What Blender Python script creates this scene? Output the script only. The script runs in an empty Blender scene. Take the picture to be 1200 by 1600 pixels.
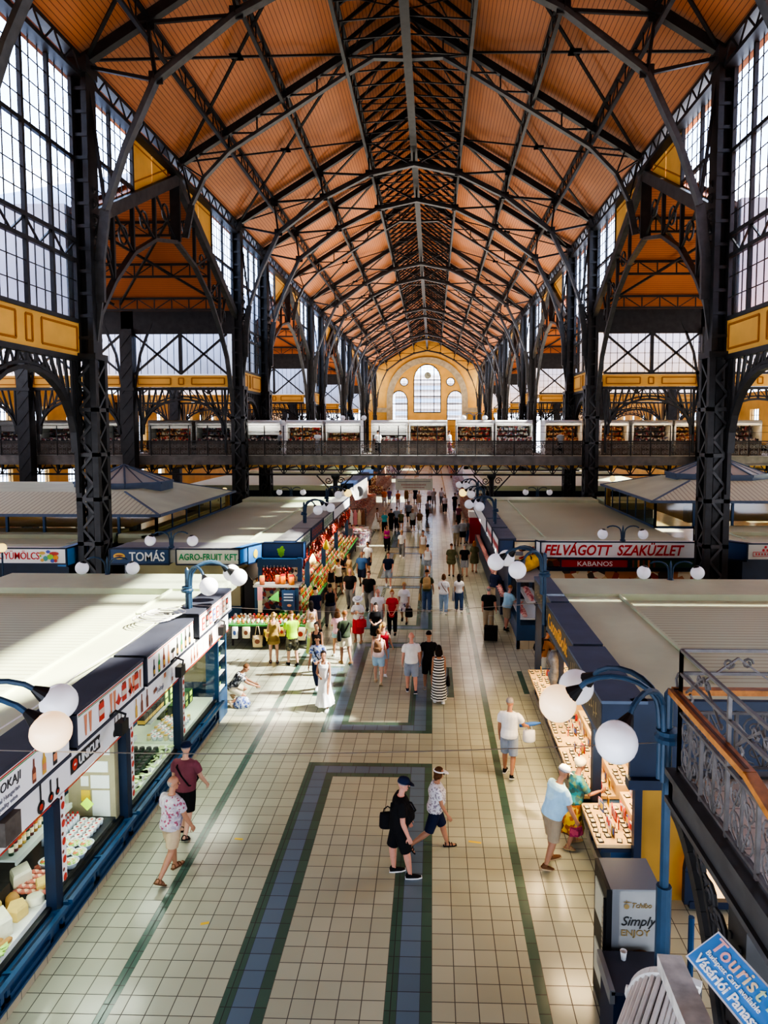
import bpy, bmesh, math, random
from mathutils import Vector, Matrix
random.seed(7)
R = math.radians
C = bpy.context.scene.collection
V = Vector

# ------------------------------------------------------------------ materials
def M(name, col, rough=.6, metal=0.0, var=.0, scale=6.0, emit=None, es=0, spec=.4, alpha=None):
    m = bpy.data.materials.new(name); m.use_nodes = True
    nt = m.node_tree; b = nt.nodes['Principled BSDF']
    c4 = (*col, 1)
    b.inputs['Base Color'].default_value = c4
    b.inputs['Roughness'].default_value = rough
    b.inputs['Metallic'].default_value = metal
    b.inputs['Specular IOR Level'].default_value = spec
    if var:
        tc = nt.nodes.new('ShaderNodeTexCoord'); n = nt.nodes.new('ShaderNodeTexNoise')
        n.inputs['Scale'].default_value = scale; n.inputs['Detail'].default_value = 4
        nt.links.new(tc.outputs['Object'], n.inputs['Vector'])
        r = nt.nodes.new('ShaderNodeValToRGB')
        r.color_ramp.elements[0].position = .3; r.color_ramp.elements[1].position = .7
        r.color_ramp.elements[0].color = (*[max(0, x*(1-var)) for x in col], 1)
        r.color_ramp.elements[1].color = (*[min(1, x*(1+var)) for x in col], 1)
        nt.links.new(n.outputs['Fac'], r.inputs['Fac']); nt.links.new(r.outputs['Color'], b.inputs['Base Color'])
    if emit:
        b.inputs['Emission Color'].default_value = (*emit, 1); b.inputs['Emission Strength'].default_value = es
    return m

def stripe_mat(name, c1, c2, period, duty=.5, axis=2, rough=.7, var=.0, soft=.02):
    """bands across one object axis"""
    m = M(name, c1, rough); nt = m.node_tree; b = nt.nodes['Principled BSDF']
    tc = nt.nodes.new('ShaderNodeTexCoord'); sx = nt.nodes.new('ShaderNodeSeparateXYZ')
    nt.links.new(tc.outputs['Object'], sx.inputs[0])
    d = nt.nodes.new('ShaderNodeMath'); d.operation = 'DIVIDE'; d.inputs[1].default_value = period
    nt.links.new(sx.outputs[axis], d.inputs[0])
    fr = nt.nodes.new('ShaderNodeMath'); fr.operation = 'FRACT'; nt.links.new(d.outputs[0], fr.inputs[0])
    r = nt.nodes.new('ShaderNodeValToRGB'); e = r.color_ramp.elements
    e[0].position = max(0, duty-soft); e[0].color = (*c1, 1); e[1].position = duty; e[1].color = (*c2, 1)
    nt.links.new(fr.outputs[0], r.inputs['Fac'])
    out = r.outputs['Color']
    if var:
        n = nt.nodes.new('ShaderNodeTexNoise'); n.inputs['Scale'].default_value = .35; n.inputs['Detail'].default_value = 5
        nt.links.new(tc.outputs['Object'], n.inputs['Vector'])
        mr = nt.nodes.new('ShaderNodeMapRange'); mr.inputs['To Min'].default_value = 1-var; mr.inputs['To Max'].default_value = 1+var
        nt.links.new(n.outputs['Fac'], mr.inputs['Value'])
        mx = nt.nodes.new('ShaderNodeVectorMath'); mx.operation = 'SCALE'
        nt.links.new(out, mx.inputs[0]); nt.links.new(mr.outputs[0], mx.inputs['Scale']); out = mx.outputs[0]
    nt.links.new(out, b.inputs['Base Color'])
    return m

def blob_mat(name, cols, scale=14, rough=.7):
    """irregular patches of several colours (printed cloth, mixed goods)"""
    m = M(name, cols[0], rough); nt = m.node_tree; b = nt.nodes['Principled BSDF']
    tc = nt.nodes.new('ShaderNodeTexCoord'); vo = nt.nodes.new('ShaderNodeTexVoronoi'); vo.inputs['Scale'].default_value = scale
    nt.links.new(tc.outputs['Object'], vo.inputs['Vector'])
    sp = nt.nodes.new('ShaderNodeSeparateColor'); nt.links.new(vo.outputs['Color'], sp.inputs[0])
    r = nt.nodes.new('ShaderNodeValToRGB'); r.color_ramp.interpolation = 'CONSTANT'
    e = r.color_ramp.elements; e[0].color = (*cols[0], 1); e[0].position = 0
    e[1].position = 1/len(cols); e[1].color = (*cols[1], 1)
    for i, c in enumerate(cols[2:], 2):
        q = e.new(i/len(cols)); q.color = (*c, 1)
    nt.links.new(sp.outputs[0], r.inputs['Fac']); nt.links.new(r.outputs['Color'], b.inputs['Base Color'])
    return m

def glass_mat(name, tint=(.9, .95, 1), gloss=.08, rough=.05):
    m = bpy.data.materials.new(name); m.use_nodes = True; nt = m.node_tree; nt.nodes.clear()
    o = nt.nodes.new('ShaderNodeOutputMaterial'); t = nt.nodes.new('ShaderNodeBsdfTransparent'); t.inputs[0].default_value = (*tint, 1)
    g = nt.nodes.new('ShaderNodeBsdfGlossy'); g.inputs['Roughness'].default_value = rough
    mx = nt.nodes.new('ShaderNodeMixShader'); mx.inputs[0].default_value = gloss
    nt.links.new(t.outputs[0], mx.inputs[1]); nt.links.new(g.outputs[0], mx.inputs[2]); nt.links.new(mx.outputs[0], o.inputs[0])
    return m

def tile_mat(name, col, var=.12, grout=(.09, .085, .07), t=.318, ox=0.0, oy=0.0, rough=.22):
    """square floor tiles with dark joints, in metres of object space"""
    m = M(name, col, rough); nt = m.node_tree; b = nt.nodes['Principled BSDF']; L = nt.links
    b.inputs['Specular IOR Level'].default_value = .5
    tc = nt.nodes.new('ShaderNodeTexCoord'); sx = nt.nodes.new('ShaderNodeSeparateXYZ'); L.new(tc.outputs['Object'], sx.inputs[0])
    def mth(op, a, bb=None):
        n = nt.nodes.new('ShaderNodeMath'); n.operation = op
        for i, x in enumerate((a, bb)):
            if x is None: continue
            if isinstance(x, (int, float)): n.inputs[i].default_value = x
            else: L.new(x, n.inputs[i])
        return n.outputs[0]
    ids, ds = [], []
    for k, off in ((0, ox), (1, oy)):
        q = mth('DIVIDE', mth('SUBTRACT', sx.outputs[k], off), t)
        f = mth('FRACT', q); ids.append(mth('FLOOR', q))
        ds.append(mth('MINIMUM', f, mth('SUBTRACT', 1, f)))
    edge = mth('LESS_THAN', mth('MINIMUM', ds[0], ds[1]), .021)
    cv = nt.nodes.new('ShaderNodeCombineXYZ'); L.new(ids[0], cv.inputs[0]); L.new(ids[1], cv.inputs[1])
    wn = nt.nodes.new('ShaderNodeTexWhiteNoise'); L.new(cv.outputs[0], wn.inputs['Vector'])
    mr = nt.nodes.new('ShaderNodeMapRange'); mr.inputs['To Min'].default_value = 1-var; mr.inputs['To Max'].default_value = 1+var*.5
    L.new(wn.outputs['Value'], mr.inputs['Value'])
    nz = nt.nodes.new('ShaderNodeTexNoise'); nz.inputs['Scale'].default_value = .5; nz.inputs['Detail'].default_value = 4; L.new(tc.outputs['Object'], nz.inputs['Vector'])
    mr2 = nt.nodes.new('ShaderNodeMapRange'); mr2.inputs['To Min'].default_value = .85; mr2.inputs['To Max'].default_value = 1.12
    L.new(nz.outputs['Fac'], mr2.inputs['Value'])
    sc = nt.nodes.new('ShaderNodeVectorMath'); sc.operation = 'SCALE'; sc.inputs[0].default_value = col
    L.new(mth('MULTIPLY', mr.outputs[0], mr2.outputs[0]), sc.inputs['Scale'])
    mx = nt.nodes.new('ShaderNodeMix'); mx.data_type = 'RGBA'
    L.new(edge, mx.inputs[0]); L.new(sc.outputs[0], mx.inputs[6]); mx.inputs[7].default_value = (*grout, 1)
    L.new(mx.outputs[2], b.inputs['Base Color'])
    rr = nt.nodes.new('ShaderNodeMapRange'); rr.inputs['To Min'].default_value = rough; rr.inputs['To Max'].default_value = .8
    L.new(edge, rr.inputs['Value']); L.new(rr.outputs[0], b.inputs['Roughness'])
    return m

def panelled(name, col, line, rough=.75):
    return M(name, col, rough, var=.10, scale=.8)

IRON = M('dark_iron_paint', (.022, .021, .022), .45, .0, .35, 3)
IRON2 = M('grey_iron_paint', (.055, .054, .055), .42, .0, .3, 3)
BOARD = stripe_mat('orange_roof_boards', (.54, .195, .070), (.20, .065, .022), .16, .86, 0, .55, .30)
BOARDX = stripe_mat('orange_roof_boards_cross', (.46, .14, .05), (.18, .052, .018), .16, .86, 1, .55, .25)
YEL = M('ochre_yellow_paint', (.70, .38, .085), .7, var=.12, scale=.7)
YELD = M('ochre_line_paint', (.36, .13, .015), .7)
STONE = M('pale_sandstone', (.42, .33, .20), .8, var=.2, scale=1.5)
PANE = glass_mat('clear_window_pane', (.86, .92, 1.0), .05, .1)
PANE2 = glass_mat('wired_window_pane', (.74, .80, .93), .06, .2)
BLUE = M('stall_blue_paint', (.014, .052, .125), .4, var=.15, scale=2)
BLUED = M('stall_navy_paint', (.008, .018, .045), .45, var=.2, scale=2)
BLUET = M('stall_blue_grey_top', (.075, .105, .16), .55, var=.15, scale=1.5)
NAVYT = M('dark_grey_box_top', (.04, .045, .065), .6, var=.2, scale=1.5)
CREAM = M('cream_sheet_roof', (.52, .58, .40), .55, var=.10, scale=.6)
CREAMS = stripe_mat('cream_ribbed_sheet_roof', (.51, .57, .40), (.37, .40, .265), .20, .80, 1, .55, .08, .1)
CREAMX = stripe_mat('cream_ribbed_hip_roof', (.58, .60, .43), (.40, .41, .29), .22, .75, 0, .55, .08, .1)
WHITE = M('white_sign_panel', (.80, .80, .78), .4)
WHITEF = M('white_enamel', (.75, .75, .72), .35)
BLACK = M('black_plastic', (.012, .012, .013), .4)
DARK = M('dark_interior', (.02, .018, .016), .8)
RED = M('red_lettering', (.55, .012, .015), .4)
GREEN = M('green_lettering', (.01, .22, .06), .4)
GREY = M('grey_metal', (.30, .31, .32), .35, .6)
GREYP = M('grey_panel', (.28, .28, .27), .45, var=.08, scale=3)
STEEL = M('brushed_steel', (.55, .55, .54), .3, .9)
WOODR = M('varnished_handrail_wood', (.42, .17, .04), .35, var=.3, scale=9)
WOODL = M('light_wood_counter', (.66, .45, .22), .5, var=.12, scale=5)
PLINTH = tile_mat('plinth_tiles', (.40, .34, .24), .1, t=.318)
STGLASS = glass_mat('shop_glass', (.93, .97, .97), .07, .03)
GLOBE = M('opal_globe', (.80, .80, .84), .18, emit=(.9, .92, 1), es=.12)
GLOBEON = M('lit_opal_globe', (.9, .72, .5), .2, emit=(1, .66, .36), es=.9)
GLOBEY = M('lit_yellow_globe', (.9, .75, .3), .2, emit=(1, .72, .22), es=1.3)

# ------------------------------------------------------------------ mesh builder
class MB:
    def __init__(s): s.v = []; s.f = []; s.m = []
    def add(s, vs, fs, m=0):
        o = len(s.v); s.v += [tuple(v) for v in vs]
        for f in fs: s.f.append([o+i for i in f]); s.m.append(m)
        return s
    def box(s, x0, x1, y0, y1, z0, z1, m=0):
        vs = [(x, y, z) for z in (z0, z1) for y in (y0, y1) for x in (x0, x1)]
        return s.add(vs, [(0, 2, 3, 1), (4, 5, 7, 6), (0, 1, 5, 4), (2, 6, 7, 3), (0, 4, 6, 2), (1, 3, 7, 5)], m)
    def rbox(s, c, sx, sy, sz, rz=0, m=0, rx=0):
        mt = Matrix.Translation(V(c)) @ Matrix.Rotation(rz, 4, 'Z') @ Matrix.Rotation(rx, 4, 'X')
        vs = [mt @ V((x*sx/2, y*sy/2, z*sz/2)) for z in (-1, 1) for y in (-1, 1) for x in (-1, 1)]
        return s.add(vs, [(0, 2, 3, 1), (4, 5, 7, 6), (0, 1, 5, 4), (2, 6, 7, 3), (0, 4, 6, 2), (1, 3, 7, 5)], m)
    def bar(s, p, q, w=.1, h=None, m=0, side=None):
        p, q = V(p), V(q); h = h or w; d = (q-p)
        if d.length < 1e-6: return s
        d.normalize(); up = V((0, 0, 1)) if abs(d.z) < .96 else V((0, 1, 0))
        a = V(side) if side else d.cross(up)
        a.normalize(); b = a.cross(d).normalized(); a = d.cross(b).normalized()
        a *= w/2; b *= h/2
        vs = [p-a-b, p+a-b, p+a+b, p-a+b, q-a-b, q+a-b, q+a+b, q-a+b]
        return s.add(vs, [(3, 2, 1, 0), (4, 5, 6, 7), (0, 1, 5, 4), (1, 2, 6, 5), (2, 3, 7, 6), (3, 0, 4, 7)], m)
    def path(s, pts, w=.1, h=None, m=0, side=None):
        for a, b in zip(pts, pts[1:]): s.bar(a, b, w, h, m, side)
        return s
    def tube(s, pts, r, n=8, m=0, closed=False):
        pts = [V(p) for p in pts]; rs = r if isinstance(r, (list, tuple)) else [r]*len(pts)
        o = len(s.v); N = len(pts); prev = None
        for i, p in enumerate(pts):
            d = (pts[min(i+1, N-1)]-pts[max(i-1, 0)])
            if d.length < 1e-9: d = V((0, 0, 1))
            d.normalize()
            if prev is None: a = d.cross(V((0, 0, 1)) if abs(d.z) < .95 else V((1, 0, 0)))
            else: a = prev-d*prev.dot(d)
            if a.length < 1e-6: a = d.orthogonal()
            a.normalize(); prev = a; b = d.cross(a)
            for k in range(n):
                t = 2*math.pi*k/n; s.v.append(tuple(p+(a*math.cos(t)+b*math.sin(t))*rs[i]))
        for i in range(N-1):
            for k in range(n):
                s.f.append([o+i*n+k, o+i*n+(k+1) % n, o+(i+1)*n+(k+1) % n, o+(i+1)*n+k]); s.m.append(m)
        s.f.append([o+k for k in range(n)][::-1]); s.m.append(m)
        s.f.append([o+(N-1)*n+k for k in range(n)]); s.m.append(m)
        return s
    def lathe(s, prof, n=16, c=(0, 0, 0), m=0, mt=None):
        o = len(s.v)
        for r, z in prof:
            for k in range(n):
                t = 2*math.pi*k/n; p = V((r*math.cos(t), r*math.sin(t), z))
                if mt: p = mt @ p
                s.v.append((p.x+c[0], p.y+c[1], p.z+c[2]))
        for i in range(len(prof)-1):
            mm = m[i] if isinstance(m, (list, tuple)) else m
            for k in range(n):
                s.f.append([o+i*n+k, o+i*n+(k+1) % n, o+(i+1)*n+(k+1) % n, o+(i+1)*n+k]); s.m.append(mm)
        m0 = m[0] if isinstance(m, (list, tuple)) else m; m1 = m[-1] if isinstance(m, (list, tuple)) else m
        if prof[0][0] > 1e-4: s.f.append([o+k for k in range(n)][::-1]); s.m.append(m0)
        if prof[-1][0] > 1e-4: s.f.append([o+(len(prof)-1)*n+k for k in range(n)]); s.m.append(m1)
        return s
    def ball(s, c, r, ry=None, rz=None, n=14, k=9, m=0, mt=None):
        ry = ry or r; rz = rz or r; o = len(s.v)
        for i in range(k+1):
            t = math.pi*i/k
            for j in range(n):
                u = 2*math.pi*j/n; p = V((r*math.sin(t)*math.cos(u), ry*math.sin(t)*math.sin(u), rz*math.cos(t)))
                if mt: p = mt @ p
                s.v.append((c[0]+p.x, c[1]+p.y, c[2]+p.z))
        for i in range(k):
            for j in range(n):
                a, b, cc, d = o+i*n+j, o+i*n+(j+1) % n, o+(i+1)*n+(j+1) % n, o+(i+1)*n+j
                s.f.append([d, cc, b, a]); s.m.append(m)
        return s
    def loft(s, rings, n=14, m=0):
        """rings: (centre, u, v) closed tube of ellipses"""
        o = len(s.v)
        for c, u, w in rings:
            c, u, w = V(c), V(u), V(w)
            for k in range(n):
                t = 2*math.pi*k/n; s.v.append(tuple(c+u*math.cos(t)+w*math.sin(t)))
        N = len(rings)
        for i in range(N-1):
            for k in range(n):
                s.f.append([o+i*n+k, o+i*n+(k+1) % n, o+(i+1)*n+(k+1) % n, o+(i+1)*n+k]); s.m.append(m)
        s.f.append([o+k for k in range(n)][::-1]); s.m.append(m)
        s.f.append([o+(N-1)*n+k for k in range(n)]); s.m.append(m)
        return s
    def poly(s, pts, m=0): return s.add(pts, [list(range(len(pts)))], m)
    def prism(s, pts, off, m=0):
        n = len(pts); off = V(off); a = [V(p) for p in pts]
        vs = a+[p+off for p in a]
        return s.add(vs, [list(range(n))[::-1], [n+i for i in range(n)]]+[[i, (i+1) % n, n+(i+1) % n, n+i] for i in range(n)], m)
    def mesh(s, name, mats, smooth=False):
        me = bpy.data.meshes.new(name); me.from_pydata(s.v, [], s.f)
        for m in (mats if isinstance(mats, (list, tuple)) else [mats]): me.materials.append(m)
        me.polygons.foreach_set('material_index', s.m)
        if smooth: me.polygons.foreach_set('use_smooth', [True]*len(s.f))
        me.update(); return me
    def build(s, name, mats, parent=None, smooth=False, world=True):
        if parent is not None and world:
            off = V((0, 0, 0)); p = parent
            while p is not None: off += p.location; p = p.parent
            s.v = [(a-off.x, b-off.y, c-off.z) for a, b, c in s.v]
        bm_fix(s)
        o = bpy.data.objects.new(name, s.mesh(name, mats, smooth)); C.objects.link(o)
        if parent is not None: o.parent = parent
        return o

def bm_fix(s): pass

def tag(o, label=None, cat=None, group=None, kind=None):
    if label: o['label'] = label
    if cat: o['category'] = cat
    if group: o['group'] = group
    if kind: o['kind'] = kind
    return o
def T(name, label, cat, loc=(0, 0, 0), rz=0, group=None, kind=None):
    o = bpy.data.objects.new(name, None); C.objects.link(o); o.location = loc; o.rotation_euler = (0, 0, rz); o.empty_display_size = .1
    return tag(o, label, cat, group, kind)
def st(o, label=None): o['kind'] = 'structure'; return tag(o, label)
def dup(o, loc=None, rz=None, label=None, group=None, parent=None):
    c = o.copy(); C.objects.link(c)
    if parent is not None: c.parent = parent
    for ch in o.children: dup(ch, parent=c)
    if loc is not None: c.location = loc
    if rz is not None: c.rotation_euler = (0, 0, rz)
    if label: c['label'] = label
    if group: c['group'] = group
    return c
ORD = ['first', 'second', 'third', 'fourth', 'fifth', 'sixth', 'seventh', 'eighth', 'ninth', 'tenth', 'eleventh', 'twelfth', 'thirteenth', 'fourteenth', 'fifteenth', 'sixteenth']

def text(name, s, size, origin, xd, up, mat, parent=None, bold=0, shear=0, sx=1.0, align='LEFT', ext=.004):
    cu = bpy.data.curves.new(name, 'FONT'); cu.body = s; cu.size = size; cu.offset = bold*size; cu.shear = shear; cu.align_x = align; cu.extrude = ext; cu.resolution_u = 3
    ob = bpy.data.objects.new(name, cu); C.objects.link(ob)
    dg = bpy.context.evaluated_depsgraph_get(); me = bpy.data.meshes.new_from_object(ob.evaluated_get(dg))
    bpy.data.objects.remove(ob); bpy.data.curves.remove(cu)
    xd = V(xd).normalized(); up = V(up).normalized(); nz = xd.cross(up)
    off = V((0, 0, 0)); p = parent
    while p is not None: off += p.location; p = p.parent
    o3 = V(origin)-off
    for v in me.vertices: v.co = o3+xd*(v.co.x*sx)+up*v.co.y+nz*v.co.z
    me.materials.clear(); me.materials.append(mat)
    o = bpy.data.objects.new(name, me); C.objects.link(o)
    if parent is not None: o.parent = parent
    return o

def spiral(c, r0, r1, a0, turns, ax, ay, n=14):
    """points of a spiral from radius r0 to r1 in the plane of ax, ay"""
    c, ax, ay = V(c), V(ax), V(ay); out = []
    for i in range(n+1):
        t = i/n; r = r0+(r1-r0)*t; a = a0+turns*2*math.pi*t
        out.append(c+ax*(r*math.cos(a))+ay*(r*math.sin(a)))
    return out

# ------------------------------------------------------------------ camera
F = 1080.0; H = 7.8
yaw, pit = R(1.55), R(3.9)
cam_d = bpy.data.cameras.new('camera'); cam = bpy.data.objects.new('camera', cam_d); C.objects.link(cam)
cam_d.sensor_width = 36; cam_d.lens = F/1600*36; cam_d.clip_end = 600; cam_d.clip_start = .05
cam.location = (0, 0, H)
fw = V((-math.sin(yaw)*math.cos(pit), math.cos(yaw)*math.cos(pit), -math.sin(pit)))
rt = V((math.cos(yaw), math.sin(yaw), 0)); up_ = rt.cross(fw)
cam.rotation_euler = Matrix((rt, up_, -fw)).transposed().to_euler()
PXc, PYc = 646.708, 741.627
cam_d.shift_x = -(PXc-600)/1600; cam_d.shift_y = (PYc-800)/1600
bpy.context.scene.camera = cam
def at(px, py, x=None, y=None, z=None):
    """point of the place seen at a pixel of the photograph, one coordinate known"""
    r = fw+rt*((px-PXc)/F)+up_*(-(py-PYc)/F)
    t = x/r.x if x is not None else (y/r.y if y is not None else (z-H)/r.z)
    return V((r.x*t, r.y*t, H+r.z*t))

# ------------------------------------------------------------------ light
sc = bpy.context.scene
w = bpy.data.worlds.new('sky'); sc.world = w; w.use_nodes = True
bg = w.node_tree.nodes['Background']
tcw = w.node_tree.nodes.new('ShaderNodeTexCoord'); spw = w.node_tree.nodes.new('ShaderNodeSeparateXYZ'); rw = w.node_tree.nodes.new('ShaderNodeValToRGB')
w.node_tree.links.new(tcw.outputs['Generated'], spw.inputs[0]); w.node_tree.links.new(spw.outputs[2], rw.inputs[0])
rw.color_ramp.elements[0].position = .0; rw.color_ramp.elements[0].color = (.80, .86, 1.0, 1)
rw.color_ramp.elements[1].position = .8; rw.color_ramp.elements[1].color = (.50, .68, 1.0, 1)
w.node_tree.links.new(rw.outputs[0], bg.inputs[0]); bg.inputs[1].default_value = 6.0
sun = bpy.data.lights.new('sun', 'SUN'); so = bpy.data.objects.new('sun', sun); C.objects.link(so)
sun.energy = 27.0; sun.angle = R(1.2); sun.color = (1, .93, .78)
el, az = R(41.5), R(3)
sd = V((-math.cos(el)*math.cos(az), -math.cos(el)*math.sin(az), -math.sin(el)))
so.rotation_euler = sd.to_track_quat('-Z', 'Y').to_euler(); so.location = (40, 20, 40)
sc.view_settings.view_transform = 'AgX'; sc.view_settings.look = 'AgX - High Contrast'; sc.view_settings.exposure = 0.0
sc.cycles.max_bounces = 8; sc.cycles.diffuse_bounces = 4; sc.cycles.glossy_bounces = 2; sc.cycles.transparent_max_bounces = 12
sc.cycles.caustics_reflective = False; sc.cycles.caustics_refractive = False; sc.cycles.sample_clamp_indirect = 6
# ================================================================== the hall
XC, HW = -1.22, 11.48                      # nave axis and half width to the column centres
XL, XR = XC-HW, XC+HW
PAIRS = [(-1.3, 18.5), (25.5, 45.3), (52.3, 72.1), (79.1, 98.9), (105.9, 125.7), (132.7, 152.5)]   # wide bays
YEND = 156.0
COLY = [18.5, 25.5, 45.3, 52.3, 72.1, 79.1, 98.9, 105.9, 125.7, 132.7, 152.5]
def zt(a): return 28.0-.611*abs(a)         # roof line above the axis
# ---- floor: tiles with inlaid bands
t_ = .318
fx0 = -14*t_-2.862+.0                      # joints line up with the inlay
CR, GN, BL = range(3)
floor_m = [tile_mat('cream_floor_tiles', (.44, .455, .345), .10, oy=15.58-40*t_), tile_mat('green_floor_tiles', (.075, .138, .105), .12, oy=15.58-40*t_+t_/2, ox=t_/4, grout=(.02, .03, .025)),
           tile_mat('blue_floor_tiles', (.135, .200, .265), .10, oy=15.58-40*t_+t_/2, ox=t_/2, grout=(.03, .035, .05))]
def ring(x, y, x0, x1, y0, y1):
    """0 outside, 1 green, 2 blue, 3 inside a banded rectangle"""
    d = min(x-x0, x1-x, y-y0, y1-y)/t_
    return 0 if d < 0 else 1 if d < .5 else 2 if d < 1.5 else 1 if d < 2 else 3
def inlay(x, y):
    if 1.43 < x < 1.59 or -4.45 < x < -4.29: return GN
    per = 9.06; k = math.floor((y-8.06)/per); yy = y-k*per
    # one long ring per bay, with ears where the cross aisles run through
    r = 0
    if 8.06 <= yy < 15.58: r = ring(x, yy, -2.862, 0, 8.06-(4 if k == 0 else 0), 15.58)
    if k < 0: r = ring(x, yy+8, -2.862, 0, 0, 40)
    if k == 1:
        e = ring(x, yy, -2.862-2*t_, 2*t_, 11.82-4*t_, 11.82+4*t_)
        if e and r in (0, 3): r = e if not (r == 3) else 3
        elif e == 3 and r: r = 3 if -2.2 < x < -.65 else r
        e2 = ring(x, yy, 3.5*t_+1.6, 9, 11.82-3*t_, 11.82+3*t_) or ring(x, yy, -14, -4.45-3.5*t_, 11.82-3*t_, 11.82+3*t_)
        if e2: r = e2
    return {0: CR, 1: GN, 2: BL, 3: CR}[r]
fb = MB(); st_ = t_/2
nx0, nx1 = -28, 18
ny0, ny1 = 0, int(150/st_)
y_off = 15.58-98*st_
for j in range(ny0, ny1):
    y = y_off+(j+.5)*st_; run = None; far = y > 60
    row = [inlay((i+.5)*st_, y) for i in range(nx0, nx1)]
    i = 0
    while i < len(row):
        k = i
        while k+1 < len(row) and row[k+1] == row[i]: k += 1
        a, b = (nx0+i)*st_, (nx0+k+1)*st_
        fb.add([(a, y-st_/2, 0), (b, y-st_/2, 0), (b, y+st_/2, 0), (a, y+st_/2, 0)], [(0, 1, 2, 3)], row[i]); i = k+1
ya, yb = y_off, y_off+ny1*st_
for a, b in ((-36, nx0*st_), (nx1*st_, 34)):
    fb.add([(a, ya, 0), (b, ya, 0), (b, yb, 0), (a, yb, 0)], [(0, 1, 2, 3)], 0)
fb.add([(-36, yb, 0), (34, yb, 0), (34, 158, 0), (-36, 158, 0)], [(0, 1, 2, 3)], 0)
st(fb.build('floor', floor_m))

# ---- main roof
rb = MB(); Y0, Y1 = -3, YEND
for s in (-1, 1):
    e, q = XC+s*12.4, XC+s*3.05
    f = [(e, Y0, zt(12.4)+.28), (e, Y1, zt(12.4)+.28), (q, Y1, zt(3.05)+.28), (q, Y0, zt(3.05)+.28)]
    rb.poly(f if s > 0 else f[::-1])
    f = [(q, Y0, zt(3.05)+.75), (q, Y1, zt(3.05)+.75), (XC, Y1, zt(0)+.85), (XC, Y0, zt(0)+.85)]
    rb.poly(f if s > 0 else f[::-1])
    f = [(q, Y0, zt(3.05)+.28), (q, Y1, zt(3.05)+.28), (q, Y1, zt(3.05)+.75), (q, Y0, zt(3.05)+.75)]
    rb.poly(f)
st(rb.build('ceiling', BOARD), 'orange boarded ceiling of the nave')

# ---- roof trusses over the columns
BOT = [(0, 24.5), (2.85, 23.9), (5.8, 22.45), (8.75, 20.25), (9.95, 17.8), (10.72, 15.7), (10.98, 13.9), (11.0, 12.4)]
NOD = [0, 2.95, 6.05, 9.0, 11.4]
def truss(y, lab):
    t = T('arched_roof_truss', lab, 'roof truss', (XC, y, 12.4), group='arched roof trusses over the nave columns')
    far = y > 75
    tc, bc, wb = MB(), MB(), MB()
    for s in (-1, 1):
        P = lambda a, z: (XC+s*a, y, z)
        tc.bar(P(0, zt(0)-.1), P(11.6, zt(11.6)-.1), .30, .36)
        pts = [P(a, z) for a, z in BOT]
        bc.path(pts, .34, .16); bc.path([V(p)+V((0, 0, .14)) for p in pts[:5]], .06, .24)
        for a, (b, zb) in zip(NOD[1:4], BOT[1:4]):
            wb.bar(P(a, zt(a)-.2), P(b, zb), .10, .16)
            if not far: wb.bar((P(a, 0)[0], y-.15, zt(a)-.2), (P(b, 0)[0], y-.15, zb), .05); wb.bar((P(a, 0)[0], y+.15, zt(a)-.2), (P(b, 0)[0], y+.15, zb), .05)
            wb.rbox((P(b, 0)[0], y, zb+.1), .5, .08, .45); wb.rbox((P(a, 0)[0], y, zt(a)-.3), .5, .08, .4)
        for i in range(1, 4): wb.bar(P(NOD[i+1], zt(NOD[i+1])-.25), P(*BOT[i]), .12)
        wb.bar(P(NOD[1], zt(NOD[1])-.2), P(*BOT[0]), .11)
        wb.bar(P(11.3, zt(11.3)-.3), P(*BOT[5]), .10); wb.bar(P(*BOT[5]), P(11.35, 14.4), .10)
    wb.bar((XC, y, 24.5), (XC, y, zt(0)), .14)
    tc.build('top_chord', IRON, t); bc.build('bottom_chord', IRON2, t); wb.build('web_members', IRON, t)
    for s in (-1, 1):                       # pierced scroll brackets against the columns
        b = MB(); X = lambda a: XC+s*a
        b.prism([(X(11.05), y-.03, 12.2), (X(11.4), y-.03, 12.2), (X(11.4), y-.03, 14.0), (X(10.95), y-.03, 14.0)], (0, .06, 0))
        if y < 60:
            for z, r in ((14.6, .26), (15.3, .24), (15.9, .19), (16.4, .14)):
                cx = X(11.13+(z-14.6)*.04); b.tube(spiral((cx, y, z), r, r*.25, 0, 1.6, (s, 0, 0), (0, 0, 1), 16), .035, 5)
                b.tube(spiral((cx, y, z), r, r*1.15, math.pi, -.3, (s, 0, 0), (0, 0, 1), 6), .035, 5)
            for z, r in ((14.4, .12), (15.0, .12), (12.9, .13)): b.tube(spiral((X(11.28), y, z), r, .03, 1, 1.3, (s, 0, 0), (0, 0, 1), 10), .03, 5)
            b.bar((X(11.4), y, 12.2), (X(11.35), y, 16.7), .06)
        b.bar((X(11.0), y, 12.4), (X(11.35), y, 10.2), .16, .1)
        b.build('scroll_bracket', IRON2, t)
    return t
for i, y in enumerate(COLY):
    truss(y, f'dark arched iron roof truss spanning the nave, {ORD[i]} from the near end')
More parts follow.
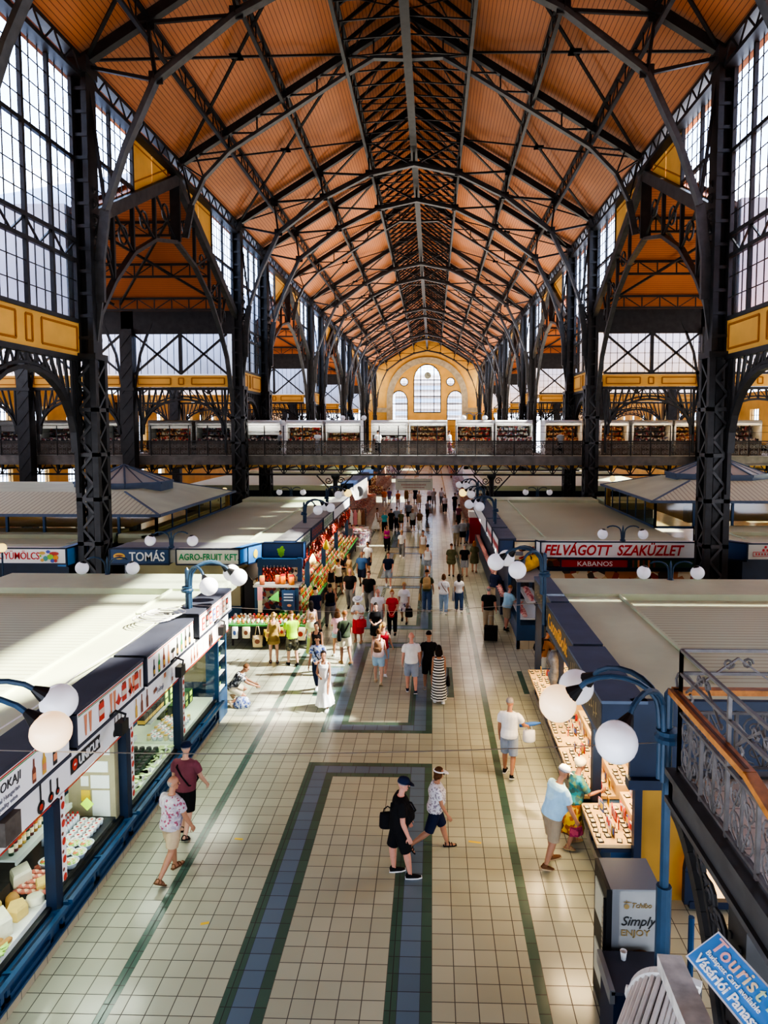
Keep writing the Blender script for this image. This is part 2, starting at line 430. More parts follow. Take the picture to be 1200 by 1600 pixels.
# ---- lighter parallel trusses in the middle of the wide bays
def light_truss(y, lab):
    t = T('parallel_chord_truss', lab, 'roof truss', (XC, y, 17.3), group='light trusses at mid bay')
    tc, bc, wb = MB(), MB(), MB()
    bot = [(0, zt(1.7)-1.15), (1.7, zt(1.7)-1.1)]+[(a, zt(a)-1.05) for a in (3, 4.5, 6, 7.5, 8.9)]+[(10.2, 20.2), (10.85, 18.9), (11.2, 17.3)]
    for s in (-1, 1):
        P = lambda a, z: (XC+s*a, y, z)
        tc.bar(P(0, zt(0)-.12), P(11.5, zt(11.5)-.12), .30, .34); bc.path([P(*q) for q in bot], .30, .15)
        top = [(a, zt(a)-.2) for a in (0, 1.7, 3, 4.5, 6, 7.5, 8.9, 10.6, 11.3)]
        for i in range(1, 8): wb.bar(P(*top[i]), P(*bot[i]), .07); wb.bar(P(*top[i+1]), P(*bot[i]), .07)
        wb.bar(P(*top[0]), P(*bot[1]), .07); wb.bar(P(11.3, zt(11.3)-.2), P(10.85, 18.9), .07)
    tc.build('top_chord', IRON, t); bc.build('bottom_chord', IRON2, t); wb.build('web_members', IRON, t)
for i, (a, b) in enumerate(PAIRS[1:]):
    light_truss((a+b)/2-.3, f'slim parallel chord roof truss at the middle of wide bay {ORD[i]} from the near end')
# ---- longitudinal lattice purlins
def purlin(a, s, name, lab, dep=.75, y0=18.5):
    m = MB(); x = XC+s*a; zc = zt(a)-.05; n = 0
    for z in (zc, zc-dep): m.bar((x, y0, z), (x, YEND, z), .16, .12)
    y = y0; step = 1.2
    while y < 110:
        m.bar((x, y, zc), (x, y, zc-dep), .05); m.bar((x, y, zc-dep if n % 2 else zc), (x, y+step, zc if n % 2 else zc-dep), .045)
        y += step; n += 1
    tag(m.build(name, IRON), lab, 'purlin')
SD = {-1: 'left', 1: 'right'}
for s in (-1, 1):
    for a, w_ in ((9.0, 'lowest'), (6.05, 'middle'), (2.95, 'upper')):
        purlin(a, s, 'lattice_purlin', f'{w_} long lattice purlin under the {SD[s]} roof slope', .75 if a > 3 else 1.15)
    m = MB(); x = XC+s*11.5                 # eave girder
    for z in (20.95, 20.3): m.bar((x, 12, z), (x, YEND, z), .42, .16)
    y = 12
    while y < 110:
        m.bar((x-s*.2, y, 20.3), (x-s*.2, y+.6, 20.95), .05); m.bar((x-s*.2, y+.6, 20.95), (x-s*.2, y+1.2, 20.3), .05); y += 1.2
    tag(m.build('eave_girder', IRON), f'lattice eave girder along the top of the {SD[s]} nave windows', 'girder')
m = MB()
m.bar((XC, 16, 25.3), (XC, YEND, 25.3), .42, .12); m.bar((XC, 16, 26.1), (XC, YEND, 26.1), .3, .12)
y = 16
while y < 110: m.bar((XC, y, 25.3), (XC, y+.8, 26.1), .07); m.bar((XC, y+.8, 26.1), (XC, y+1.6, 25.3), .07); y += 1.6
tag(m.build('ridge_girder', IRON), 'long riveted ridge girder hanging under the crown of the roof', 'girder')
# ---- ridge rafters
rt_ = T('ridge_lantern_frame', 'close set dark rafters and cross braces under the raised ridge of the roof', 'roof frame', (XC, 18, 26))
y = 20.0; k = 0
while y < 154 and k < 92:
    m = MB()
    for s in (-1, 1):
        m.bar((XC+s*3.0, y, zt(3)+.2), (XC, y, zt(0)+.72), .10, .16)
        m.bar((XC+s*3.0, y, zt(3)-.5), (XC, y, 25.9), .06)
    m.build('rafter', IRON, rt_); y += 1.46 if y < 110 else 2.4; k += 1
m = MB()
for a, b in zip(COLY, COLY[1:]):
    n = 2 if b-a < 10 else 4
    for i in range(n):
        p, q = a+(b-a)*i/n, a+(b-a)*(i+1)/n
        for s in (-1, 1):
            m.bar((XC+s*2.9, p, zt(3)-.1), (XC, q, zt(0)+.3), .05); m.bar((XC+s*2.9, q, zt(3)-.1), (XC, p, zt(0)+.3), .05)
m.build('cross_brace', IRON, rt_)
# ---- wind bracing in the roof planes
for i, (a, b) in enumerate(zip(COLY, COLY[1:])):
    t = T('wind_bracing', f'crossed bracing bars under the roof slopes, {ORD[i]} bay from the near end', 'bracing', (XC, a, 20), group='roof wind bracing')
    parts = [(a, (a+b)/2-.3), ((a+b)/2-.3, b)] if b-a > 10 else [(a, b)]
    for p, q in parts:
        for s in (-1, 1):
            E_ = lambda aa, yy: (XC+s*aa, yy, zt(aa)-.12)
            for u, w_ in ((p, q), (q, p)):
                m = MB(); m.bar(E_(11.3, u), E_(3.0, w_), .12, .08); m.rbox(E_(7.15, (u+w_)/2), .5, .5, .05); m.build('brace_bar', IRON, t)
# ---- nave columns
def column(x, y, lab, s, lower=10.4, top=20.9, wx=.86, wy=.95):
    t = T('lattice_column', lab, 'column', (x, y, 0), group='riveted lattice columns of the nave')
    near = y < 60
    m = MB()
    for sx in (-1, 1):
        for sy in (-1, 1):
            cx, cy = x+sx*(wx/2-.11), y+sy*(wy/2-.11)
            m.box(cx-.11, cx+.11, cy-.11, cy+.11, 0, lower)
    m.box(x-.12, x+.12, y-.12, y+.12, 0, lower); m.box(x-s*.05-.10, x-s*.05+.10, y-wy/2+.1, y+wy/2-.1, 0, lower)
    m.build('shaft', IRON, t)
    m = MB(); z = .2; k = 0; stp = .55 if near else 1.4
    while z < lower-.3:
        z1 = z+stp; sg = 1 if k % 2 else -1
        for sy in (-1, 1): m.bar((x-sg*(wx/2-.2), y+sy*(wy/2-.02), z), (x+sg*(wx/2-.2), y+sy*(wy/2-.02), z1), .03, .09)
        for sx in (-1, 1): m.bar((x+sx*(wx/2-.02), y-sg*(wy/2-.2), z), (x+sx*(wx/2-.02), y+sg*(wy/2-.2), z1), .03, .09)
        if k % 3 == 0: m.box(x-wx/2, x+wx/2, y-wy/2, y+wy/2, z-.07, z+.07)
        z = z1; k += 1
    m.build('lacing', IRON2, t)
    m = MB(); m.box(x-.33, x-.13, y-.34, y+.34, lower, top); m.box(x+.13, x+.33, y-.34, y+.34, lower, top); m.box(x-.13, x+.13, y-.12, y+.12, lower, top)
    m.box(x-.40, x+.40, y-.42, y+.42, top-.5, top+.1); m.box(x-.46, x+.46, y-.5, y+.5, lower-.12, lower+.1)
    z = lower+.6
    while z < top-.6 and near:
        m.box(x-.33, x+.33, y-.36, y-.33, z, z+.12); m.box(x-.33, x+.33, y+.33, y+.36, z, z+.12); z += .8
    m.build('upper_shaft', IRON, t)
    return t
for s, x in ((-1, XL), (1, XR)):
    for i, y in enumerate(COLY[1:]):
        column(x, y, f'dark riveted lattice column, {ORD[i]} from the near end on the {SD[s]} of the nave', s)

# ---- side walls of the nave
PALEX = M('pale_outer_cladding', (.66, .68, .76), .8, var=.1, scale=.5)
def muntins(m, P, u0, u1, zf0, zf1, nu, nz_, w=.035, heavy_u=None, heavy_z=()):
    """window bars in a wall: P(u,z) maps to the place, zf0/zf1 bottom and top as functions of u"""
    for i in range(nu+1):
        u = u0+(u1-u0)*i/nu; hv = heavy_u and i % heavy_u == 0
        m.bar(P(u, zf0(u)), P(u, zf1(u)), .13 if hv else w)
    zlo, zhi = min(zf0(u0), zf0(u1)), max(zf1(u0), zf1(u1))
    for j in range(nz_+1):
        z = zlo+(zhi-zlo)*j/nz_; a, b = None, None
        for k in range(41):
            u = u0+(u1-u0)*k/40
            if zf0(u)-1e-3 <= z <= zf1(u)+1e-3:
                a = u if a is None else a; b = u
        if a is not None and b-a > .02: m.bar(P(a, z), P(b, z), .14 if j in heavy_z else w)
wn = 0
def panel_lines(m, P, u0, u1, z0, z1, mi=1):
    d = .16; w = .07
    if u1-u0 < .6: return
    for a, b, c, e in ((u0+d, z0+d, u1-d, z0+d), (u0+d, z1-d, u1-d, z1-d), (u0+d, z0+d, u0+d, z1-d), (u1-d, z0+d, u1-d, z1-d)):
        m.bar(P(a, b), P(c, e), w, w, mi)
def yellow_band(name, P, u0, u1, z0, z1, Pin, lab):
    m = MB(); m.prism([P(u0, z0), P(u1, z0), P(u1, z1), P(u0, z1)], V(Pin)*-.12)
    Q = lambda u, z: V(P(u, z))+V(Pin)*.0
    n = u1-u0
    for a, b in ((0, .42), (.44, .56), (.58, 1)): panel_lines(m, Q, u0+n*a+.05, u0+n*b-.05, z0+.02, z1-.02)
    return st(m.build(name, [YEL, YELD]), lab)
def arch_truss(name, P, u0, u1, ztop, lab, depth=3.4, rise=.55, tip=1.5):
    m = MB(); n = 14; mid = (u0+u1)/2; L = (u1-u0)/2-.35
    A = lambda k: (mid-L*math.cos(math.pi*k/n), ztop-depth+(depth-rise)*math.sin(math.pi*k/n)**.9)
    m.bar(P(u0, ztop), P(u1, ztop), .3, .18); pts = [A(k) for k in range(n+1)]
    m.path([P(*q) for q in pts], .24, .14); m.path([P(mid-(mid-q[0])*.92, ztop-(ztop-q[1])*.72) for q in pts[1:-1]], .12, .10)
    for k in range(n+1):
        u = u0+(u1-u0)*k/n; m.bar(P(u, ztop), P(*A(k)), .08, .12)
        if k < n: m.bar(P(u, ztop), P(*A(k+1)), .05)
    for sg in (-1, 1): m.bar(P(mid+sg*(L+.1), ztop), P(mid+sg*(L+.1), ztop-depth-tip), .14)
    return tag(m.build(name, IRON), lab, 'arch truss', 'arched spandrel trusses under the yellow bands')
for s, x in ((-1, XL-.2), (1, XR+.2)):
    P = lambda u, z: (x, u, z)
    Pin = (-s, 0, 0)
    nar = [(18.5, 25.5), (45.3, 52.3), (72.1, 79.1), (98.9, 105.9), (125.7, 132.7)]
    for i, (a, b) in enumerate(nar):
        wn += 1; near = i < 2
        a1, b1 = a+.4, b-.4
        o = T(f'window_{wn}', f'tall gridded clerestory window of narrow bay {ORD[i]} from the near end, {SD[s]} side', 'window', (x, a1, 11.7), kind='structure')
        m = MB(); muntins(m, P, a1, b1, lambda u: 11.65, lambda u: 20.3, 12 if near else 4, 12 if near else 6, .03, 3 if near else 2, (0, 3, 4, 8, 12) if near else (0, 3, 6))
        if near:
            for k in range(8):
                u = a1+(b1-a1)*k/8; v = a1+(b1-a1)*(k+1)/8; m.bar(P(u, 13.85 if k % 2 else 14.5), P(v, 14.5 if k % 2 else 13.85), .06)
        m.build('window_frame', IRON, o)
        m = MB(); m.poly([P(a1, 11.6), P(b1, 11.6), P(b1, 20.3), P(a1, 20.3)]); m.build('pane', PANE, o)
        yellow_band(f'wall_{SD[s]}', P, a+.3, b-.3, 10.4, 11.6, Pin, f'ochre yellow band under the clerestory window, {SD[s]} side of narrow bay {ORD[i]} from the near end')
        arch_truss('arch_truss', lambda u, z: (x+s*.1, u, z), a+.3, b-.3, 10.3, f'iron arch spandrel beside the nave, {SD[s]} narrow bay {ORD[i]} from the near end')
    for i, (a, b) in enumerate(PAIRS[1:]):
        c = (a+b)/2-.3; near = i < 2
        zg = lambda u: 20.15-.505*abs(u-c)
        # sloping gable chords, rafters and braced polygon below
        t = T('transept_gable_truss', f'braced iron gable truss of the {SD[s]} transept, wide bay {ORD[i]} from the near end', 'gable truss', (x, c, 13), group='transept gable trusses')
        m = MB()
        for u in (a, b): m.bar((x-s*.1, u, zg(u)), (x-s*.1, c, zg(c)), .3, .5)
        m.build('rafter', IRON2, t)
        m = MB(); low = [(-9.4, 9.5), (-8.3, 12.2), (-7, 13.7), (-5.1, 15.3), (-2.7, 16.5), (0, 17.1), (2.7, 16.5), (5.1, 15.3), (7, 13.7), (8.3, 12.2), (9.4, 9.5)]
        m.path([(x, c+q[0], q[1]) for q in low], .26, .16); m.build('lower_chord', IRON2, t)
        m = MB()
        for k in range(2, 9): m.bar((x, c+low[k][0], low[k][1]), (x, c+low[k][0], zg(c+low[k][0])), .16 if k != 5 else .5, .14)
        for k in range(1, 9):
            p, q = low[k], low[k+1]; sg = 1 if k < 5 else -1
            (u1, z1), (u2, z2) = ((p[0], zg(c+p[0])), q) if sg > 0 else ((q[0], zg(c+q[0])), p)
            m.bar((x, c+u1, z1), (x, c+u2, z2), .09)
            if near:
                mu = (p[0]+q[0])/2; mz = (p[1]+q[1]+zg(c+p[0])+zg(c+q[0]))/4
                m.tube(spiral((x, c+mu, mz), .38, .38, 0, 1, (0, 1, 0), (0, 0, 1), 14), .05, 5)
        m.build('web_members', IRON, t)
        # infill between gable and eave: windows by the columns, ochre panels by the apex
        for u0, u1, sgn in ((a+.4, a+4.6, 1), (b-4.6, b-.4, -1)):
            wn += 1
            o = T(f'window_{wn}', f'gridded clerestory window beside the {"near" if sgn > 0 else "far"} column of the {SD[s]} transept, wide bay {ORD[i]} from the near end', 'window', (x, u0, zg(u0)), kind='structure')
            m = MB(); muntins(m, P, u0, u1, lambda u: zg(u)+.25, lambda u: 20.3, 8 if near else 4, 8 if near else 4, .03, 4 if near else 2, (0, 4, 8) if near else (0, 4)); m.build('window_frame', IRON, o)
            m = MB(); m.poly([P(u0, zg(u0)), P(u1, zg(u1)), P(u1, 20.3), P(u0, 20.3)]); m.build('pane', PANE, o)
        m = MB()
        for u0, u1 in ((a+4.6, a+6.7), (a+6.8, a+8.6), (b-8.6, b-6.8), (b-6.7, b-4.6)):
            m.prism([P(u0, zg(u0)+.2), P(u1, zg(u1)+.2), P(u1, 20.35), P(u0, 20.35)], V(Pin)*-.1)
            for p, q in (((u0, zg(u0)+.65), (u1, zg(u1)+.65)), ((u0, 20.0), (u1, 20.0))): m.bar(P(*p), P(*q), .05, .06, 1)
        st(m.build(f'wall_{SD[s]}', [YEL, YELD]), f'ochre panels around the gable apex, {SD[s]} transept of wide bay {ORD[i]} from the near end')
        # transept roof boards
        xo = -36 if s < 0 else 34
        m = MB()
        for q in (a-.2, b+.2): m.poly([(x, q, zg(q)+.35), (xo, q, zg(q)+.35), (xo, c, zg(c)+.35), (x, c, zg(c)+.35)])
        st(m.build('ceiling', BOARDX), f'orange boarded ceiling of the {SD[s]} transept, wide bay {ORD[i]} from the near end')
        m = MB()
        for q in (a-.35, b+.35): m.poly([(x-s*-.4, q, zg(q)+.5), (xo, q, zg(q)+.5), (xo, c, zg(c)+.6), (x-s*-.4, c, zg(c)+.6)])
        m.box(min(x+s*.3, xo), max(x+s*.3, xo), a-.5, a+.12, 11.3, zg(a)+.5)
        st(m.build('roof_outside', PALEX), f'pale outer cladding of the {SD[s]} transept roof, wide bay {ORD[i]}')
        if i < 3:
            for k, f in enumerate((.28, .58, .86)):
                m = MB(); yq = c+(b-c)*f; z = zg(yq)+.2; xx = x+s*.3; n = 0
                for zz in (z, z-.7): m.bar((xx, yq, zz), (xo, yq, zz), .12)
                while abs(xx-xo) > 1.2 and n < 16:
                    m.bar((xx, yq, z), (xx, yq, z-.7), .06); m.bar((xx, yq, z if n % 2 else z-.7), (xx+s*1.1, yq, z-.7 if n % 2 else z), .05); xx += s*1.1; n += 1
                if k == 1:
                    for xa in (x+s*.5, x+s*7.4):
                        m.bar((xa, c+1.5, zg(c+1.5)), (xa+s*6.5, b-1.2, zg(b-1.2)), .12); m.bar((xa+s*6.5, c+1.5, zg(c+1.5)), (xa, b-1.2, zg(b-1.2)), .12)
                tag(m.build('lattice_purlin', IRON), f'{("upper", "middle", "lower")[k]} lattice purlin under the {SD[s]} transept ceiling, wide bay {ORD[i]}', 'purlin')
        # far wall of the transept: braced window row on an ochre band
        y = b; n = 3 if s < 0 else 3
        for k in range(n):
            x0 = x+s*(.55+6.95*k); x1 = x0+s*6.15; wn += 1
            Q = lambda u, z: (u, y, z)
            o = T(f'window_{wn}', f'cross braced window row facing the near end, panel {ORD[k]} out from the nave in the {SD[s]} transept, bay {ORD[i]}', 'window', (x0, y, 11.3), kind='structure')
            m = MB(); muntins(m, Q, x0, x1, lambda u: 11.3, lambda u: 13.9, 14 if near else 6, 4, .03, None, (0, 4)); mx_ = (x0+x1)/2
            m.bar(Q(mx_, 11.3), Q(mx_, 14), .2)
            for p, q in ((x0, mx_), (mx_, x1)): m.bar(Q(p, 11.3), Q(q, 13.9), .13); m.bar(Q(p, 13.9), Q(q, 11.3), .13)
            m.build('window_frame', IRON, o)
            m = MB(); m.poly([Q(x0, 11.3), Q(x1, 11.3), Q(x1, 13.9), Q(x0, 13.9)]); m.build('pane', PANE2, o)
            if i < 4:
                m = MB(); m.box(min(x0, x1)-.8, max(x0, x1)+.8, y-.05, y+.1, 13.9, 15.9); m.build('window_head', IRON, o)
                yellow_band('wall_far', Q, min(x0, x1), max(x0, x1), 10.45, 11.22, (0, -1, 0), f'ochre band under the window row, panel {ORD[k]} out from the nave, {SD[s]} transept of bay {ORD[i]}')
                arch_truss('arch_truss', lambda u, z: (u, y+.2, z), min(x0, x1), max(x0, x1), 10.35, f'iron arch spandrel, panel {ORD[k]} out from the nave, {SD[s]} side, bay {ORD[i]}', 3.0, .7, 1.2)
                xc_ = x1+s*.4
                if k < 2:
                    c_ = MB(); c_.box(xc_-.4, xc_+.4, y-.35, y+.35, 0, 14.2)
                    for zz in range(0, 14): c_.bar((xc_-.35, y-.37, zz), (xc_+.35, y-.37, zz+.9), .03, .09)
                    c_.box(xc_-.5, xc_+.5, y-.42, y+.42, 10.2, 10.4)
                    for sg in (-1, 1): c_.path([(xc_+sg*.3, y, 9.8), (xc_+sg*.8, y, 12.6), (xc_+sg*1.6, y, 14.6)], .14)
                    tag(c_.build('gallery_column', IRON), f'black gallery column, {ORD[k]} outward on the {SD[s]}, far side of bay {ORD[i]}', 'column')
        # low roof of the narrow bay behind, ochre underneath
        m = MB(); m.poly([(x, b+.2, 11.2), (xo, b+.2, 11.2), (xo, b+6.9, 11.2), (x, b+6.9, 11.2)]); st(m.build('ceiling', YEL), f'ochre vaulted ceiling over the {SD[s]} gallery behind bay {ORD[i]}')
# ---- outer walls with arched windows
def outer_wall(s, x):
    m = MB(); y0, y1 = -3, 156
    m.box(min(x, x+s*.4), max(x, x+s*.4), y0, y1, 5.2, 6.2); m.box(min(x, x+s*.4), max(x, x+s*.4), y0, y1, 9.6, 11.3)
    m.box(min(x, x+s*.4), max(x, x+s*.4), y0, y1, 0, 1.6)
    y = y0
    while y < y1-5:
        m.box(min(x, x+s*.4), max(x, x+s*.4), y, y+3.2, 1.6, 9.6); m.box(min(x, x+s*.4), max(x, x+s*.4), y+3.2, y+5.2, 1.6, 2.0); y += 5.2
    st(m.build(f'wall_outer_{SD[s]}', YEL), f'ochre outer wall with tall windows on the {SD[s]}')
    o = T(f'window_{90+s}', f'row of gridded windows in the {SD[s]} outer wall', 'window', (x, -3, 2), kind='structure')
    g = MB(); y = y0
    while y < y1-5:
        for k in range(5): g.bar((x+s*.2, y+3.2+k*.5, 2), (x+s*.2, y+3.2+k*.5, 9.6), .05)
        for z in range(2, 10): g.bar((x+s*.2, y+3.2, z), (x+s*.2, y+5.2, z), .05)
        y += 5.2
    g.build('window_frame', IRON, o)
    g = MB(); g.poly([(x+s*.3, y0, 1.6), (x+s*.3, y1, 1.6), (x+s*.3, y1, 9.6), (x+s*.3, y0, 9.6)]); g.build('pane', PANE, o)
outer_wall(-1, -33.5); outer_wall(1, 31.5)
# ---- end wall with the great arch
def arch_pts(cx, z0, zs, hw, pointed=0, n=12):
    pts = [(cx-hw, z0), (cx-hw, zs)]
    for k in range(1, n):
        t = math.pi*(1-k/n); pts.append((cx+hw*math.cos(t), zs+(hw*(1+pointed))*math.sin(t)))
    return pts+[(cx+hw, zs), (cx+hw, z0)]
WINS = [(XC, 11.2, 18.4, 3.0, .15), (XC-6.3, 9.5, 13.7, 1.85, .25), (XC+6.3, 9.5, 13.7, 1.85, .25)]
ROSE = [(XC-5.2, 18.0, .92), (XC+5.2, 18.0, .92)]
bm = bmesh.new()
def face2d(bm, outer, holes, y):
    es = []
    for loop in [outer]+holes:
        vs = [bm.verts.new((a, y, z)) for a, z in loop]
        es += [bm.edges.new((vs[i], vs[(i+1) % len(vs)])) for i in range(len(vs))]
    bmesh.ops.triangle_fill(bm, use_beauty=True, edges=es)
circ = lambda cx, cz, r, n=16: [(cx+r*math.cos(2*math.pi*k/n), cz+r*math.sin(2*math.pi*k/n)) for k in range(n)]
face2d(bm, [(XC-15, 0), (XC+15, 0), (XC+15, zt(12)+.3), (XC, zt(0)+1.2), (XC-15, zt(12)+.3)], [arch_pts(*q) for q in WINS]+[circ(*q) for q in ROSE], YEND)
me = bpy.data.meshes.new('wall_far'); bm.to_mesh(me); bm.free(); me.materials.append(YEL)
o = bpy.data.objects.new('wall_far', me); C.objects.link(o); st(o, 'ochre end wall of the nave under the gable')
m = MB()
band = [(XC+9.1*math.cos(math.pi*k/24), 14.2+9.3*math.sin(math.pi*k/24)) for k in range(25)]
ban2 = [(XC+7.7*math.cos(math.pi*k/24), 14.2+8.0*math.sin(math.pi*k/24)) for k in range(25)]
for k in range(24):
    m.prism([(band[k][0], YEND-.02, band[k][1]), (band[k+1][0], YEND-.02, band[k+1][1]), (ban2[k+1][0], YEND-.02, ban2[k+1][1]), (ban2[k][0], YEND-.02, ban2[k][1])], (0, -.4, 0))
for sg in (-1, 1): m.box(min(XC+sg*9.1, XC+sg*7.7), max(XC+sg*9.1, XC+sg*7.7), YEND-.42, YEND-.02, 0, 14.2); m.box(min(XC+sg*11.3, XC+sg*7.7), max(XC+sg*11.3, XC+sg*7.7), YEND-.5, YEND-.02, 11.2, 12.2)
st(m.build('trim_1', STONE), 'pale stone arch band on the end wall')
for k, q in enumerate(WINS+ROSE):
    pts = arch_pts(*q) if len(q) == 5 else circ(*q)
    nm = ['tall central arched window of the end wall', 'arched window left of the centre of the end wall', 'arched window right of the centre of the end wall', 'small round window at upper left of the end wall', 'small round window at upper right of the end wall'][k]
    wn += 1; o = T(f'window_{wn}', nm, 'window', (q[0], YEND, q[1]), kind='structure')
    m = MB(); m.path([(a, YEND-.05, z) for a, z in pts+pts[:1]], .16)
    if len(q) == 5:
        cx, z0, zs, hw, pt = q; n = 8 if hw > 2.5 else 6; zz = lambda u: zs+hw*(1+pt)*math.sqrt(max(0, 1-((u-cx)/hw)**2))
        for i in range(n+1):
            u = cx-hw+2*hw*i/n; m.bar((u, YEND-.05, z0), (u, YEND-.05, zz(u)), .20 if hw > 2.5 and i in (2, 6) else .05)
        z = z0; i = 0
        while z < zs+hw*(1+pt)-.3:
            ww = hw if z <= zs else hw*math.sqrt(max(0, 1-((z-zs)/(hw*(1+pt)))**2)); m.bar((cx-ww, YEND-.05, z), (cx+ww, YEND-.05, z), .2 if (i % 5 == 0 and hw > 2.5) or i == 5 else .05); z += .72; i += 1
    else:
        cx, cz, r = q; m.bar((cx-r, YEND, cz), (cx+r, YEND, cz), .05); m.bar((cx, YEND, cz-r), (cx, YEND, cz+r), .05)
    m.build('window_frame', IRON, o)
    m = MB(); m.poly([(a, YEND+.05, z) for a, z in pts]); m.build('pane', PANE, o)
m = MB(); m.lathe([(0, -.1), (.75, -.1), (.75, .1), (0, .1)], 20, (XC+.1, YEND-.35, 19.4), 0, Matrix.Rotation(R(90), 4, 'X'))
k = T('wall_clock', 'round clock hanging in the tall arched window of the end wall', 'clock', (XC+.1, YEND-.35, 19.4))
m.build('clock_face', M('clock_face', (.30, .30, .22), .6), k)
m = MB(); m.bar((XC+.1, YEND-.48, 19.4), (XC+.1, YEND-.48, 19.95), .07); m.bar((XC+.1, YEND-.48, 19.4), (XC+.55, YEND-.48, 19.3), .07); m.build('clock_hand', IRON, k)
# buildings across the street, seen through the far windows
m = MB()
m.box(XC-9, XC+9, 187, 190, 0, 22, 0)
for i in range(9): m.box(XC-9, XC+9, 186, 187, 6+i*1.7, 7+i*1.7, i % 2)
tag(m.build('street_facade', [M('pale_facade', (.75, .66, .60), .8), M('pale_blue_facade', (.42, .50, .60), .8)]), 'pale facade across the street seen through the end wall windows', 'building')
for s in (-1, 1):
    m = MB(); m.box(XC+s*58-4, XC+s*58+4, 20, 34, 0, 22); m.prism([(XC+s*58-5, 19, 22), (XC+s*58+5, 19, 22), (XC+s*58, 19, 26)], (0, 16, 0), 1)
    tag(m.build('street_building', [M('grey_blue_render', (.62, .68, .80), .8), M('pale_roof_tiles', (.62, .60, .62), .8)]), f'building with a tiled roof outside the {SD[s]} nave windows', 'building')

# near part of the building, behind and above the viewer, with added light blockers
m = MB(); m.box(-36, 34, -3.2, -3, 6, 31); st(m.build('wall_near', M('darkened_entrance_wall', (.12, .07, .03), .8)), 'dark brown entrance wall at the near end of the hall')  # unseen wall, colour darkened to cut bounce onto the near floor
m = MB(); m.box(-36, 34, -3, -.4, 5.7, 6.0); st(m.build('floor_gallery', GREYP), 'gallery floor at the near end')
for s, x, xo in ((-1, XL-.2, -36), (1, XR+.2, 34)):
    m = MB()
    for q in (-3, 18.7): m.poly([(x, q, 15.5), (xo, q, 15.5), (xo, 8.6, 20.3), (x, 8.6, 20.3)])
    m.poly([(x, 18.5, 11.2), (xo, 18.5, 11.2), (xo, 25.5, 11.2), (x, 25.5, 11.2)])
    st(m.build('ceiling', BOARDX), f'orange boarded ceiling of the nearest {SD[s]} side hall')
    m = MB(); m.box(min(x, x+s*.15), max(x, x+s*.15), -3, 18.2 if s < 0 else 9.0, 15.0, 21); st(m.build(f'wall_{SD[s]}', YEL), f'added solid light blocker at the nearest bay, {SD[s]} side')  # unseen solid panels added in place of windows to block light
# ================================================================== cross gallery
YG, ZG = 46.0, 5.9
GX0, GX1 = -33.0, 31.0
LATT = IRON; GIRON = M('lightened_gallery_iron', (.19, .175, .16), .5, var=.25, scale=2)  # iron lightened to paint front light onto girder and scrollwork
def bridge():
    t = T('gallery_bridge', 'iron gallery bridge crossing the hall on ochre jack arches', 'gallery', (XC, YG, 4.6))
    m = MB(); m.box(GX0, GX1, YG+.1, 52.2, 5.72, ZG); m.build('deck', GREYP, t)
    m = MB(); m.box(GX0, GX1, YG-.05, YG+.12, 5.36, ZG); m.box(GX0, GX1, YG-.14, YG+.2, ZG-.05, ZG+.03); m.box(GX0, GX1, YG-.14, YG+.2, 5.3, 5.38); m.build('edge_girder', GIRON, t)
    m = MB(); n = int((GX1-GX0)/1.28); m.box(GX0, GX1, YG-.04, YG+.1, 4.6, 4.72)
    for i in range(n):
        x = GX0+i*1.28; m.bar((x, YG, 4.65), (x, YG, 5.4), .09); m.bar((x, YG, 4.65), (x+.45, YG, 5.3), .05); m.bar((x+1.28, YG, 4.65), (x+.83, YG, 5.3), .05)
        m.box(x-.14, x+.14, YG+.1, 52, 4.95, 5.72)
    m.build('lower_lattice', LATT, t)
    for i in range(n):
        x = GX0+i*1.28; m = MB(); pts = [(x+.14, 5.68), (x+.14, 5.08)]+[(x+.14+1.0*k/8, 5.08+.18*math.sin(math.pi*k/8)) for k in range(1, 8)]+[(x+1.14, 5.08), (x+1.14, 5.68)]
        for a, b in zip(pts[1:-2], pts[2:-1]): m.poly([(a[0], YG+.02, a[1]), (b[0], YG+.02, b[1]), (b[0], 52, b[1]), (a[0], 52, a[1])])
        top = [(a, YG+.02, z) for a, z in pts]; m.poly(top)
        m.build('jack_arch', YEL, t)
bridge()
def railing_proto():
    t = T('gallery_railing', 'scrollwork iron railing panel along the edge of the gallery bridge', 'railing', (0, 0, 0), group='railing panels of the gallery bridge')
    m = MB(); m.tube([(0, 0, 0), (0, 0, 2.0)], .035, 6); m.build('post', IRON, t, world=False)
    m = MB()
    for z, r in ((.06, .03), (.84, .03), (.96, .045)): m.bar((.03, 0, z), (1.24, 0, z), r*1.6)
    for z in (1.55, 1.98): m.bar((.03, 0, z), (1.24, 0, z), .018)
    m.build('rail', IRON, t, world=False)
    m = MB(); X, Z = (1, 0, 0), (0, 0, 1)
    for k in range(2):
        cx = .34+k*.62
        for sg in (-1, 1):
            m.tube(spiral((cx+sg*.13, 0, .62), .15, .04, math.pi/2, -sg*1.35, X, Z, 12), .03, 4)
            m.tube(spiral((cx+sg*.10, 0, .24), .12, .03, -math.pi/2, sg*1.3, X, Z, 10), .03, 4)
        m.bar((cx, 0, .06), (cx, 0, .84), .025); m.bar((cx+.29-.06*k, 0, .06), (cx+.29-.06*k, 0, .96), .03)
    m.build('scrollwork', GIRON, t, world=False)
    return t
rp = railing_proto(); n = int((GX1-GX0)/1.28)
rp.location = (GX0, YG, ZG+.032)
for i in range(1, n):
    dup(rp, (GX0+i*1.28, YG, ZG+.032))
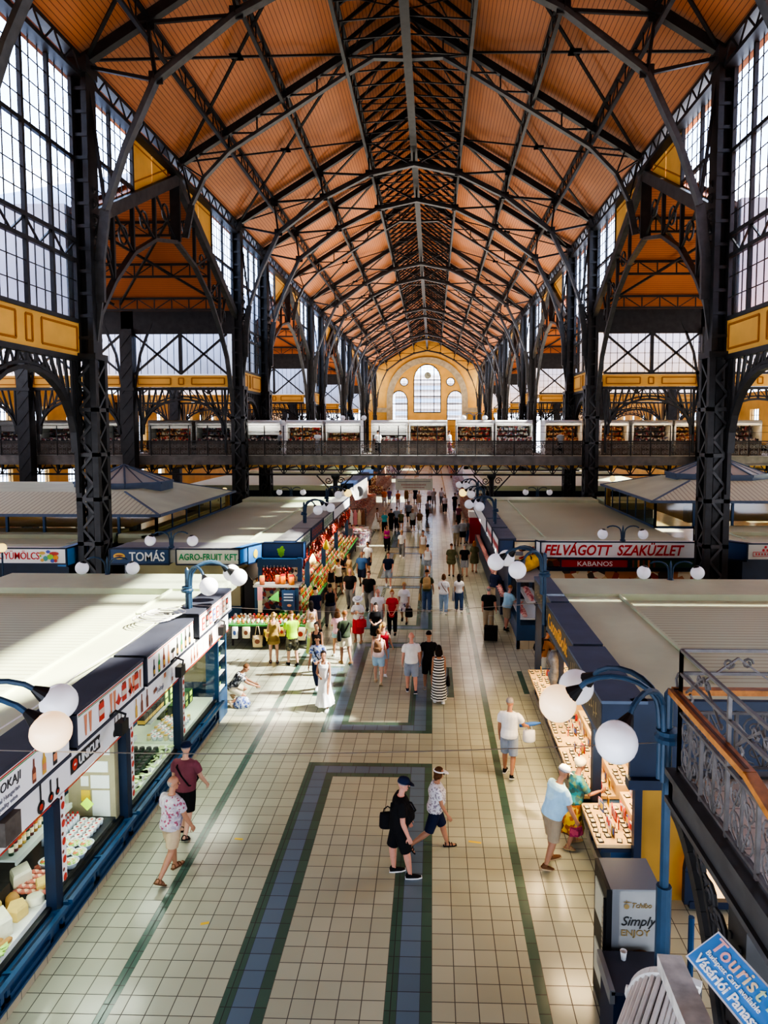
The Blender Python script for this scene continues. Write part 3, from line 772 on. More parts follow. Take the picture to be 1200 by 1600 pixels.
for x, w_ in ((-6.55, 'left'), (3.95, 'right')):
    t = T('bridge_column', f'slender black column with scroll brackets under the {w_} part of the gallery bridge', 'column', (x, YG+.3, 0))
    m = MB(); m.tube([(x, YG+.3, 0), (x, YG+.3, 4.6)], .17, 10); m.lathe([(.28, 0), (.28, .3), (.19, .4)], 10, (x, YG+.3, 0)); m.lathe([(.18, 0), (.3, .2), (.3, .3)], 10, (x, YG+.3, 4.3)); m.build('shaft', IRON, t)
    m = MB()
    for sg in (-1, 1):
        m.bar((x, YG, 3.3), (x+sg*1.2, YG, 4.6), .08)
        m.tube(spiral((x+sg*.42, YG, 4.25), .25, .06, 0, sg*1.4, (1, 0, 0), (0, 0, 1), 12), .035, 5)
        m.tube(spiral((x+sg*.22, YG, 3.8), .14, .04, 0, sg*1.2, (1, 0, 0), (0, 0, 1), 10), .03, 5)
    m.build('bracket', IRON, t)
# kiosks along the bridge
goods_mats = [blob_mat('mixed_goods_red', [(.45, .03, .03), (.6, .5, .35), (.15, .05, .03), (.55, .25, .08), (.05, .04, .05)], 9),
              blob_mat('mixed_goods_brown', [(.25, .10, .04), (.5, .3, .12), (.08, .04, .03), (.6, .45, .3), (.3, .05, .04)], 10),
              blob_mat('mixed_goods_pale', [(.6, .55, .45), (.4, .1, .1), (.7, .7, .68), (.2, .2, .3), (.1, .05, .05)], 9),
              blob_mat('mixed_goods_dark', [(.04, .04, .05), (.2, .05, .06), (.5, .45, .4), (.1, .1, .15), (.03, .03, .03)], 8)]
WARM = M('warm_light_strip', (1, .8, .5), .5, emit=(1, .7, .35), es=6)
COOL = M('cool_light_strip', (1, 1, .9), .5, emit=(.9, 1, .86), es=5)
KWOOD = M('kiosk_counter_wood', (.20, .085, .035), .5, var=.2, scale=4)
KCNT = M('kiosk_counter_grey_brown', (.13, .105, .085), .6, var=.3, scale=3); KLIN = M('kiosk_lining', (.25, .20, .14), .7)
def kiosk(x0, x1, y, shut, gi, lab, lit=0, dark=False):
    t = T('gallery_kiosk', lab, 'kiosk', ((x0+x1)/2, y+1, ZG+.003), group='kiosks on the gallery bridge'); z = ZG+.003; zt_ = ZG+2.42
    fm = GREYP if dark else WHITEF  # grey in place of white paints the shade over the left kiosks
    m = MB()
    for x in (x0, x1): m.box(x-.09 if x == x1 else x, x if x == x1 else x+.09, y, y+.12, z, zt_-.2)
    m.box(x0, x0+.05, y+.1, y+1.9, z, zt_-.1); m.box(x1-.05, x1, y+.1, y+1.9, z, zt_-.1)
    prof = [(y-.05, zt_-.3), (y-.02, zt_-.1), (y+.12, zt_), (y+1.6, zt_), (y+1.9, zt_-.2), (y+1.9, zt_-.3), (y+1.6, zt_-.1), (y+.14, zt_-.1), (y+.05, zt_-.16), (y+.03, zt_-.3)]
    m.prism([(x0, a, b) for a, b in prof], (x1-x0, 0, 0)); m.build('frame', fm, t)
    if shut > 0:
        m = MB(); n = 7
        for k in range(n): m.tube([(x0+.1, y+.06, zt_-.3-shut*(k+.5)/n), (x1-.1, y+.06, zt_-.3-shut*(k+.5)/n)], shut/n*.56, 6)
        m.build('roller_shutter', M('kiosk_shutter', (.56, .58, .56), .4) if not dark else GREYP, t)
    m = MB(); m.box(x0+.06, x1-.06, y-.15, y+.5, z, z+.95); m.build('counter', KCNT, t)
    m = MB(); m.box(x0+.06, x1-.06, y+1.6, y+1.7, z, zt_-.15); m.build('back_panel', KLIN, t)
    m = MB()
    for zz in (1.0, 1.35, 1.7, 2.0): m.box(x0+.08, x1-.08, y+1.2, y+1.6, z+zz-.03, z+zz)
    m.build('shelf', KWOOD, t)
    m = MB(); rn = random.Random(int(x0*100)+9)
    for zz in (1.0, 1.35, 1.7):
        x = x0+.12
        while x < x1-.25:
            w_ = rn.uniform(.08, .2); m.box(x, x+w_, y+1.15, y+1.45, z+zz, z+zz+rn.uniform(.15, .3)); x += w_+rn.uniform(.0, .05)
    x = x0+.15
    while x < x1-.3:
        w_ = rn.uniform(.12, .3); m.box(x, x+w_, y-.05, y+.4, z+.95, z+.95+rn.uniform(.1, .35)); x += w_+.02
    o = m.build('merchandise', goods_mats[gi], t); o['kind'] = 'stuff'
    m = MB(); m.box(x0+.2, x1-.2, y+.3, y+.4, zt_-.16, zt_-.11); m.build('light_strip', WARM if lit else COOL, t)
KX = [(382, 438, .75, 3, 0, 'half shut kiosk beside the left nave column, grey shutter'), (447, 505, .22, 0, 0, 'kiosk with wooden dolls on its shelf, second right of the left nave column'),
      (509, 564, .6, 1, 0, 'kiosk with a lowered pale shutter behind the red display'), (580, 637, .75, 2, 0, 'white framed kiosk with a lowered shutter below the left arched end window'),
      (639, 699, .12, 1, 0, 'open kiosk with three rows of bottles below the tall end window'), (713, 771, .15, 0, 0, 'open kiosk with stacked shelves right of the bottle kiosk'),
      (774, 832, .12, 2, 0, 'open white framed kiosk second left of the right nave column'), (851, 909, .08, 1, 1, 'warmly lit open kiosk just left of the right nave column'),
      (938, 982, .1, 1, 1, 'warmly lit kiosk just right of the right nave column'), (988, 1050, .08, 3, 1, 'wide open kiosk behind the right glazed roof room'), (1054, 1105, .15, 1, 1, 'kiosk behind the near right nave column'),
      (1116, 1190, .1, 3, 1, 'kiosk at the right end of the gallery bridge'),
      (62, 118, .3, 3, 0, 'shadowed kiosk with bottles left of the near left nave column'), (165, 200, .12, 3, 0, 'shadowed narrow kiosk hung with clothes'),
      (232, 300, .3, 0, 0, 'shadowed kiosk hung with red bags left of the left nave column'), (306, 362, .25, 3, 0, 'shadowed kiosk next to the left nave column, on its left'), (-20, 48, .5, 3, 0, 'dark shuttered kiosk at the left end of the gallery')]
for a, b, sh, gi, lit, lab in KX:
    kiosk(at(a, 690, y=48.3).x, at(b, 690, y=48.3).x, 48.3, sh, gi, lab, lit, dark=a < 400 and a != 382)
# ================================================================== stall roofs
ZR = 3.4
def stall_roof(name, lab, x0, x1, y0, y1, aisle, strip=1.5, far_step=True, lip=.7):
    """flat cream roof with a raised rim; aisle = -1/1 tells on which side the walkway lies"""
    t = T(name, lab, 'stall roof', ((x0+x1)/2, (y0+y1)/2, 2.9))
    m = MB(); m.box(x0, x1, y0, y1, 2.95, ZR-.22); m.build('ribbed_deck', CREAMS, t)
    m = MB(); xa = x1 if aisle > 0 else x0; xb = xa-aisle*lip; xc = xb-aisle*strip
    m.box(min(xb, xc), max(xb, xc), y0, y1, ZR-.22, ZR-.12)
    m.box(min(x0, x1)+.02, max(x0, x1)-.02, y1-1.9, y1, ZR-.22, ZR-.05)
    m.box(min(x0, x1)+.02, max(x0, x1)-.02, y0, y0+.9, ZR-.22, ZR-.06)
    m.box(min(xc, xc-aisle*.06), max(xc, xc-aisle*.06), y0+.9, y1-1.9, ZR-.22, ZR-.06)
    m.box(min(xb-aisle*.03, xb+aisle*.03), max(xb-aisle*.03, xb+aisle*.03), y0, y1, ZR-.12, ZR-.08)
    m.build('sheet_rim', CREAM, t)
    return t
stall_roof('stall_roof', 'broad cream sheet roof of the near left stall block with sun patches', -12.9, -5.95, 4, 20.6, 1, .9, lip=.35)
stall_roof('stall_roof', 'broad cream sheet roof of the near right stall block below the landing', 3.3, 15, 11.0, 20.3, -1, 1.6, lip=.1)
stall_roof('stall_roof', 'cream sheet roof of the left stall block behind the green fruit sign', -11.8, -6.0, 26.2, 44.2, 1, 1.2, lip=.1)
stall_roof('stall_roof', 'cream sheet roof of the right stall block behind the long red lettered sign', 3.2, 10.2, 27.2, 44.4, -1, 1.3, lip=.1)
stall_roof('stall_roof', 'cream roof of the outer left stall block behind the red fruit lettering', -33.4, -13.4, 25.0, 30, 1, .6, lip=.1)
stall_roof('stall_roof', 'cream roof of the outer right stall block behind the near right column', 11.9, 31.4, 26.8, 31.55, -1, .6, lip=.1)
stall_roof('stall_roof', 'cream roof of the left stall block beyond the gallery bridge', -20, -6.6, 53, 71.2, 1, 1.2, lip=.1)
stall_roof('stall_roof', 'cream roof of the right stall block beyond the gallery bridge', 3.6, 18, 53, 71.2, -1, 1.2, lip=.1)
stall_roof('stall_roof', 'cream roof of the outer left stall block behind the glazed roof room', -33.3, -13.4, 40.0, 44.8, 1, .6, lip=.1)
stall_roof('stall_roof', 'cream roof of the outer right stall block behind the glazed roof room', 10.6, 31.4, 41, 44.8, -1, .6, lip=.1)
stall_roof('stall_roof', 'narrow cream roof joining the left block behind the navy sign to the near left column', -13.2, -11.9, 28.4, 40, 1, .2, lip=.1)
# supporting bodies of the blocks (inner walls and fronts seen in the gaps)
WALLC = M('stall_inner_wall', (.34, .29, .18), .75, var=.1, scale=1)
def body(x0, x1, y0, y1, lab, h=2.95, mat=None, cat='stall'):
    m = MB(); m.box(x0, x1, y0, y1, 0, .16, 2); m.box(x0+.02, x1-.02, y0+.02, y1-.02, .16, .85, 1); m.box(x0+.08, x1-.08, y0+.08, y1-.08, .85, h, 0)
    return tag(m.build('stall_unit', [mat or WALLC, BLUE, PLINTH]), lab, cat)
body(-12.8, -7.6, 4.2, 18.4, 'cream inner wall of the near left stalls behind their display cases')
body(4.56, 14.8, 11.2, 20.0, 'cream inner wall of the near right stalls behind the souvenir counters')
body(-11.7, -7.4, 26.3, 44, 'inner wall of the left stalls behind the fruit sign')
body(4.6, 10.1, 27.3, 44.2, 'inner wall of the right stalls behind the red lettered sign')
body(-33.3, -13.5, 25.1, 29.9, 'body of the outer left stall under the red fruit lettering', mat=BLUED)
body(12, 31.3, 26.9, 31.5, 'body of the outer right stall behind the near right column', mat=BLUED)
body(-19.3, -7.8, 53.1, 71.1, 'body of the left stalls beyond the gallery bridge', mat=BLUED)
body(4.8, 17.0, 53.1, 71.1, 'body of the right stalls beyond the gallery bridge', mat=BLUED)
# glazed roof rooms with hipped roofs and a skylight
SKYL = M('skylight_grey_glass', (.40, .42, .39), .25, spec=.5)
AMBER = glass_mat('amber_tinted_glass', (.78, .66, .40), .10, .08)
AMBW = M('amber_room_wall', (.42, .28, .08), .7, var=.2, scale=1)
def roof_room(lab, x0, x1, y0, y1, z0, ze, sgn, sky):
    t = T('glazed_roof_room', lab, 'roof room', ((x0+x1)/2, (y0+y1)/2, z0)); xa = x0 if sgn > 0 else x1     # xa: side next to the walkway
    m = MB()
    n = 12; 
    for i in range(n+1):
        x = x0+(x1-x0)*i/n; m.bar((x, y0, z0), (x, y0, ze), .10)
    for i in range(7):
        y = y0+(y1-y0)*i/6; m.bar((xa, y, z0), (xa, y, ze), .10 if i in (0, 6) else .06)
    for z in (z0+.04, ze-.02): m.bar((x0, y0, z), (x1, y0, z), .10); m.bar((xa, y0, z), (xa, y1, z), .10)
    m.build('frame', BLUE, t)
    m = MB(); m.poly([(x0, y0, z0), (x1, y0, z0), (x1, y0, ze), (x0, y0, ze)]); m.poly([(xa, y0, z0), (xa, y1, z0), (xa, y1, ze), (xa, y0, ze)]); m.build('pane', AMBER, t)
    m = MB(); m.box(x0+2.2 if sgn > 0 else x0, x1 if sgn > 0 else x1-2.2, y0+2.5, y1-.1, z0, ze-.1); m.box(min(xa, xa-sgn*-.2), max(xa, xa+sgn*.2), y1-.3, y1, z0, ze); m.build('inner_wall', AMBW, t)
    m = MB(); o = .25; r = 2.4; zr = ze+.75
    e = [(x0-o, y0-o, ze), (x1+o, y0-o, ze), (x1+o, y1+o, ze), (x0-o, y1+o, ze)]; q = [(x0+r, y0+r, zr), (x1-r, y0+r, zr), (x1-r, y1-r, zr), (x0+r, y1-r, zr)]
    for i in (0, 2): m.poly([e[i], e[(i+1) % 4], q[(i+1) % 4], q[i]], 0)
    for i in (1, 3): m.poly([e[i], e[(i+1) % 4], q[(i+1) % 4], q[i]], 1)
    m.poly(q, 1); m.build('hipped_roof', [CREAMX, CREAM], t)
    m = MB()
    for i in range(4): m.bar(e[i], e[(i+1) % 4], .08, .12)
    for i in range(4): m.bar(e[i], q[i], .08)
    m.build('eave_trim', BLUET, t)
    cx, cy, rx, ry, h = sky; b = [(cx+rx*math.cos(R(22.5+45*k)), cy+ry*math.sin(R(22.5+45*k)), zr+.22) for k in range(8)]; ap = (cx, cy, zr+.22+h)
    m = MB(); m.prism([(p[0], p[1], zr-.25) for p in b], (0, 0, .47), 1)
    for i in range(8): m.poly([b[i], b[(i+1) % 8], ap], 0)
    for i in range(8): m.bar(b[i], ap, .09, .09, 1); m.bar(b[i], b[(i+1) % 8], .12, .12, 1); m.bar(tuple((p+q)/2 for p, q in zip(b[i], b[(i+1) % 8])), ap, .05, .05, 1)
    m.build('skylight', [SKYL, BLUET], t)
roof_room('glazed room with hipped cream roof and pyramid skylight on the left stall roofs', -31, -11.7, 28.8, 39.5, 3.22, 4.1, -1, (-15.6, 34.5, 2.35, 2.1, .85))
roof_room('glazed room with hipped cream roof and pyramid skylight on the right stall roofs', 10.15, 31, 31.6, 40.6, 3.22, 4.45, 1, (14.7, 36.2, 2.5, 2.2, .95))
m = MB(); m.box(12.2, 13.6, 33.2, 33.8, 3.25, 4.0); tag(m.build('sofa_crate', M('brown_upholstery', (.16, .12, .07), .8)), 'brown upholstered block behind the amber glass of the right roof room', 'furniture')

# ================================================================== near left stalls: signs, display cases
FX = -5.5                                    # front of the sign boxes
BOXES = [(7.6, 10.05), (10.28, 12.74), (12.93, 15.5), (15.91, 18.5)]
BLAB = ['white wine sign with slanted lettering on the near left stall, closest of the four boxes', 'white sign printed with paprika sausages and jars on the left stall',
        'white sign printed with wine bottles on the left stall', 'white sign with small colour pictures at the far end of the near left stall']
CBOT = M('print_dark_bottle', (.03, .03, .03), .4); CRED = M('print_paprika_red', (.50, .05, .03), .5); CORG = M('print_pale_orange', (.62, .25, .13), .5); CBRN = M('print_brown', (.20, .06, .03), .5)
CGOLD = M('print_gold', (.60, .36, .06), .4); CBLU = M('print_blue', (.08, .10, .40), .5); CPNK = M('print_pink', (.65, .28, .30), .5); CGRN = M('print_green', (.05, .28, .08), .5); CGRY = M('print_grey_text', (.22, .22, .24), .5)
YD, ZD = (0, 1, 0), (0, 0, 1)
class Flat:
    """shapes printed on an upright panel: u to the reader's right, v up"""
    def __init__(s, o, ud, vd): s.o, s.u, s.w = V(o), V(ud), V(vd); s.n = V(ud).cross(V(vd)).normalized(); s.m = MB(); s.d = .008
    def P(s, u, v): return s.o+s.u*u+s.w*v+s.n*s.d
    def rect(s, u, v, a, b, mi=0): s.m.poly([s.P(u, v), s.P(u+a, v), s.P(u+a, v+b), s.P(u, v+b)], mi)
    def pg(s, pts, mi=0): s.m.poly([s.P(*p) for p in pts], mi)
    def ell(s, u, v, a, b, mi=0, n=14): s.pg([(u+a*math.cos(2*math.pi*k/n), v+b*math.sin(2*math.pi*k/n)) for k in range(n)], mi)
    def bottle(s, u, v, h, mi, lab=None):
        w = h*.13; s.pg([(u-w, v), (u+w, v), (u+w, v+h*.55), (u+w*.4, v+h*.68), (u+w*.4, v+h), (u-w*.4, v+h), (u-w*.4, v+h*.68), (u-w, v+h*.55)], mi)
        if lab is not None: s.d += .004; s.rect(u-w*.9, v+h*.15, w*1.8, h*.25, lab); s.d -= .004
# reader looks from the aisle toward -X: right hand is +Y
for i, ((a, b), lab) in enumerate(zip(BOXES, BLAB)):
    t = T('sign_box', lab, 'sign', (FX, (a+b)/2, 2.84), group='sign boxes along the near left stall')
    m = MB(); m.box(FX-.62, FX-.03, a, b, 2.84, 3.38, 0); m.box(FX-.64, FX, a-.03, b+.03, 3.36, 3.42, 0); m.box(FX-.3, FX+.005, a-.03, b+.03, 2.80, 2.85, 0); m.box(FX-.3, FX+.0, a-.03, a+.01, 2.82, 3.38, 0)
    m.build('box', [NAVYT, BLUED], t)
    m = MB(); m.box(FX-.04, FX, a+.02, b-.02, 2.86, 3.36); m.build('panel', WHITE, t)
    f = Flat((FX, a, 2.84), YD, ZD); L = b-a
    f.rect(.02, .49, L-.04, .02, 1); f.rect(.02, .465, L-.04, .015, 3) if i < 2 else None
    if i == 0:
        for k, (u, h, c) in enumerate(((L-.95, .34, 4), (L-.7, .38, 2), (L-.42, .42, 0))): f.bottle(u, .06, h, c, 5)
        f.m.build('print', [CBOT, CRED, CGOLD, CGRN, CBRN, CORG], t)
        text('lettering', 'TOKAJI', .17, (FX+.006, 8.25, 3.13), YD, ZD, CBOT, t, 0, .1)
        text('lettering', 'Traditional Hungarian', .085, (FX+.006, 8.02, 3.01), YD, ZD, CGRY, t); text('lettering', 'High quality wine', .085, (FX+.006, 8.12, 2.91), YD, ZD, CGRY, t)
    elif i == 1:
        for u, k in ((.25, 0), (.40, 0), (.78, 1), (1.12, 0), (1.25, 0), (1.4, 2), (1.62, 1), (1.9, 2), (1.85, 0), (2.0, 0), (2.13, 1), (2.30, 0)):
            if k == 0: f.pg([(u-.05, .42), (u+.05, .42), (u+.02, .08), (u-.02, .08)], 2)
            elif k == 1: f.rect(u-.09, .1, .18, .3, 1); f.d += .003; f.rect(u-.09, .2, .18, .1, 4); f.d -= .003; f.rect(u-.07, .4, .14, .04, 5)
            else: f.pg([(u-.13, .2), (u-.05, .22), (u, .33), (u+.05, .22), (u+.13, .2), (u+.05, .14), (u, .1), (u-.06, .14)], 1)
        f.m.build('print', [CBOT, CRED, CORG, CGRN, M('print_cream', (.6, .5, .4), .5), CBRN], t)
    elif i == 2:
        for k, (h, c) in enumerate(((.34, 0), (.38, 3), (.42, 4), (.40, 2), (.0, 0), (.40, 0), (.42, 3), (.43, 0), (.44, 0))):
            u = .3+k*.25
            if h: f.bottle(u, .05, h, c, 5)
            else: f.ell(u, .25, .12, .05, 0); f.rect(u-.02, .08, .03, .15, 4)
        f.m.build('print', [CBOT, CRED, CORG, CGRN, CBRN, CGOLD], t)
    else:
        for k, c in enumerate((1, 0, 1, 3, 1, 2, 4, 0)):
            u = .18+k*.27; f.rect(u, .1, .2, .32, c); f.d += .003; f.rect(u+.04, .14, .12, .10, 5); f.ell(u+.1, .33, .06, .05, 5 if c else 1); f.d -= .003
        f.m.build('print', [CBOT, CRED, CPNK, CBLU, CORG, M('print_white', (.75, .7, .65), .5)], t)
# lower sign band
LX = -5.60
t = T('sign_band', 'long white sign band with liqueur emblem below the sign boxes of the near left stall', 'sign', (LX, 13, 2.2))
m = MB(); m.box(LX-.1, LX, 6.5, 18.5, 2.28, 2.82); m.build('panel', WHITE, t)
f = Flat((LX, 0, 2.22), YD, ZD)
for u, h in ((9.40, .34), (9.66, .27), (9.84, .2)):
    f.ell(u, .16, h*.28, h*.28, 0); f.rect(u-.022, .16, .044, h, 0); f.d += .004; f.ell(u, .16, h*.13, h*.13, 1); f.d -= .004
f.rect(10.22, .2, .95, .24, 0)
for u in (11.72, 11.84, 11.97): f.ell(u, .2, .075, .075, 0); f.rect(u-.015, .2, .03, .28, 0); f.d += .004; f.ell(u, .2, .035, .035, 1); f.d -= .004
for k, u in enumerate((12.6, 12.85, 13.1)): f.bottle(u, .1, .36, 4 if k else 3)
f.pg([(13.4, .3), (13.55, .34), (13.6, .26), (13.42, .22)], 4); f.rect(13.95, .36, .12, .1, 2)
for k, u in enumerate((14.4, 14.65, 14.9, 15.6, 15.8, 16.0, 16.9, 17.1)): f.bottle(u, .1, .34, 5 if k < 3 else 2, 4)
f.rect(6.5, .03, 12, .025, 1)
f.m.build('print', [CBOT, CRED, CORG, CGOLD, CBRN, M('print_pale_grey', (.5, .5, .5), .5)], t)
text('lettering', 'UNICUM', .20, (LX+.014, 10.46, 2.47), YD, ZD, WHITE, t, .02, 0, .92); fo = Flat((LX+.006, 10.34, 2.54), YD, ZD); fo.ell(0, 0, .08, .09, 0); fo.d += .003; fo.rect(-.03, -.015, .06, .03, 1); fo.m.build('emblem', [CRED, WHITE], t)
text('lettering', 'Tokaji', .15, (LX+.006, 13.55, 2.40), YD, ZD, CGRY, t)
# display cases, one per bay
PYS = [7.2, 9.74, 12.15, 14.8, 17.5]
DECKG = M('lit_green_white_deck', (.62, .70, .55), .4, emit=(.75, .9, .6), es=.10)  # weak emission paints the case light into the deck
DECKD = M('dark_case_deck', (.03, .03, .032), .35); SHELFM = M('case_shelf', (.35, .38, .36), .3)
CASELAB = ['cheese and bread', 'bottle shelf and salads', 'black lidded jars', 'stacked boxes']
for i, (a, b) in enumerate(zip(PYS, PYS[1:])):
    t = T('display_case', f'blue framed glass display case holding {CASELAB[i]} in the near left stall', 'display case', (-5.7, (a+b)/2, 0), group='display cases of the near left stall')
    m = MB(); m.box(-7.4, -5.60, a, b, 0, .15); m.build('plinth', PLINTH, t)
    m = MB(); m.box(-7.4, -5.66, a, b, .15, .58)
    n = 2
    for k in range(n):
        p, q = a+.1+(b-a-.2)*k/n, a+.1+(b-a-.2)*(k+1)/n
        for z in (.2, .48): m.box(-5.66, -5.61, p+.03, q-.03, z, z+.07)
        for y in (p+.03, q-.1): m.box(-5.66, -5.61, y, y+.07, .2, .55)
    m.box(-5.70, -5.58, a, b, .15, .19); m.build('base_cabinet', BLUE, t)
    m = MB(); m.bar((-5.44, a+.06, .68), (-5.44, b-.06, .68), .07, .06)
    for y in (a+.1, (a+b)/2, b-.1): m.bar((-5.66, y, .54), (-5.42, y, .68), .06, .05); m.bar((-5.66, y, .62), (-5.44, y, .65), .05, .05)
    m.box(-5.68, -5.58, a, b, .58, .63); m.build('bumper_rail', BLUE, t)
    m = MB(); m.box(-5.74, -5.64, a, b, .6, .70); m.build('sill', BLACK, t)
    m = MB(); m.box(-5.72, -5.56, a-.09, a+.09, .6, 2.27); m.build('post', BLUED, t)
    m = MB(); m.box(-5.60, -5.57, a+.1, a+.24, .95, 2.3); f = Flat((-5.57, a+.07, .85), YD, ZD)
    m.build('printed_strip', WHITE, t)
    for k in range(5): f.ell(.1, .15+k*.28, .05, .06, 0); f.ell(.07, .28+k*.28, .03, .03, 1)
    f.m.build('print', [CRED, CBRN], t)
    m = MB(); m.poly([(-5.66, a+.1, .70), (-5.66, b-.1, .70), (-5.64, b-.1, 2.28), (-5.64, a+.1, 2.28)]); m.build('pane', STGLASS, t)
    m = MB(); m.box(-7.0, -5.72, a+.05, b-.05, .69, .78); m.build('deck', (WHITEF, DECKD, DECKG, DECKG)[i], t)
    m = MB(); m.box(-5.9, -5.82, a+.15, b-.15, 2.2, 2.24); m.build('light_strip', COOL, t)
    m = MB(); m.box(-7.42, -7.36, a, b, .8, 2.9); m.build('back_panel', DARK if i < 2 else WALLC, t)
    if i in (1, 2): m = MB(); m.box(-6.75, -6.28, a+.1, b-.7, 1.25, 1.28); m.box(-6.75, -6.34, a+.1, b-.7, 1.61, 1.63); m.box(-6.29, -6.26, a+.1, b-.7, 1.2, 1.29); m.build('shelf', SHELFM, t)
    if i == 0: m = MB(); m.box(-6.75, -6.25, a+.1, b-.1, .78, 1.08); m.build('shelf', BLACK, t)
tag(body(-7.4, -5.75, 18.3, 18.42, 'glazed end panel of the near left stall'), kind=None)
t = T('end_vitrine', 'glass fronted shelf unit on the far corner of the near left stall', 'display case', (-5.62, 18.0, 0))
m = MB(); m.box(-5.95, -5.62, 17.62, 18.37, .0, .75); m.box(-5.95, -5.62, 17.62, 17.69, .75, 2.5); m.box(-5.95, -5.62, 18.30, 18.37, .75, 2.5); m.box(-5.95, -5.62, 17.62, 18.37, 2.45, 2.55); m.build('frame', BLUE, t)
m = MB(); 
for z in (.78, 1.2, 1.6, 2.0): m.box(-5.93, -5.66, 17.67, 18.32, z, z+.03)
m.build('shelf', WHITEF, t)
m = MB(); m.poly([(-5.63, 17.67, .75), (-5.63, 18.32, .75), (-5.63, 18.32, 2.45), (-5.63, 17.67, 2.45)]); m.build('pane', STGLASS, t)
# floodlights under the boxes
def flood(p, lab):
    t = T('floodlight', lab, 'lamp', p, group='floodlights along the near left stall'); x, y, z = p
    m = MB(); m.rbox((x+.20, y, z-.08), .13, .26, .22, 0, 0); m.build('housing', BLACK, t)
    m = MB(); m.tube([(x-.05, y, z+.05), (x+.1, y, z+.2), (x+.25, y+.05, z+.12), (x+.24, y, z)], .022, 6); m.build('arm', BLACK, t)
for y, w_ in ((11.35, 'over the liqueur emblem'), (14.1, 'beside the paprika sausage sign'), (17.0, 'below the far sign with small pictures')): flood((-5.5, y, 2.78), f'black floodlight on a bent arm {w_}')
m = MB(); m.rbox((-5.5, 8.45, 2.64), .2, .34, .32, 0, 0); tag(m.build('air_unit', M('dusty_brown_grey', (.10, .085, .07), .7, var=.3)), 'dusty brown box hanging under the wine sign', 'vent box')
# coiled white cable on the roof
m = MB()
for k in range(4): m.tube([(-6.35+.45*math.cos(a_)+.06*k, 15.3+.35*math.sin(a_)+.1*k, 3.47+.02*k) for a_ in [2*math.pi*q/14 for q in range(15)]], .014, 5)
m.tube([(-6.2, 15.0, 3.44), (-6.15, 13.5, 3.44), (-6.3, 12, 3.44), (-6.2, 10.5, 3.44), (-6.35, 8.4, 3.44)], .012, 5)
tag(m.build('white_cable', WHITE), 'coiled white cable lying on the near left stall roof', 'cable')

# ================================================================== near right stalls
t = T('souvenir_stall', 'blue souvenir stall with stepped wooden counters on the near right', 'stall', (3.2, 15, 0))
for k, (a, b, x) in enumerate(((10.95, 13.65, 2.72), (13.9, 17.1, 2.86), (17.35, 20.2, 3.0))):
    tb = T('fascia_box', ['blue topped fascia box with faint gilt script nearest the landing', 'blue topped fascia box with orange lettering in the middle of the near right stall', 'blue topped fascia box with dim gilt lettering, farthest on the near right stall'][k], 'sign', (x, (a+b)/2, 2.75), group='fascia boxes of the near right stall')
    m = MB(); m.box(x+.02, 3.45, a, b, 2.78, 3.38); m.box(x, 3.46, a-.05, b+.05, 3.37, 3.42, 1); m.box(x+.0, x+.06, a-.05, b+.05, 2.74, 2.82, 1); m.build('box', [BLUED, BLUET], tb)
    m = MB(); m.box(x, x+.03, a+.02, b-.02, 2.82, 3.36); m.build('panel', M(f'olive_grey_sign_{k}', (.085, .07, .05), .5, var=.3, scale=8), tb)
    om = M(f'orange_gilt_{k}', (.85, .42, .06) if k == 1 else (.45, .32, .12), .35)
    if k == 1: text('lettering', 'CsomiBolt', .50, (x-.006, b-.25, 2.93), (0, -1, 0), ZD, om, tb, .012, 0, 1.12)
    else:
        f = Flat((x, b, 2.82), (0, -1, 0), ZD)
        for q in range(14): f.rect(.3+q*.16, .14+.04*(q % 3), .03, .26, 0); f.rect(.3+q*.16, .2+.05*(q % 2), .1, .03, 0)
        f.m.build('gilt_pattern', om, tb)
m = MB(); m.box(3.2, 6.0, 10.92, 11.02, 2.1, 3.42); m.box(3.15, 4.4, 10.8, 11.0, 2.0, 2.16); m.build('end_panel', BLUED, t)
m = MB(); m.box(2.95, 4.5, 11.3, 19.8, 0, .16); m.build('plinth', PLINTH, t)
m = MB(); m.box(3.02, 4.5, 11.3, 19.7, .16, .84); m.build('base_cabinet', BLUE, t)
for y in (12.5, 16.2, 19.55): m = MB(); m.box(2.96, 3.12, y-.09, y+.09, 0, 2.8); m.build('post', BLUED, t)
m = MB(); m.box(3.30, 3.42, 10.95, 11.1, 0, 2.2); m.build('post', BLUED, t)
for a, b in ((11.1, 12.38), (12.62, 16.05), (16.4, 19.4)):
    m = MB(); m.box(2.74, 3.45, a, b, .84, .9); m.box(3.45, 3.85, a, b, .84, 1.12); m.box(3.85, 4.3, a, b, .84, 1.36); m.build('stepped_counter', WOODL, t)
    m = MB(); m.box(2.80, 4.3, a-.02, b+.02, .78, .84); m.build('counter_rim', BLUED, t)
m = MB(); m.box(4.33, 4.4, 11.1, 20, .84, 2.95); m.build('back_panel', WOODL, t)
m = MB(); m.box(3.3, 3.36, 11.4, 19.6, 2.66, 2.72); m.build('light_strip', WARM, t)
m = MB(); m.box(3.95, 4.0, 11.12, 12.8, 1.5, 2.7); tag(m.build('hanging_poster', blob_mat('dark_poster', [(.08, .05, .07), (.3, .06, .06), (.12, .09, .12), (.2, .15, .12)], 5)), 'dark poster hanging at the near end of the souvenir stall', 'poster')
t = T('rail_scarf', 'grey wrapped cloth tied round the post by the orange lettered sign', 'cloth', (2.9, 16.2, 1.7))
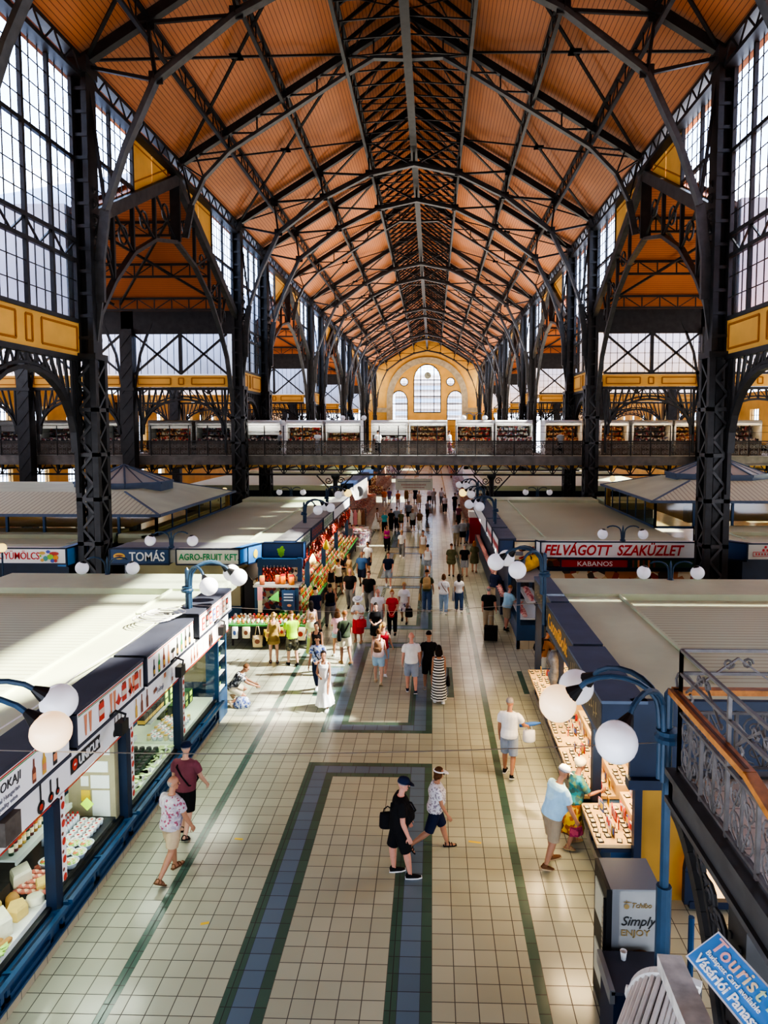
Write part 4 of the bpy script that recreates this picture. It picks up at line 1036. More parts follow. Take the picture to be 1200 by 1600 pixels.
m = MB(); m.loft([((2.9, 16.2, 2.5), (.08, 0, 0), (0, .1, 0)), ((2.88, 16.2, 2.3), (.13, 0, 0), (0, .2, 0)), ((2.93, 16.2, 2.1), (.09, 0, 0), (0, .13, 0)), ((2.88, 16.2, 1.9), (.13, 0, 0), (0, .2, 0)), ((2.9, 16.2, 1.65), (.07, 0, 0), (0, .09, 0))], 10); m.build('fold', M('grey_foil_cloth', (.16, .16, .17), .45, .2, .4, 9), t, True)
# yellow end wall, arch below landing
m = MB(); m.box(3.43, 9, 11.04, 11.12, 0, 2.05); st(m.build('wall_stair', M('shaded_ochre_paint', (.36, .20, .035), .75, var=.15, scale=1)), 'ochre wall below the landing on the right')  # ochre darkened to paint in the shade below the landing
# ================================================================== left block two: fascias
def fascia(name, lab, pts, z0, z1, mat, parts=(), d=.35, group=None, inward=None):
    """upright sign panel between two plan points"""
    (xa, ya), (xb, yb) = pts; t = T(name, lab, 'sign', ((xa+xb)/2, (ya+yb)/2, z0), group=group)
    dv = V((xb-xa, yb-ya, 0)).normalized(); nv = V((dv.y, -dv.x, 0))
    m = MB(); a, b = V((xa, ya, z0)), V((xb, yb, z0)); q = -nv*d; m.prism([a, b, b+q, a+q], (0, 0, z1-z0)); m.build('board', mat, t)
    m = MB()
    for u, v in (((a), (b)), (a+V((0, 0, z1-z0)), b+V((0, 0, z1-z0)))): m.bar(u+nv*.01, v+nv*.01, .04, .05)
    m.bar(a+nv*.01, a+nv*.01+V((0, 0, z1-z0)), .04, .05); m.bar(b+nv*.01, b+nv*.01+V((0, 0, z1-z0)), .04, .05); m.build('edge_trim', BLUED, t)
    return t, a+nv*.012, dv, (V((xb, yb, 0))-V((xa, ya, 0))).length
SB = M('sign_deep_blue', (.02, .055, .14), .4); SBL = M('sign_bright_blue', (.05, .20, .48), .4); SGRY = M('sign_pale_grey', (.58, .58, .50), .5); SGRN = M('sign_green_letters', (.015, .25, .10), .4); LIME = M('lime_print', (.25, .55, .04), .5)
ZA, ZB = 2.83, 3.4
tt, o, d, L = fascia('fascia_sign', 'navy sign with pale lettering and a bread emblem left of the green fruit sign', [(-11.75, 24.6), (-9.55, 24.6)], ZA, ZB, SB)
text('lettering', 'TOMÁS', .46, o+d*.72+V((0, 0, .13)), d, ZD, M('sign_silver', (.62, .64, .66), .4), tt, .012, 0, .86)
f = Flat(o, d, ZD); f.ell(.36, .3, .22, .12, 0); f.d += .003; f.ell(.36, .32, .15, .03, 1); f.m.build('bread_emblem', [CGOLD, CBRN], tt)
tt, o, d, L = fascia('fascia_sign', 'pale sign with green outlined fruit company lettering at the left cross aisle', [(-9.3, 24.6), (-7.0, 24.6)], ZA, ZB, SGRY)
text('lettering', 'AGRO-FRUIT KFT.', .33, o+d*.10+V((0, 0, .17)), d, ZD, SGRN, tt, .016, 0, .83)
m = MB(); m.box(-11.8, -7.0, 24.62, 26.3, 2.9, 3.36); tag(m.build('fascia_roof', GREYP), 'grey metal top of the fascia above the green fruit sign', 'stall roof')
fascia('fascia_sign', 'narrow bright blue fascia panel right of the green fruit sign', [(-7.0, 24.6), (-6.85, 25.2)], ZA, ZB, SBL)
tt, o, d, L = fascia('fascia_sign', 'angled blue fascia panel with a yellow oval emblem', [(-6.85, 25.2), (-6.5, 26.0)], ZA-.1, ZB, SBL)
f = Flat(o, d, ZD); f.ell(.45, .33, .12, .17, 0); f.m.build('emblem', M('sign_yellow', (.8, .6, .03), .5), tt)
tt, o, d, L = fascia('fascia_sign', 'deep blue corner fascia panel with a green grape emblem', [(-6.5, 26.0), (-5.15+.2, 26.0)], ZA-.05, ZB, SB)
f = Flat(o, d, ZD)
for k, (u, v) in enumerate([(0, 0), (.07, .05), (-.06, .06), (.0, .10), (.08, .14), (-.08, .15), (.0, .2), (.1, .23), (-.1, .24), (0, .28), (.05, .33)]): f.ell(.72+u, .13+v, .055, .055, 0, 8)
f.m.build('grape_emblem', LIME, tt)
fascia('fascia_sign', 'plain navy chamfer panel between grape emblem and aisle signs', [(-4.95, 26.0), (-4.9, 26.3)], ZA-.05, ZB, SB)
AX = -4.95+.0
segs = [(26.4, 29.6, SGRY, 'green', 'pale aisle sign with faded green lettering, first along the left block', GREEN), (29.8, 33.0, SB, 'orange', 'navy aisle sign with orange lettering on the left block', M('orange_letter', (.8, .18, .03), .5)),
        (33.2, 36.4, SGRY, 'green', 'pale aisle sign with dark green lettering behind the navy one', SGRN), (36.6, 43.8, WHITE, '', 'long white aisle fascia at the far end of the left block', GREEN)]
for a, b, mt, w_, lab, lm in segs:
    tt, o, d, L = fascia('fascia_sign', lab, [(AX-.35, a), (AX-.35, b)], ZA, ZB, mt)
    m = MB(); m.box(AX-1.2, AX-.36, a, b, 3.34, 3.43); m.build('top', GREYP, tt)
    if w_:
        f = Flat(o, d, ZD)
        for q in range(int(L/.28)-1): f.rect(.25+q*.28, .13, .06, .32, 0); f.rect(.25+q*.28, .13+.26*(q % 2), .19, .06, 0); f.rect(.25+q*.28, .27, .16, .05, 0)
        f.m.build('lettering', lm, tt)
# GYUMOLCS
tt, o, d, L = fascia('fascia_sign', 'white sign with red fruit lettering and painted fruits on the outer left stall', [(-19.0, 24.6), (-13.35, 24.6)], ZA, ZB, WHITE)
text('lettering', 'GYÜMÖLCS', .37, o+d*(L-2.52)+V((0, 0, .17)), d, ZD, RED, tt, .008, 0, .78)
f = Flat(o, d, ZD); u0 = L-.58
for k, (u, v, a, b) in enumerate([(-.3, .4, .12, .06), (-.08, .45, .08, .06), (.14, .38, .18, .07), (0, .26, .12, .1), (.2, .24, .1, .09), (-.18, .2, .09, .1), (-.3, .14, .07, .06), (.08, .12, .08, .07), (.2, .12, .06, .06), (-.36, .3, .04, .04)]): f.d = .008+.002*k; f.ell(u0+u, v, a, b, k % 6, 10)
f.m.build('painted_fruit', [CGOLD, CBLU, CRED, LIME, M('print_orange', (.75, .3, .02), .5), M('print_teal', (.1, .35, .3), .5)], tt)
fascia('fascia_sign', 'bright blue return panel of the outer left stall beside the near left column', [(-13.35, 24.6), (-13.2, 26.4)], ZA-.1, ZB, SBL)
# right block two
tt, o, d, L = fascia('fascia_sign', 'long white sign with slanted red lettering on the right cross aisle', [(4.2, 26.7), (10.32, 26.7)], ZA-.08, ZB-.02, WHITE)
text('lettering', 'FELVÁGOTT  SZAKÜZLET', .56, o+d*.12+V((0, 0, .12)), d, ZD, RED, tt, .022, .25, .83)
tt, o, d, L = fascia('fascia_sign', 'red sausage sign strip with white lettering under the long white sign', [(5.0, 26.75), (7.6, 26.75)], 2.36, 2.7, M('sign_red', (.42, .02, .02), .45))
text('lettering', 'KABANOS', .26, o+d*.62+V((0, 0, .07)), d, ZD, WHITE, tt, .006, 0, 1.15)
tt, o, d, L = fascia('fascia_sign', 'dark green strip with brown stripes right of the red sausage sign', [(7.65, 26.75), (10.2, 26.75)], 2.36, 2.7, M('sign_dark_green', (.03, .08, .045), .5))
f = Flat(o, d, ZD)
for k in range(5): f.rect(.1+k*.2, .02, .08, .3, k % 2)
f.m.build('stripe', [CBRN, CORG], tt)
tt, o, d, L = fascia('fascia_sign', 'cream sign picturing sausages and ham at the right block corner', [(3.05+.15, 27.0), (4.05, 27.0)], ZA-.25, ZB-.05, M('sign_cream', (.72, .62, .40), .5))
f = Flat(o, d, ZD); L2 = L
f.ell(.32, .44, .14, .08, 1); f.ell(.40, .44, .10, .06, 3); f.ell(.52, .47, .08, .08, 4); f.rect(.06, .2, .3, .16, 5)
for k in range(5): f.ell(.28+k*.08, .1+.03*k, .09, .035, 0); f.ell(.74, .3+.05*k, .035, .06, 0)
f.ell(.66, .2, .1, .05, 0); f.m.build('sausage_picture', [RED, CBRN, CORG, CBOT, CPNK, CGRY], tt)
fascia('fascia_sign', 'blue corner fascia panel left of the sausage picture', [(2.62, 27.0), (3.2, 27.0)], ZA-.25, ZB, SB)
fascia('fascia_sign', 'angled white fascia panel between sausage picture and long sign', [(4.05, 27.0), (4.2, 26.7)], ZA-.2, ZB-.02, WHITE)
for a, b, lab in ((27.1, 29.9, 'red and white aisle sign, first along the right block'), (30.2, 33.0, 'red and white aisle sign, second along the right block'), (33.3, 43.8, 'long white aisle fascia at the far end of the right block')):
    tt, o, d, L = fascia('fascia_sign', lab, [(2.62, b), (2.62, a)], ZA-.2, ZB, WHITE); m = MB(); m.box(2.63, 3.3, a, b, 3.35, 3.44); m.build('top', BLUET, tt)
    if a < 33: 
        f = Flat(o, d, ZD)
        for q in range(7): f.ell(.3+q*.38, .35, .16, .14, q % 2)
        f.m.build('picture', [RED, CPNK], tt)
tt, o, d, L = fascia('fascia_sign', 'white sign with small red emblem on the outer right stall', [(11.95, 26.3), (16, 26.3)], ZA-.05, ZB, SGRY)
f = Flat(o, d, ZD); f.rect(.2, .14, .95, .02); f.rect(.2, .3, .95, .02); f.rect(.2, .14, .02, .18); f.rect(1.13, .14, .02, .18)
for k in range(7): f.rect(.3+k*.11, .19, .05, .08)
for s_ in (0, 1, 2): f.ell(.67+.09*math.cos(R(90+120*s_)), .42+.08*math.sin(R(90+120*s_)), .05, .05)
f.m.build('emblem', RED, tt)
fascia('fascia_sign', 'navy return panel of the outer right stall beside the near right column', [(10.9, 27.4), (11.95, 26.3)], ZA-.1, ZB, SB)
body(3.0, 4.6, 27.2, 44.0, 'blue based counter front along the aisle of the right block', 2.4, BLUED)
tt = T('sausage_window', 'shop window with cheeses and sausages under the long red lettered sign', 'shop window', (7.3, 26.9, 0))
m = MB(); m.box(4.3, 10.3, 26.85, 27.2, 0, .9); m.box(4.3, 10.3, 26.85, 27.2, 2.2, 2.36); m.build('frame', BLUED, tt)
m = MB(); m.box(4.4, 10.2, 27.0, 27.1, .9, 2.75); o = m.build('merchandise', blob_mat('cheese_and_sausage', [(.62, .48, .22), (.35, .06, .03), (.7, .6, .4), (.08, .05, .03), (.5, .2, .08)], 3.2), tt); o['kind'] = 'stuff'
tt = T('meat_cabinet', 'blue framed glass cabinet of pink meats on the corner of the right block', 'display case', (3.4, 24.9, 0))
m = MB(); m.box(2.98, 3.95, 24.0, 27, 0, .3); m.build('plinth', PLINTH, tt)
m = MB(); m.box(3.0, 3.93, 24.02, 27, .3, .85)
for x in (3.02, 3.85): 
    for y in (24.05, 26.9): m.box(x-.05, x+.07, y-.05, y+.07, 0, 2.4)
m.build('frame', BLUE, tt)
m = MB(); m.box(2.95, 3.98, 23.95, 27, 2.4, 2.48); m.build('top', GREYP, tt)
m = MB(); m.poly([(3.0, 24.02, .85), (3.93, 24.02, .85), (3.93, 24.02, 2.4), (3.0, 24.02, 2.4)]); m.poly([(2.99, 24, .85), (2.99, 27, .85), (2.99, 27, 2.4), (2.99, 24, 2.4)]); m.build('pane', STGLASS, tt)
m = MB(); m.box(3.1, 3.9, 24.2, 27, 1.0, 1.05); m.box(3.4, 3.9, 24.6, 27, 1.5, 1.53); m.build('shelf', WHITEF, tt)
tt = T('bundled_awning', 'yellow and black bundled awning above the meat cabinet', 'awning', (3.9, 25.6, 2.6))
m = MB(); m.tube([(3.15, 25.2, 2.62), (3.6, 25.6, 2.75), (4.05, 25.9, 2.85)], [.24, .28, .22], 10); m.build('yellow_cloth', M('yellow_cloth', (.75, .42, .02), .6, var=.2), tt, True)
m = MB()
for k in range(3): m.tube(spiral((3.3+k*.28, 25.35+k*.22, 2.66+k*.08), .29, .29, 0, 1, (.3, -.3, .85), (0, .6, .4), 12), .035, 5)
m.ball((4.1, 25.9, 2.85), .2, .3, .25); m.build('strap', BLACK, tt)
# right aisle: red cabinet
tt = T('red_cabinet', 'tall red cabinet with white top on the right of the aisle before the gallery', 'cabinet', (2.75, 46.5, 0))
m = MB(); m.box(2.5, 3.4, 46.3, 47.2, 0, 1.75); m.build('body', M('cabinet_red', (.40, .012, .03), .4), tt); m = MB(); m.box(2.45, 3.45, 46.25, 47.25, 1.75, 2.15); m.build('top', WHITE, tt)
# banner and far fronts
tt = T('banner', 'wide white banner hanging across the aisle under the gallery bridge', 'banner', (-1.2, 52, 3.2)); a, b = at(618, 748, y=51.8), at(676, 766, y=51.8)
m = MB(); n = 16
for k in range(n):
    u0, u1 = a.x+(b.x-a.x)*k/n, a.x+(b.x-a.x)*(k+1)/n; dy0, dy1 = .06*math.sin(k*1.1), .06*math.sin((k+1)*1.1)
    m.poly([(u0, 51.8+dy0, b.z), (u1, 51.8+dy1, b.z), (u1, 51.8+dy1, a.z), (u0, 51.8+dy0, a.z)])
m.build('sheet', M('banner_white', (.60, .60, .56), .7), tt)
f = Flat((a.x, 51.70, b.z), (1, 0, 0), ZD); w_ = b.x-a.x; h_ = a.z-b.z
for k in range(16): f.rect(w_*(.16+k*.042), h_*.42, w_*.028, h_*.13, 0)
for k in range(14): f.rect(w_*(.2+k*.042), h_*.2, w_*.028, h_*.1, 0)
f.rect(w_*.06, h_*.74, w_*.88, h_*.05, 1)
m = MB()
for u in (a.x+.1, b.x-.1): m.bar((u, 51.8, a.z-.05), (u, 51.8, 4.98), .02)
m.build('cord', BLACK, tt)
f.m.build('faded_lines', [M('faded_red', (.45, .25, .24), .7), CGRY], tt)
tt = T('hanging_signboard', 'slanting white signboard with a dark round picture on the left of the aisle', 'sign', (-5.2, 53, 2)); a = at(566, 770, y=53)
m = MB(); m.prism([(-6.4, 52.9, 3.1), (-5.15, 53.8, 3.9), (-5.15, 53.8, 2.3), (-6.0, 52.9, 2.2)], (.05, -.05, 0)); m.build('board', M('signboard_white', (.62, .60, .56), .6), tt)
m = MB(); m.ball((-5.72, 53.25, 2.85), .38, .03, .42); m.build('round_picture', CGRY, tt)
for s, x in ((-1, -6.6), (1, 3.6)):
    for k in range(4):
        y0 = (53, 79.8, 106.6, 133.4)[k]
        if k: 
            stall_roof('stall_roof', f'cream roof of the {ORD[k]} stall block beyond the bridge block, {SD[s]} of the aisle', -20 if s < 0 else x, x if s < 0 else 18, y0, y0+18.2, -s, 1.2, lip=.1); body(-19.3 if s < 0 else 4.8, -7.8 if s < 0 else 17.0, y0+.1, y0+18.1, f'body of the {ORD[k]} stall block beyond the bridge block, {SD[s]} of the aisle', mat=BLUED)
        m = MB()
        xa, xb = (x-.9, x+.8) if s < 0 else (x-.8, x+.9)
        m.box(xa, xb, y0+.5, y0+17.8, 0, 1.0); m.box(min(x, x-s*-.6), max(x, x+s*.6), y0+.5, y0+17.8, 1.0, 2.7)
        o = tag(m.build('stall_merchandise', goods_mats[(k+(s > 0)) % 3]), f'goods heaped on the {SD[s]} stall fronts of the {ORD[k]} block beyond the bridge', 'goods', kind='stuff')
        m = MB(); m.box(x-.5, x+.5, y0, y0+18.1, 2.75, 3.5); tag(m.build('fascia_board', SB if s < 0 else WHITE), f'{"navy" if s < 0 else "white"} aisle fascia of the {ORD[k]} block beyond the bridge, {SD[s]} side', 'sign')
# ================================================================== globe lamps
def on(o, mat):
    o.material_slots[0].link = 'OBJECT'; o.material_slots[0].material = mat
LAMPI = M('lamp_blue_grey', (.022, .055, .10), .4, var=.2, scale=4)
def lamp3(x, y, ztop, sgn, lab, lit=None, zb=0.0, dirs=((-.86, .80), (-1.18, .28), (-.76, -.70))):
    t = T('globe_lamp_post', lab, 'lamp', (x, y, zb), group='three armed globe lamps along the aisle')
    m = MB(); m.tube([(x, y, zb), (x, y, ztop-.06)], .05, 10); m.tube([(x, y, ztop-.06), (x, y, ztop)], [.05, .012], 10); m.tube([(x, y, zb), (x, y, min(2.6, ztop-2))], .085, 10) if zb < .5 else None; m.build('post', LAMPI, t)
    m = MB(); m.lathe([(.06, 0), (.14, .02), (.15, .07), (.12, .10), (.13, .15), (.06, .17)], 14, (x, y, ztop-.62)); m.build('collar', LAMPI, t)
    for k, (dx, dy) in enumerate(dirs):
        dx *= sgn; L = math.hypot(dx, dy); ux, uy = dx/L, dy/L; b = .085
        P = lambda r, z: (x+ux*r, y+uy*r, z)
        pts = [P(b, ztop-1.05), P(b, ztop-.5), P(b+.02, ztop-.25)]
        for q in range(9):
            a_ = math.pi*(1-q/8*.86); pts.append(P(b+.02+(L-.2-b)*.5*(1+math.cos(a_)), ztop-.25+.33*math.sin(a_)))
        m = MB(); m.tube(pts, .032, 8); m.build('arm', LAMPI, t)
        e = V(pts[-1]); c = V(P(L, ztop-.30)); dv = (c-e).normalized()
        g = MB(); g.ball(c, .215, n=20, k=12); o = g.build('globe', GLOBE, t, True)
        if lit == k: on(o, GLOBEON if zb < 1 else GLOBEY)
        m = MB(); m.tube([e-dv*.04, c-dv*.185, c-dv*.165], [.04, .10, .12], 12); m.build('globe_cap', BLACK, o)
    return t
lamp3(2.64, 7.6, 4.9, 1, 'three armed globe lamp beside the landing, one globe glowing orange', 1)
lamp3(-5.75, 7.2, 4.82, -1, 'globe lamp at the left edge whose arms reach in, one globe glowing orange', 1, dirs=((-1.28, .76), (-1.63, -.04), (.5, -1.0)))
lamp3(-5.95, 16.4, 4.42, -1, 'three armed globe lamp at the gap between signs of the near left stall', None, 2.9)
lamp3(2.78, 17.0, 4.72, 1, 'three armed globe lamp rising by the orange lettered fascia', None, 2.9)
lamp3(-5.9, 31.4, 4.4, -1, 'globe lamp on the left block behind the navy aisle sign', None, 3.2)
lamp3(-5.95, 38.5, 4.4, -1, 'globe lamp on the left block with one glowing yellow globe', 1, 3.2)
lamp3(2.85, 31.2, 4.6, 1, 'globe lamp on the right block by the red and white signs', None, 3.2)
lamp3(2.85, 37.8, 4.5, 1, 'globe lamp on the right block with one glowing yellow globe', 1, 3.2)
lamp3(2.85, 43.2, 4.5, 1, 'globe lamp at the far end of the right block', None, 3.2)
def lamp2_proto():
    t = T('twin_globe_lamp', '', 'lamp', (0, 0, 0), group='twin globe lamps on fascia edges')
    m = MB(); m.tube([(0, 0, 0), (0, 0, .12), (0, 0, .5), (0, 0, .62)], [.07, .045, .035, .008], 10); m.lathe([(.11, 0), (.11, .04), (.06, .1)], 12); m.build('post', LAMPI, t, world=False)
    for s in (-1, 1):
        pts = [(s*.05, 0, .05), (s*.07, 0, .35)]+[(s*(.07+.32*(1-math.cos(a_*math.pi/8))), 0, .35+.24*math.sin(a_*math.pi/8)) for a_ in range(1, 7)]
        m = MB(); m.tube(pts, .026, 8); m.build('arm', LAMPI, t, world=False)
        g = MB(); g.ball((s*.78, 0, .26), .2, n=18, k=11); o = g.build('globe', GLOBE, t, True, False)
        m = MB(); m.lathe([(.05, .2), (.10, .16), (.12, .13)], 12, (s*.76, 0, .27)); m.build('globe_cap', BLACK, o, world=False)
    return t
L2 = lamp2_proto(); first = True
for (px, py, y, z, lab) in ((268, 860, 24.75, 3.42, 'twin globe lamp on the fascia between the navy sign and the green fruit sign'), (168, 896, 20.5, 3.28, 'twin globe lamp at the far edge of the near left stall roof'),
        (973, 845, 26.85, 3.4, 'twin globe lamp standing on the long red lettered sign'), (1048, 887, 20.2, 3.3, 'twin globe lamp at the far edge of the near right stall roof'),
        (455, 772, 45.0, 3.3, 'twin globe lamp at the far left roof edge before the gallery bridge'), (840, 765, 45.4, 3.3, 'twin globe lamp in the dark gap before the bridge on the right'),
        (552, 655, 50.8, 8.25, 'twin globe lamp above the gallery kiosks left of the end wall'), (741, 655, 50.8, 8.25, 'twin globe lamp above the gallery kiosks right of the end wall')):
    p = at(px, py, y=y); o = L2 if first else dup(L2); first = False
    o.location = (p.x, y, z); o['label'] = lab
    if y > 44: m = MB(); zb_ = 0 if z < 5 else ZG; m.tube([(0, 0, zb_-z), (0, 0, .05)], .05, 8); m.build('pole', LAMPI, o, world=False)
for (px, py, y, r, lab) in ((3, 856, 24.0, .16, 'glowing yellow globe at the left edge above the red fruit lettering'), (117, 758, 43.5, .19, 'glowing yellow globe under the gallery beside the near left column'), (36, 772, 43.5, .2, 'glowing yellow globe under the gallery at the far left'),
        (351, 766, 44.5, .17, 'glowing yellow globe between the left roof room and the column'), (957, 748, 45.2, .19, 'glowing yellow globe beside the right roof room')):
    p = at(px, py, y=y); t = T('glowing_globe', lab, 'lamp', p, group='yellow globe lights'); g = MB(); g.ball(p, r, n=16, k=10); g.build('globe', GLOBEY, t, True); m = MB(); m.tube([(p.x, p.y, p.z-r), (p.x, p.y, 0)], .03, 6); m.build('stem', LAMPI, t)
m = MB(); q = [V((-5.85, 7.3, 4.25))+(V((2.64, 7.6, 4.28))-V((-5.85, 7.3, 4.25)))*(k/12)-V((0, 0, .10*math.sin(math.pi*k/12))) for k in range(13)]
m.tube(q, .006, 4); tag(m.build('stretched_wire', STEEL), 'thin wire stretched across the aisle between the two nearest globe lamps', 'wire')
m = MB(); q = [V((-5.9, 16.4, 3.5))+(V((2.78, 17.0, 3.45))-V((-5.9, 16.4, 3.5)))*(k/12)-V((0, 0, .2*math.sin(math.pi*k/12))) for k in range(13)]
m.tube(q, .005, 4); tag(m.build('stretched_wire', STEEL), 'thin wire stretched across the aisle at the middle globe lamps', 'wire')
# warm and cool lamplight for cases, counters and stalls, then added fill lamps
def plight(name, p, e, col, r=.2):
    l = bpy.data.lights.new(name, 'POINT'); l.energy = e; l.color = col; l.shadow_soft_size = r; o = bpy.data.objects.new(name, l); C.objects.link(o); o.location = p; return o
def alight(name, p, e, col, sx, sy, d):
    l = bpy.data.lights.new(name, 'AREA'); l.shape = 'RECTANGLE'; l.size = sx; l.size_y = sy; l.energy = e; l.color = col
    o = bpy.data.objects.new(name, l); C.objects.link(o); o.location = p; o.rotation_euler = V(d).to_track_quat('-Z', 'Y').to_euler(); return o
for a, b in zip(PYS, PYS[1:]): alight('case_light', (-5.86, (a+b)/2, 2.18), 42, (.9, 1, .84), .08, b-a-.4, (-.25, 0, -1))
for y in (12.0, 14.6, 18): alight('counter_light', (3.2, y, 2.62), 130, (1, .74, .42), .08, 2.0, (.25, 0, -1))
for y in (28, 32, 36, 40.5): alight('stall_light', (-5.35, y, 2.72), 130, (1, .85, .62), .1, 3.2, (.15, 0, -1))
for y in (28.5, 33, 38): alight('stall_light', (2.9, y, 2.72), 90, (1, .85, .7), .1, 3.2, (-.2, 0, -1))
alight('stall_light', (-5.8, 24.6, 2.75), 60, (1, .9, .75), 1.6, .1, (0, -.3, -1))
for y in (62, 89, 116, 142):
    for x in (-9.5, 7.2): alight('roof_fill', (x, y, 9.2), 2400, (1, .93, .82), 2.5, 14, (.12 if x < 0 else -.12, .05, 1))  # unseen fill lamps added to lighten the far roof boards
for a, b, sh, gi, lit, lab in KX:
    if a < 0: continue
    u, w_ = at(a, 690, y=48.3).x, at(b, 690, y=48.3).x
    alight('kiosk_fill', ((u+w_)/2, 48.1, ZG+2.2), 26 if a > 380 else 14, (1, .74, .45) if lit else (1, .94, .84), w_-u-.3, .2, (0, -.12, -1))  # fill lamp added before each kiosk to brighten the gallery front
for x in (-9, -4, 1, 6): alight('bridge_fill', (x, 47.0, 4.55), 60, (1, .9, .75), 1.5, .3, (0, .1, -1))  # unseen fill lamps added to brighten the aisle under the bridge
# ================================================================== landing on the right
LZ = 4.05
t = T('stair_landing', 'tiled stair landing on scrolled iron brackets at the right edge', 'landing', (4.4, 6, LZ))
LT = tile_mat('landing_tiles', (.66, .66, .60), .08, t=.33, grout=(.22, .21, .2))
m = MB(); m.box(2.66, 6.5, 3.2, 7.3, LZ-.1, LZ); m.build('tiled_floor', LT, t)
m = MB(); m.box(2.58, 2.70, 3.2, 7.36, LZ-.28, LZ+.02); m.box(2.54, 2.74, 3.2, 7.38, LZ-.02, LZ+.05); m.box(2.54, 2.74, 3.2, 7.38, LZ-.32, LZ-.26); m.box(2.58, 6.5, 7.24, 7.36, LZ-.32, LZ+.03); m.build('edge_girder', IRON2, t)
m = MB(); m.box(2.62, 2.95, 5.55, 5.9, 0, LZ-.05)
for z in range(0, 14): m.box(2.60, 2.64, 5.62, 5.66, z*.28, z*.28+.05); m.box(2.60, 2.64, 5.8, 5.84, z*.28, z*.28+.05)
m.build('column', IRON, t)
m = MB(); n = 12
arc = [(7.3-1.4*k/n, LZ-.38-1.5*(k/n)**1.8) for k in range(n+1)]
m.path([(2.64, a_, b_) for a_, b_ in arc], .10, .14); m.path([(2.64, a_, min(LZ-.33, b_+.30)) for a_, b_ in arc[3:]], .05, .06)
for k, r in ((6, .10), (8, .15), (10, .19)):
    a_, b_ = arc[k]; c_ = (2.64, a_-.02, (b_+LZ-.3)/2); m.tube(spiral(c_, r, r*.2, 1, 1.5, (0, 1, 0), (0, 0, 1), 14), .025, 6); m.tube(spiral((2.64, a_+.1, (b_+LZ-.3)/2+.08), r*.5, .02, 3, -1.3, (0, 1, 0), (0, 0, 1), 10), .02, 6)
m.build('scroll_bracket', IRON, t)
t = T('landing_railing', 'ornate scrolled iron railing with wooden handrail round the landing', 'railing', (2.66, 7.3, LZ))
DX, DY = (1, 0, 0), (0, -1, 0)
LIRON = M('landing_iron', (.13, .12, .115), .42, .2, .25, 6)
def rail_run(o, d, L, cut=None):
    o, d = V(o), V(d); UP = V((0, 0, 1)); n_ = d.cross(UP)
    m = MB()
    for z in (.10, .52+.18): m.bar(o+UP*z, o+d*L+UP*z, .03)
    for z in (1.13, 1.38): m.bar(o+UP*z, o+d*L+UP*z, .032)
    k = 0; s_ = .60
    while k*s_ <= L: 
        p = o+d*(k*s_); m.bar(p+UP*0, p+UP*(1.38 if k % 2 == 0 else .72), .034); k += 1
    m.build('rail_bar', LIRON, t)
    m = MB(); k = 0
    while (k+1)*s_ <= L+.05:
        c = o+d*((k+.5)*s_)
        for sg in (-1, 1):
            m.tube(spiral(c+d*(sg*.10)+UP*.28, .14, .03, -math.pi/2, sg*1.5, d, UP, 16), .010, 6)
            m.tube(spiral(c+d*(sg*.12)+UP*.53, .12, .025, math.pi/2, -sg*1.4, d, UP, 14), .010, 6)
            m.tube([c+d*(sg*.03)+UP*.12, c+d*(sg*.16)+UP*.4, c+d*(sg*.02)+UP*.68], .012, 6)
        m.bar(c+UP*.1, c+UP*.7, .022)
        # upper safety rail ornament
        if k % 2 == 0:
            e = o+d*((k+1)*s_)
            for sg in (-1, 1):
                m.bar(e+UP*1.3, e+d*(sg*.44)+UP*1.13 if False else e+d*(sg*.44)+UP*.98, .02); m.tube(spiral(e+d*(sg*.10)+UP*1.24, .06, .02, 0, sg*1.2, d, UP, 10), .013, 6)
        k += 1
    m.build('scrollwork', LIRON, t)
    m = MB(); k = 0
    while k*s_*2 <= L:
        p = o+d*(k*s_*2); m.tube([p+UP*.72, p-n_*.10+UP*.76, p-n_*.13+UP*.84, p-n_*.10+UP*.90], .016, 6); m.tube([p-n_*.10+UP*.93, p-n_*.14+UP*1.02, p-n_*.07+UP*1.1, p+UP*1.13], .016, 6); k += 1
    m.build('rail_bracket', LIRON, t)
rail_run((2.66, 7.3, LZ), DY, 3.9); rail_run((2.66, 7.3, LZ), DX, 3.4)
m = MB(); h = LZ+.91; m.path([(2.60, 7.36, h), (2.60, 5.55, h), (2.62, 4.6, h-.25), (2.62, 3.6, h-.7)], .11, .06); m.bar((2.60, 7.36, h), (6.2, 7.36, h), .10, .06); m.build('wooden_handrail', WOODR, t)
m = MB(); m.path([(2.60, 7.3, h+.032), (2.60, 5.6, h+.032)], .03, .006); m.build('handrail_groove', M('dark_groove', (.12, .04, .015), .5), t)
# arch opening glowing under the landing
t = T('lit_arch_window', 'small arched opening glowing warm in the ochre wall under the landing', 'window', (4.6, 10.8, 1.2))
ap = at(1128, 1362, y=10.9)
m = MB(); pts = [(ap.x-.55+1.1*k/8*0, 0) for k in range(0)]; a2 = arch_pts(ap.x, ap.z-.5, ap.z+.05, .55, 0, 10); m.prism([(u, 10.93, z) for u, z in a2], (0, -.05, 0)); m.build('glow', M('arch_glow', (.9, .55, .25), .6, emit=(1, .62, .28), es=1.6), t)
m = MB(); m.path([(u, 10.86, z) for u, z in a2+a2[:1]], .16, .12); m.build('frame', BLUED, t)
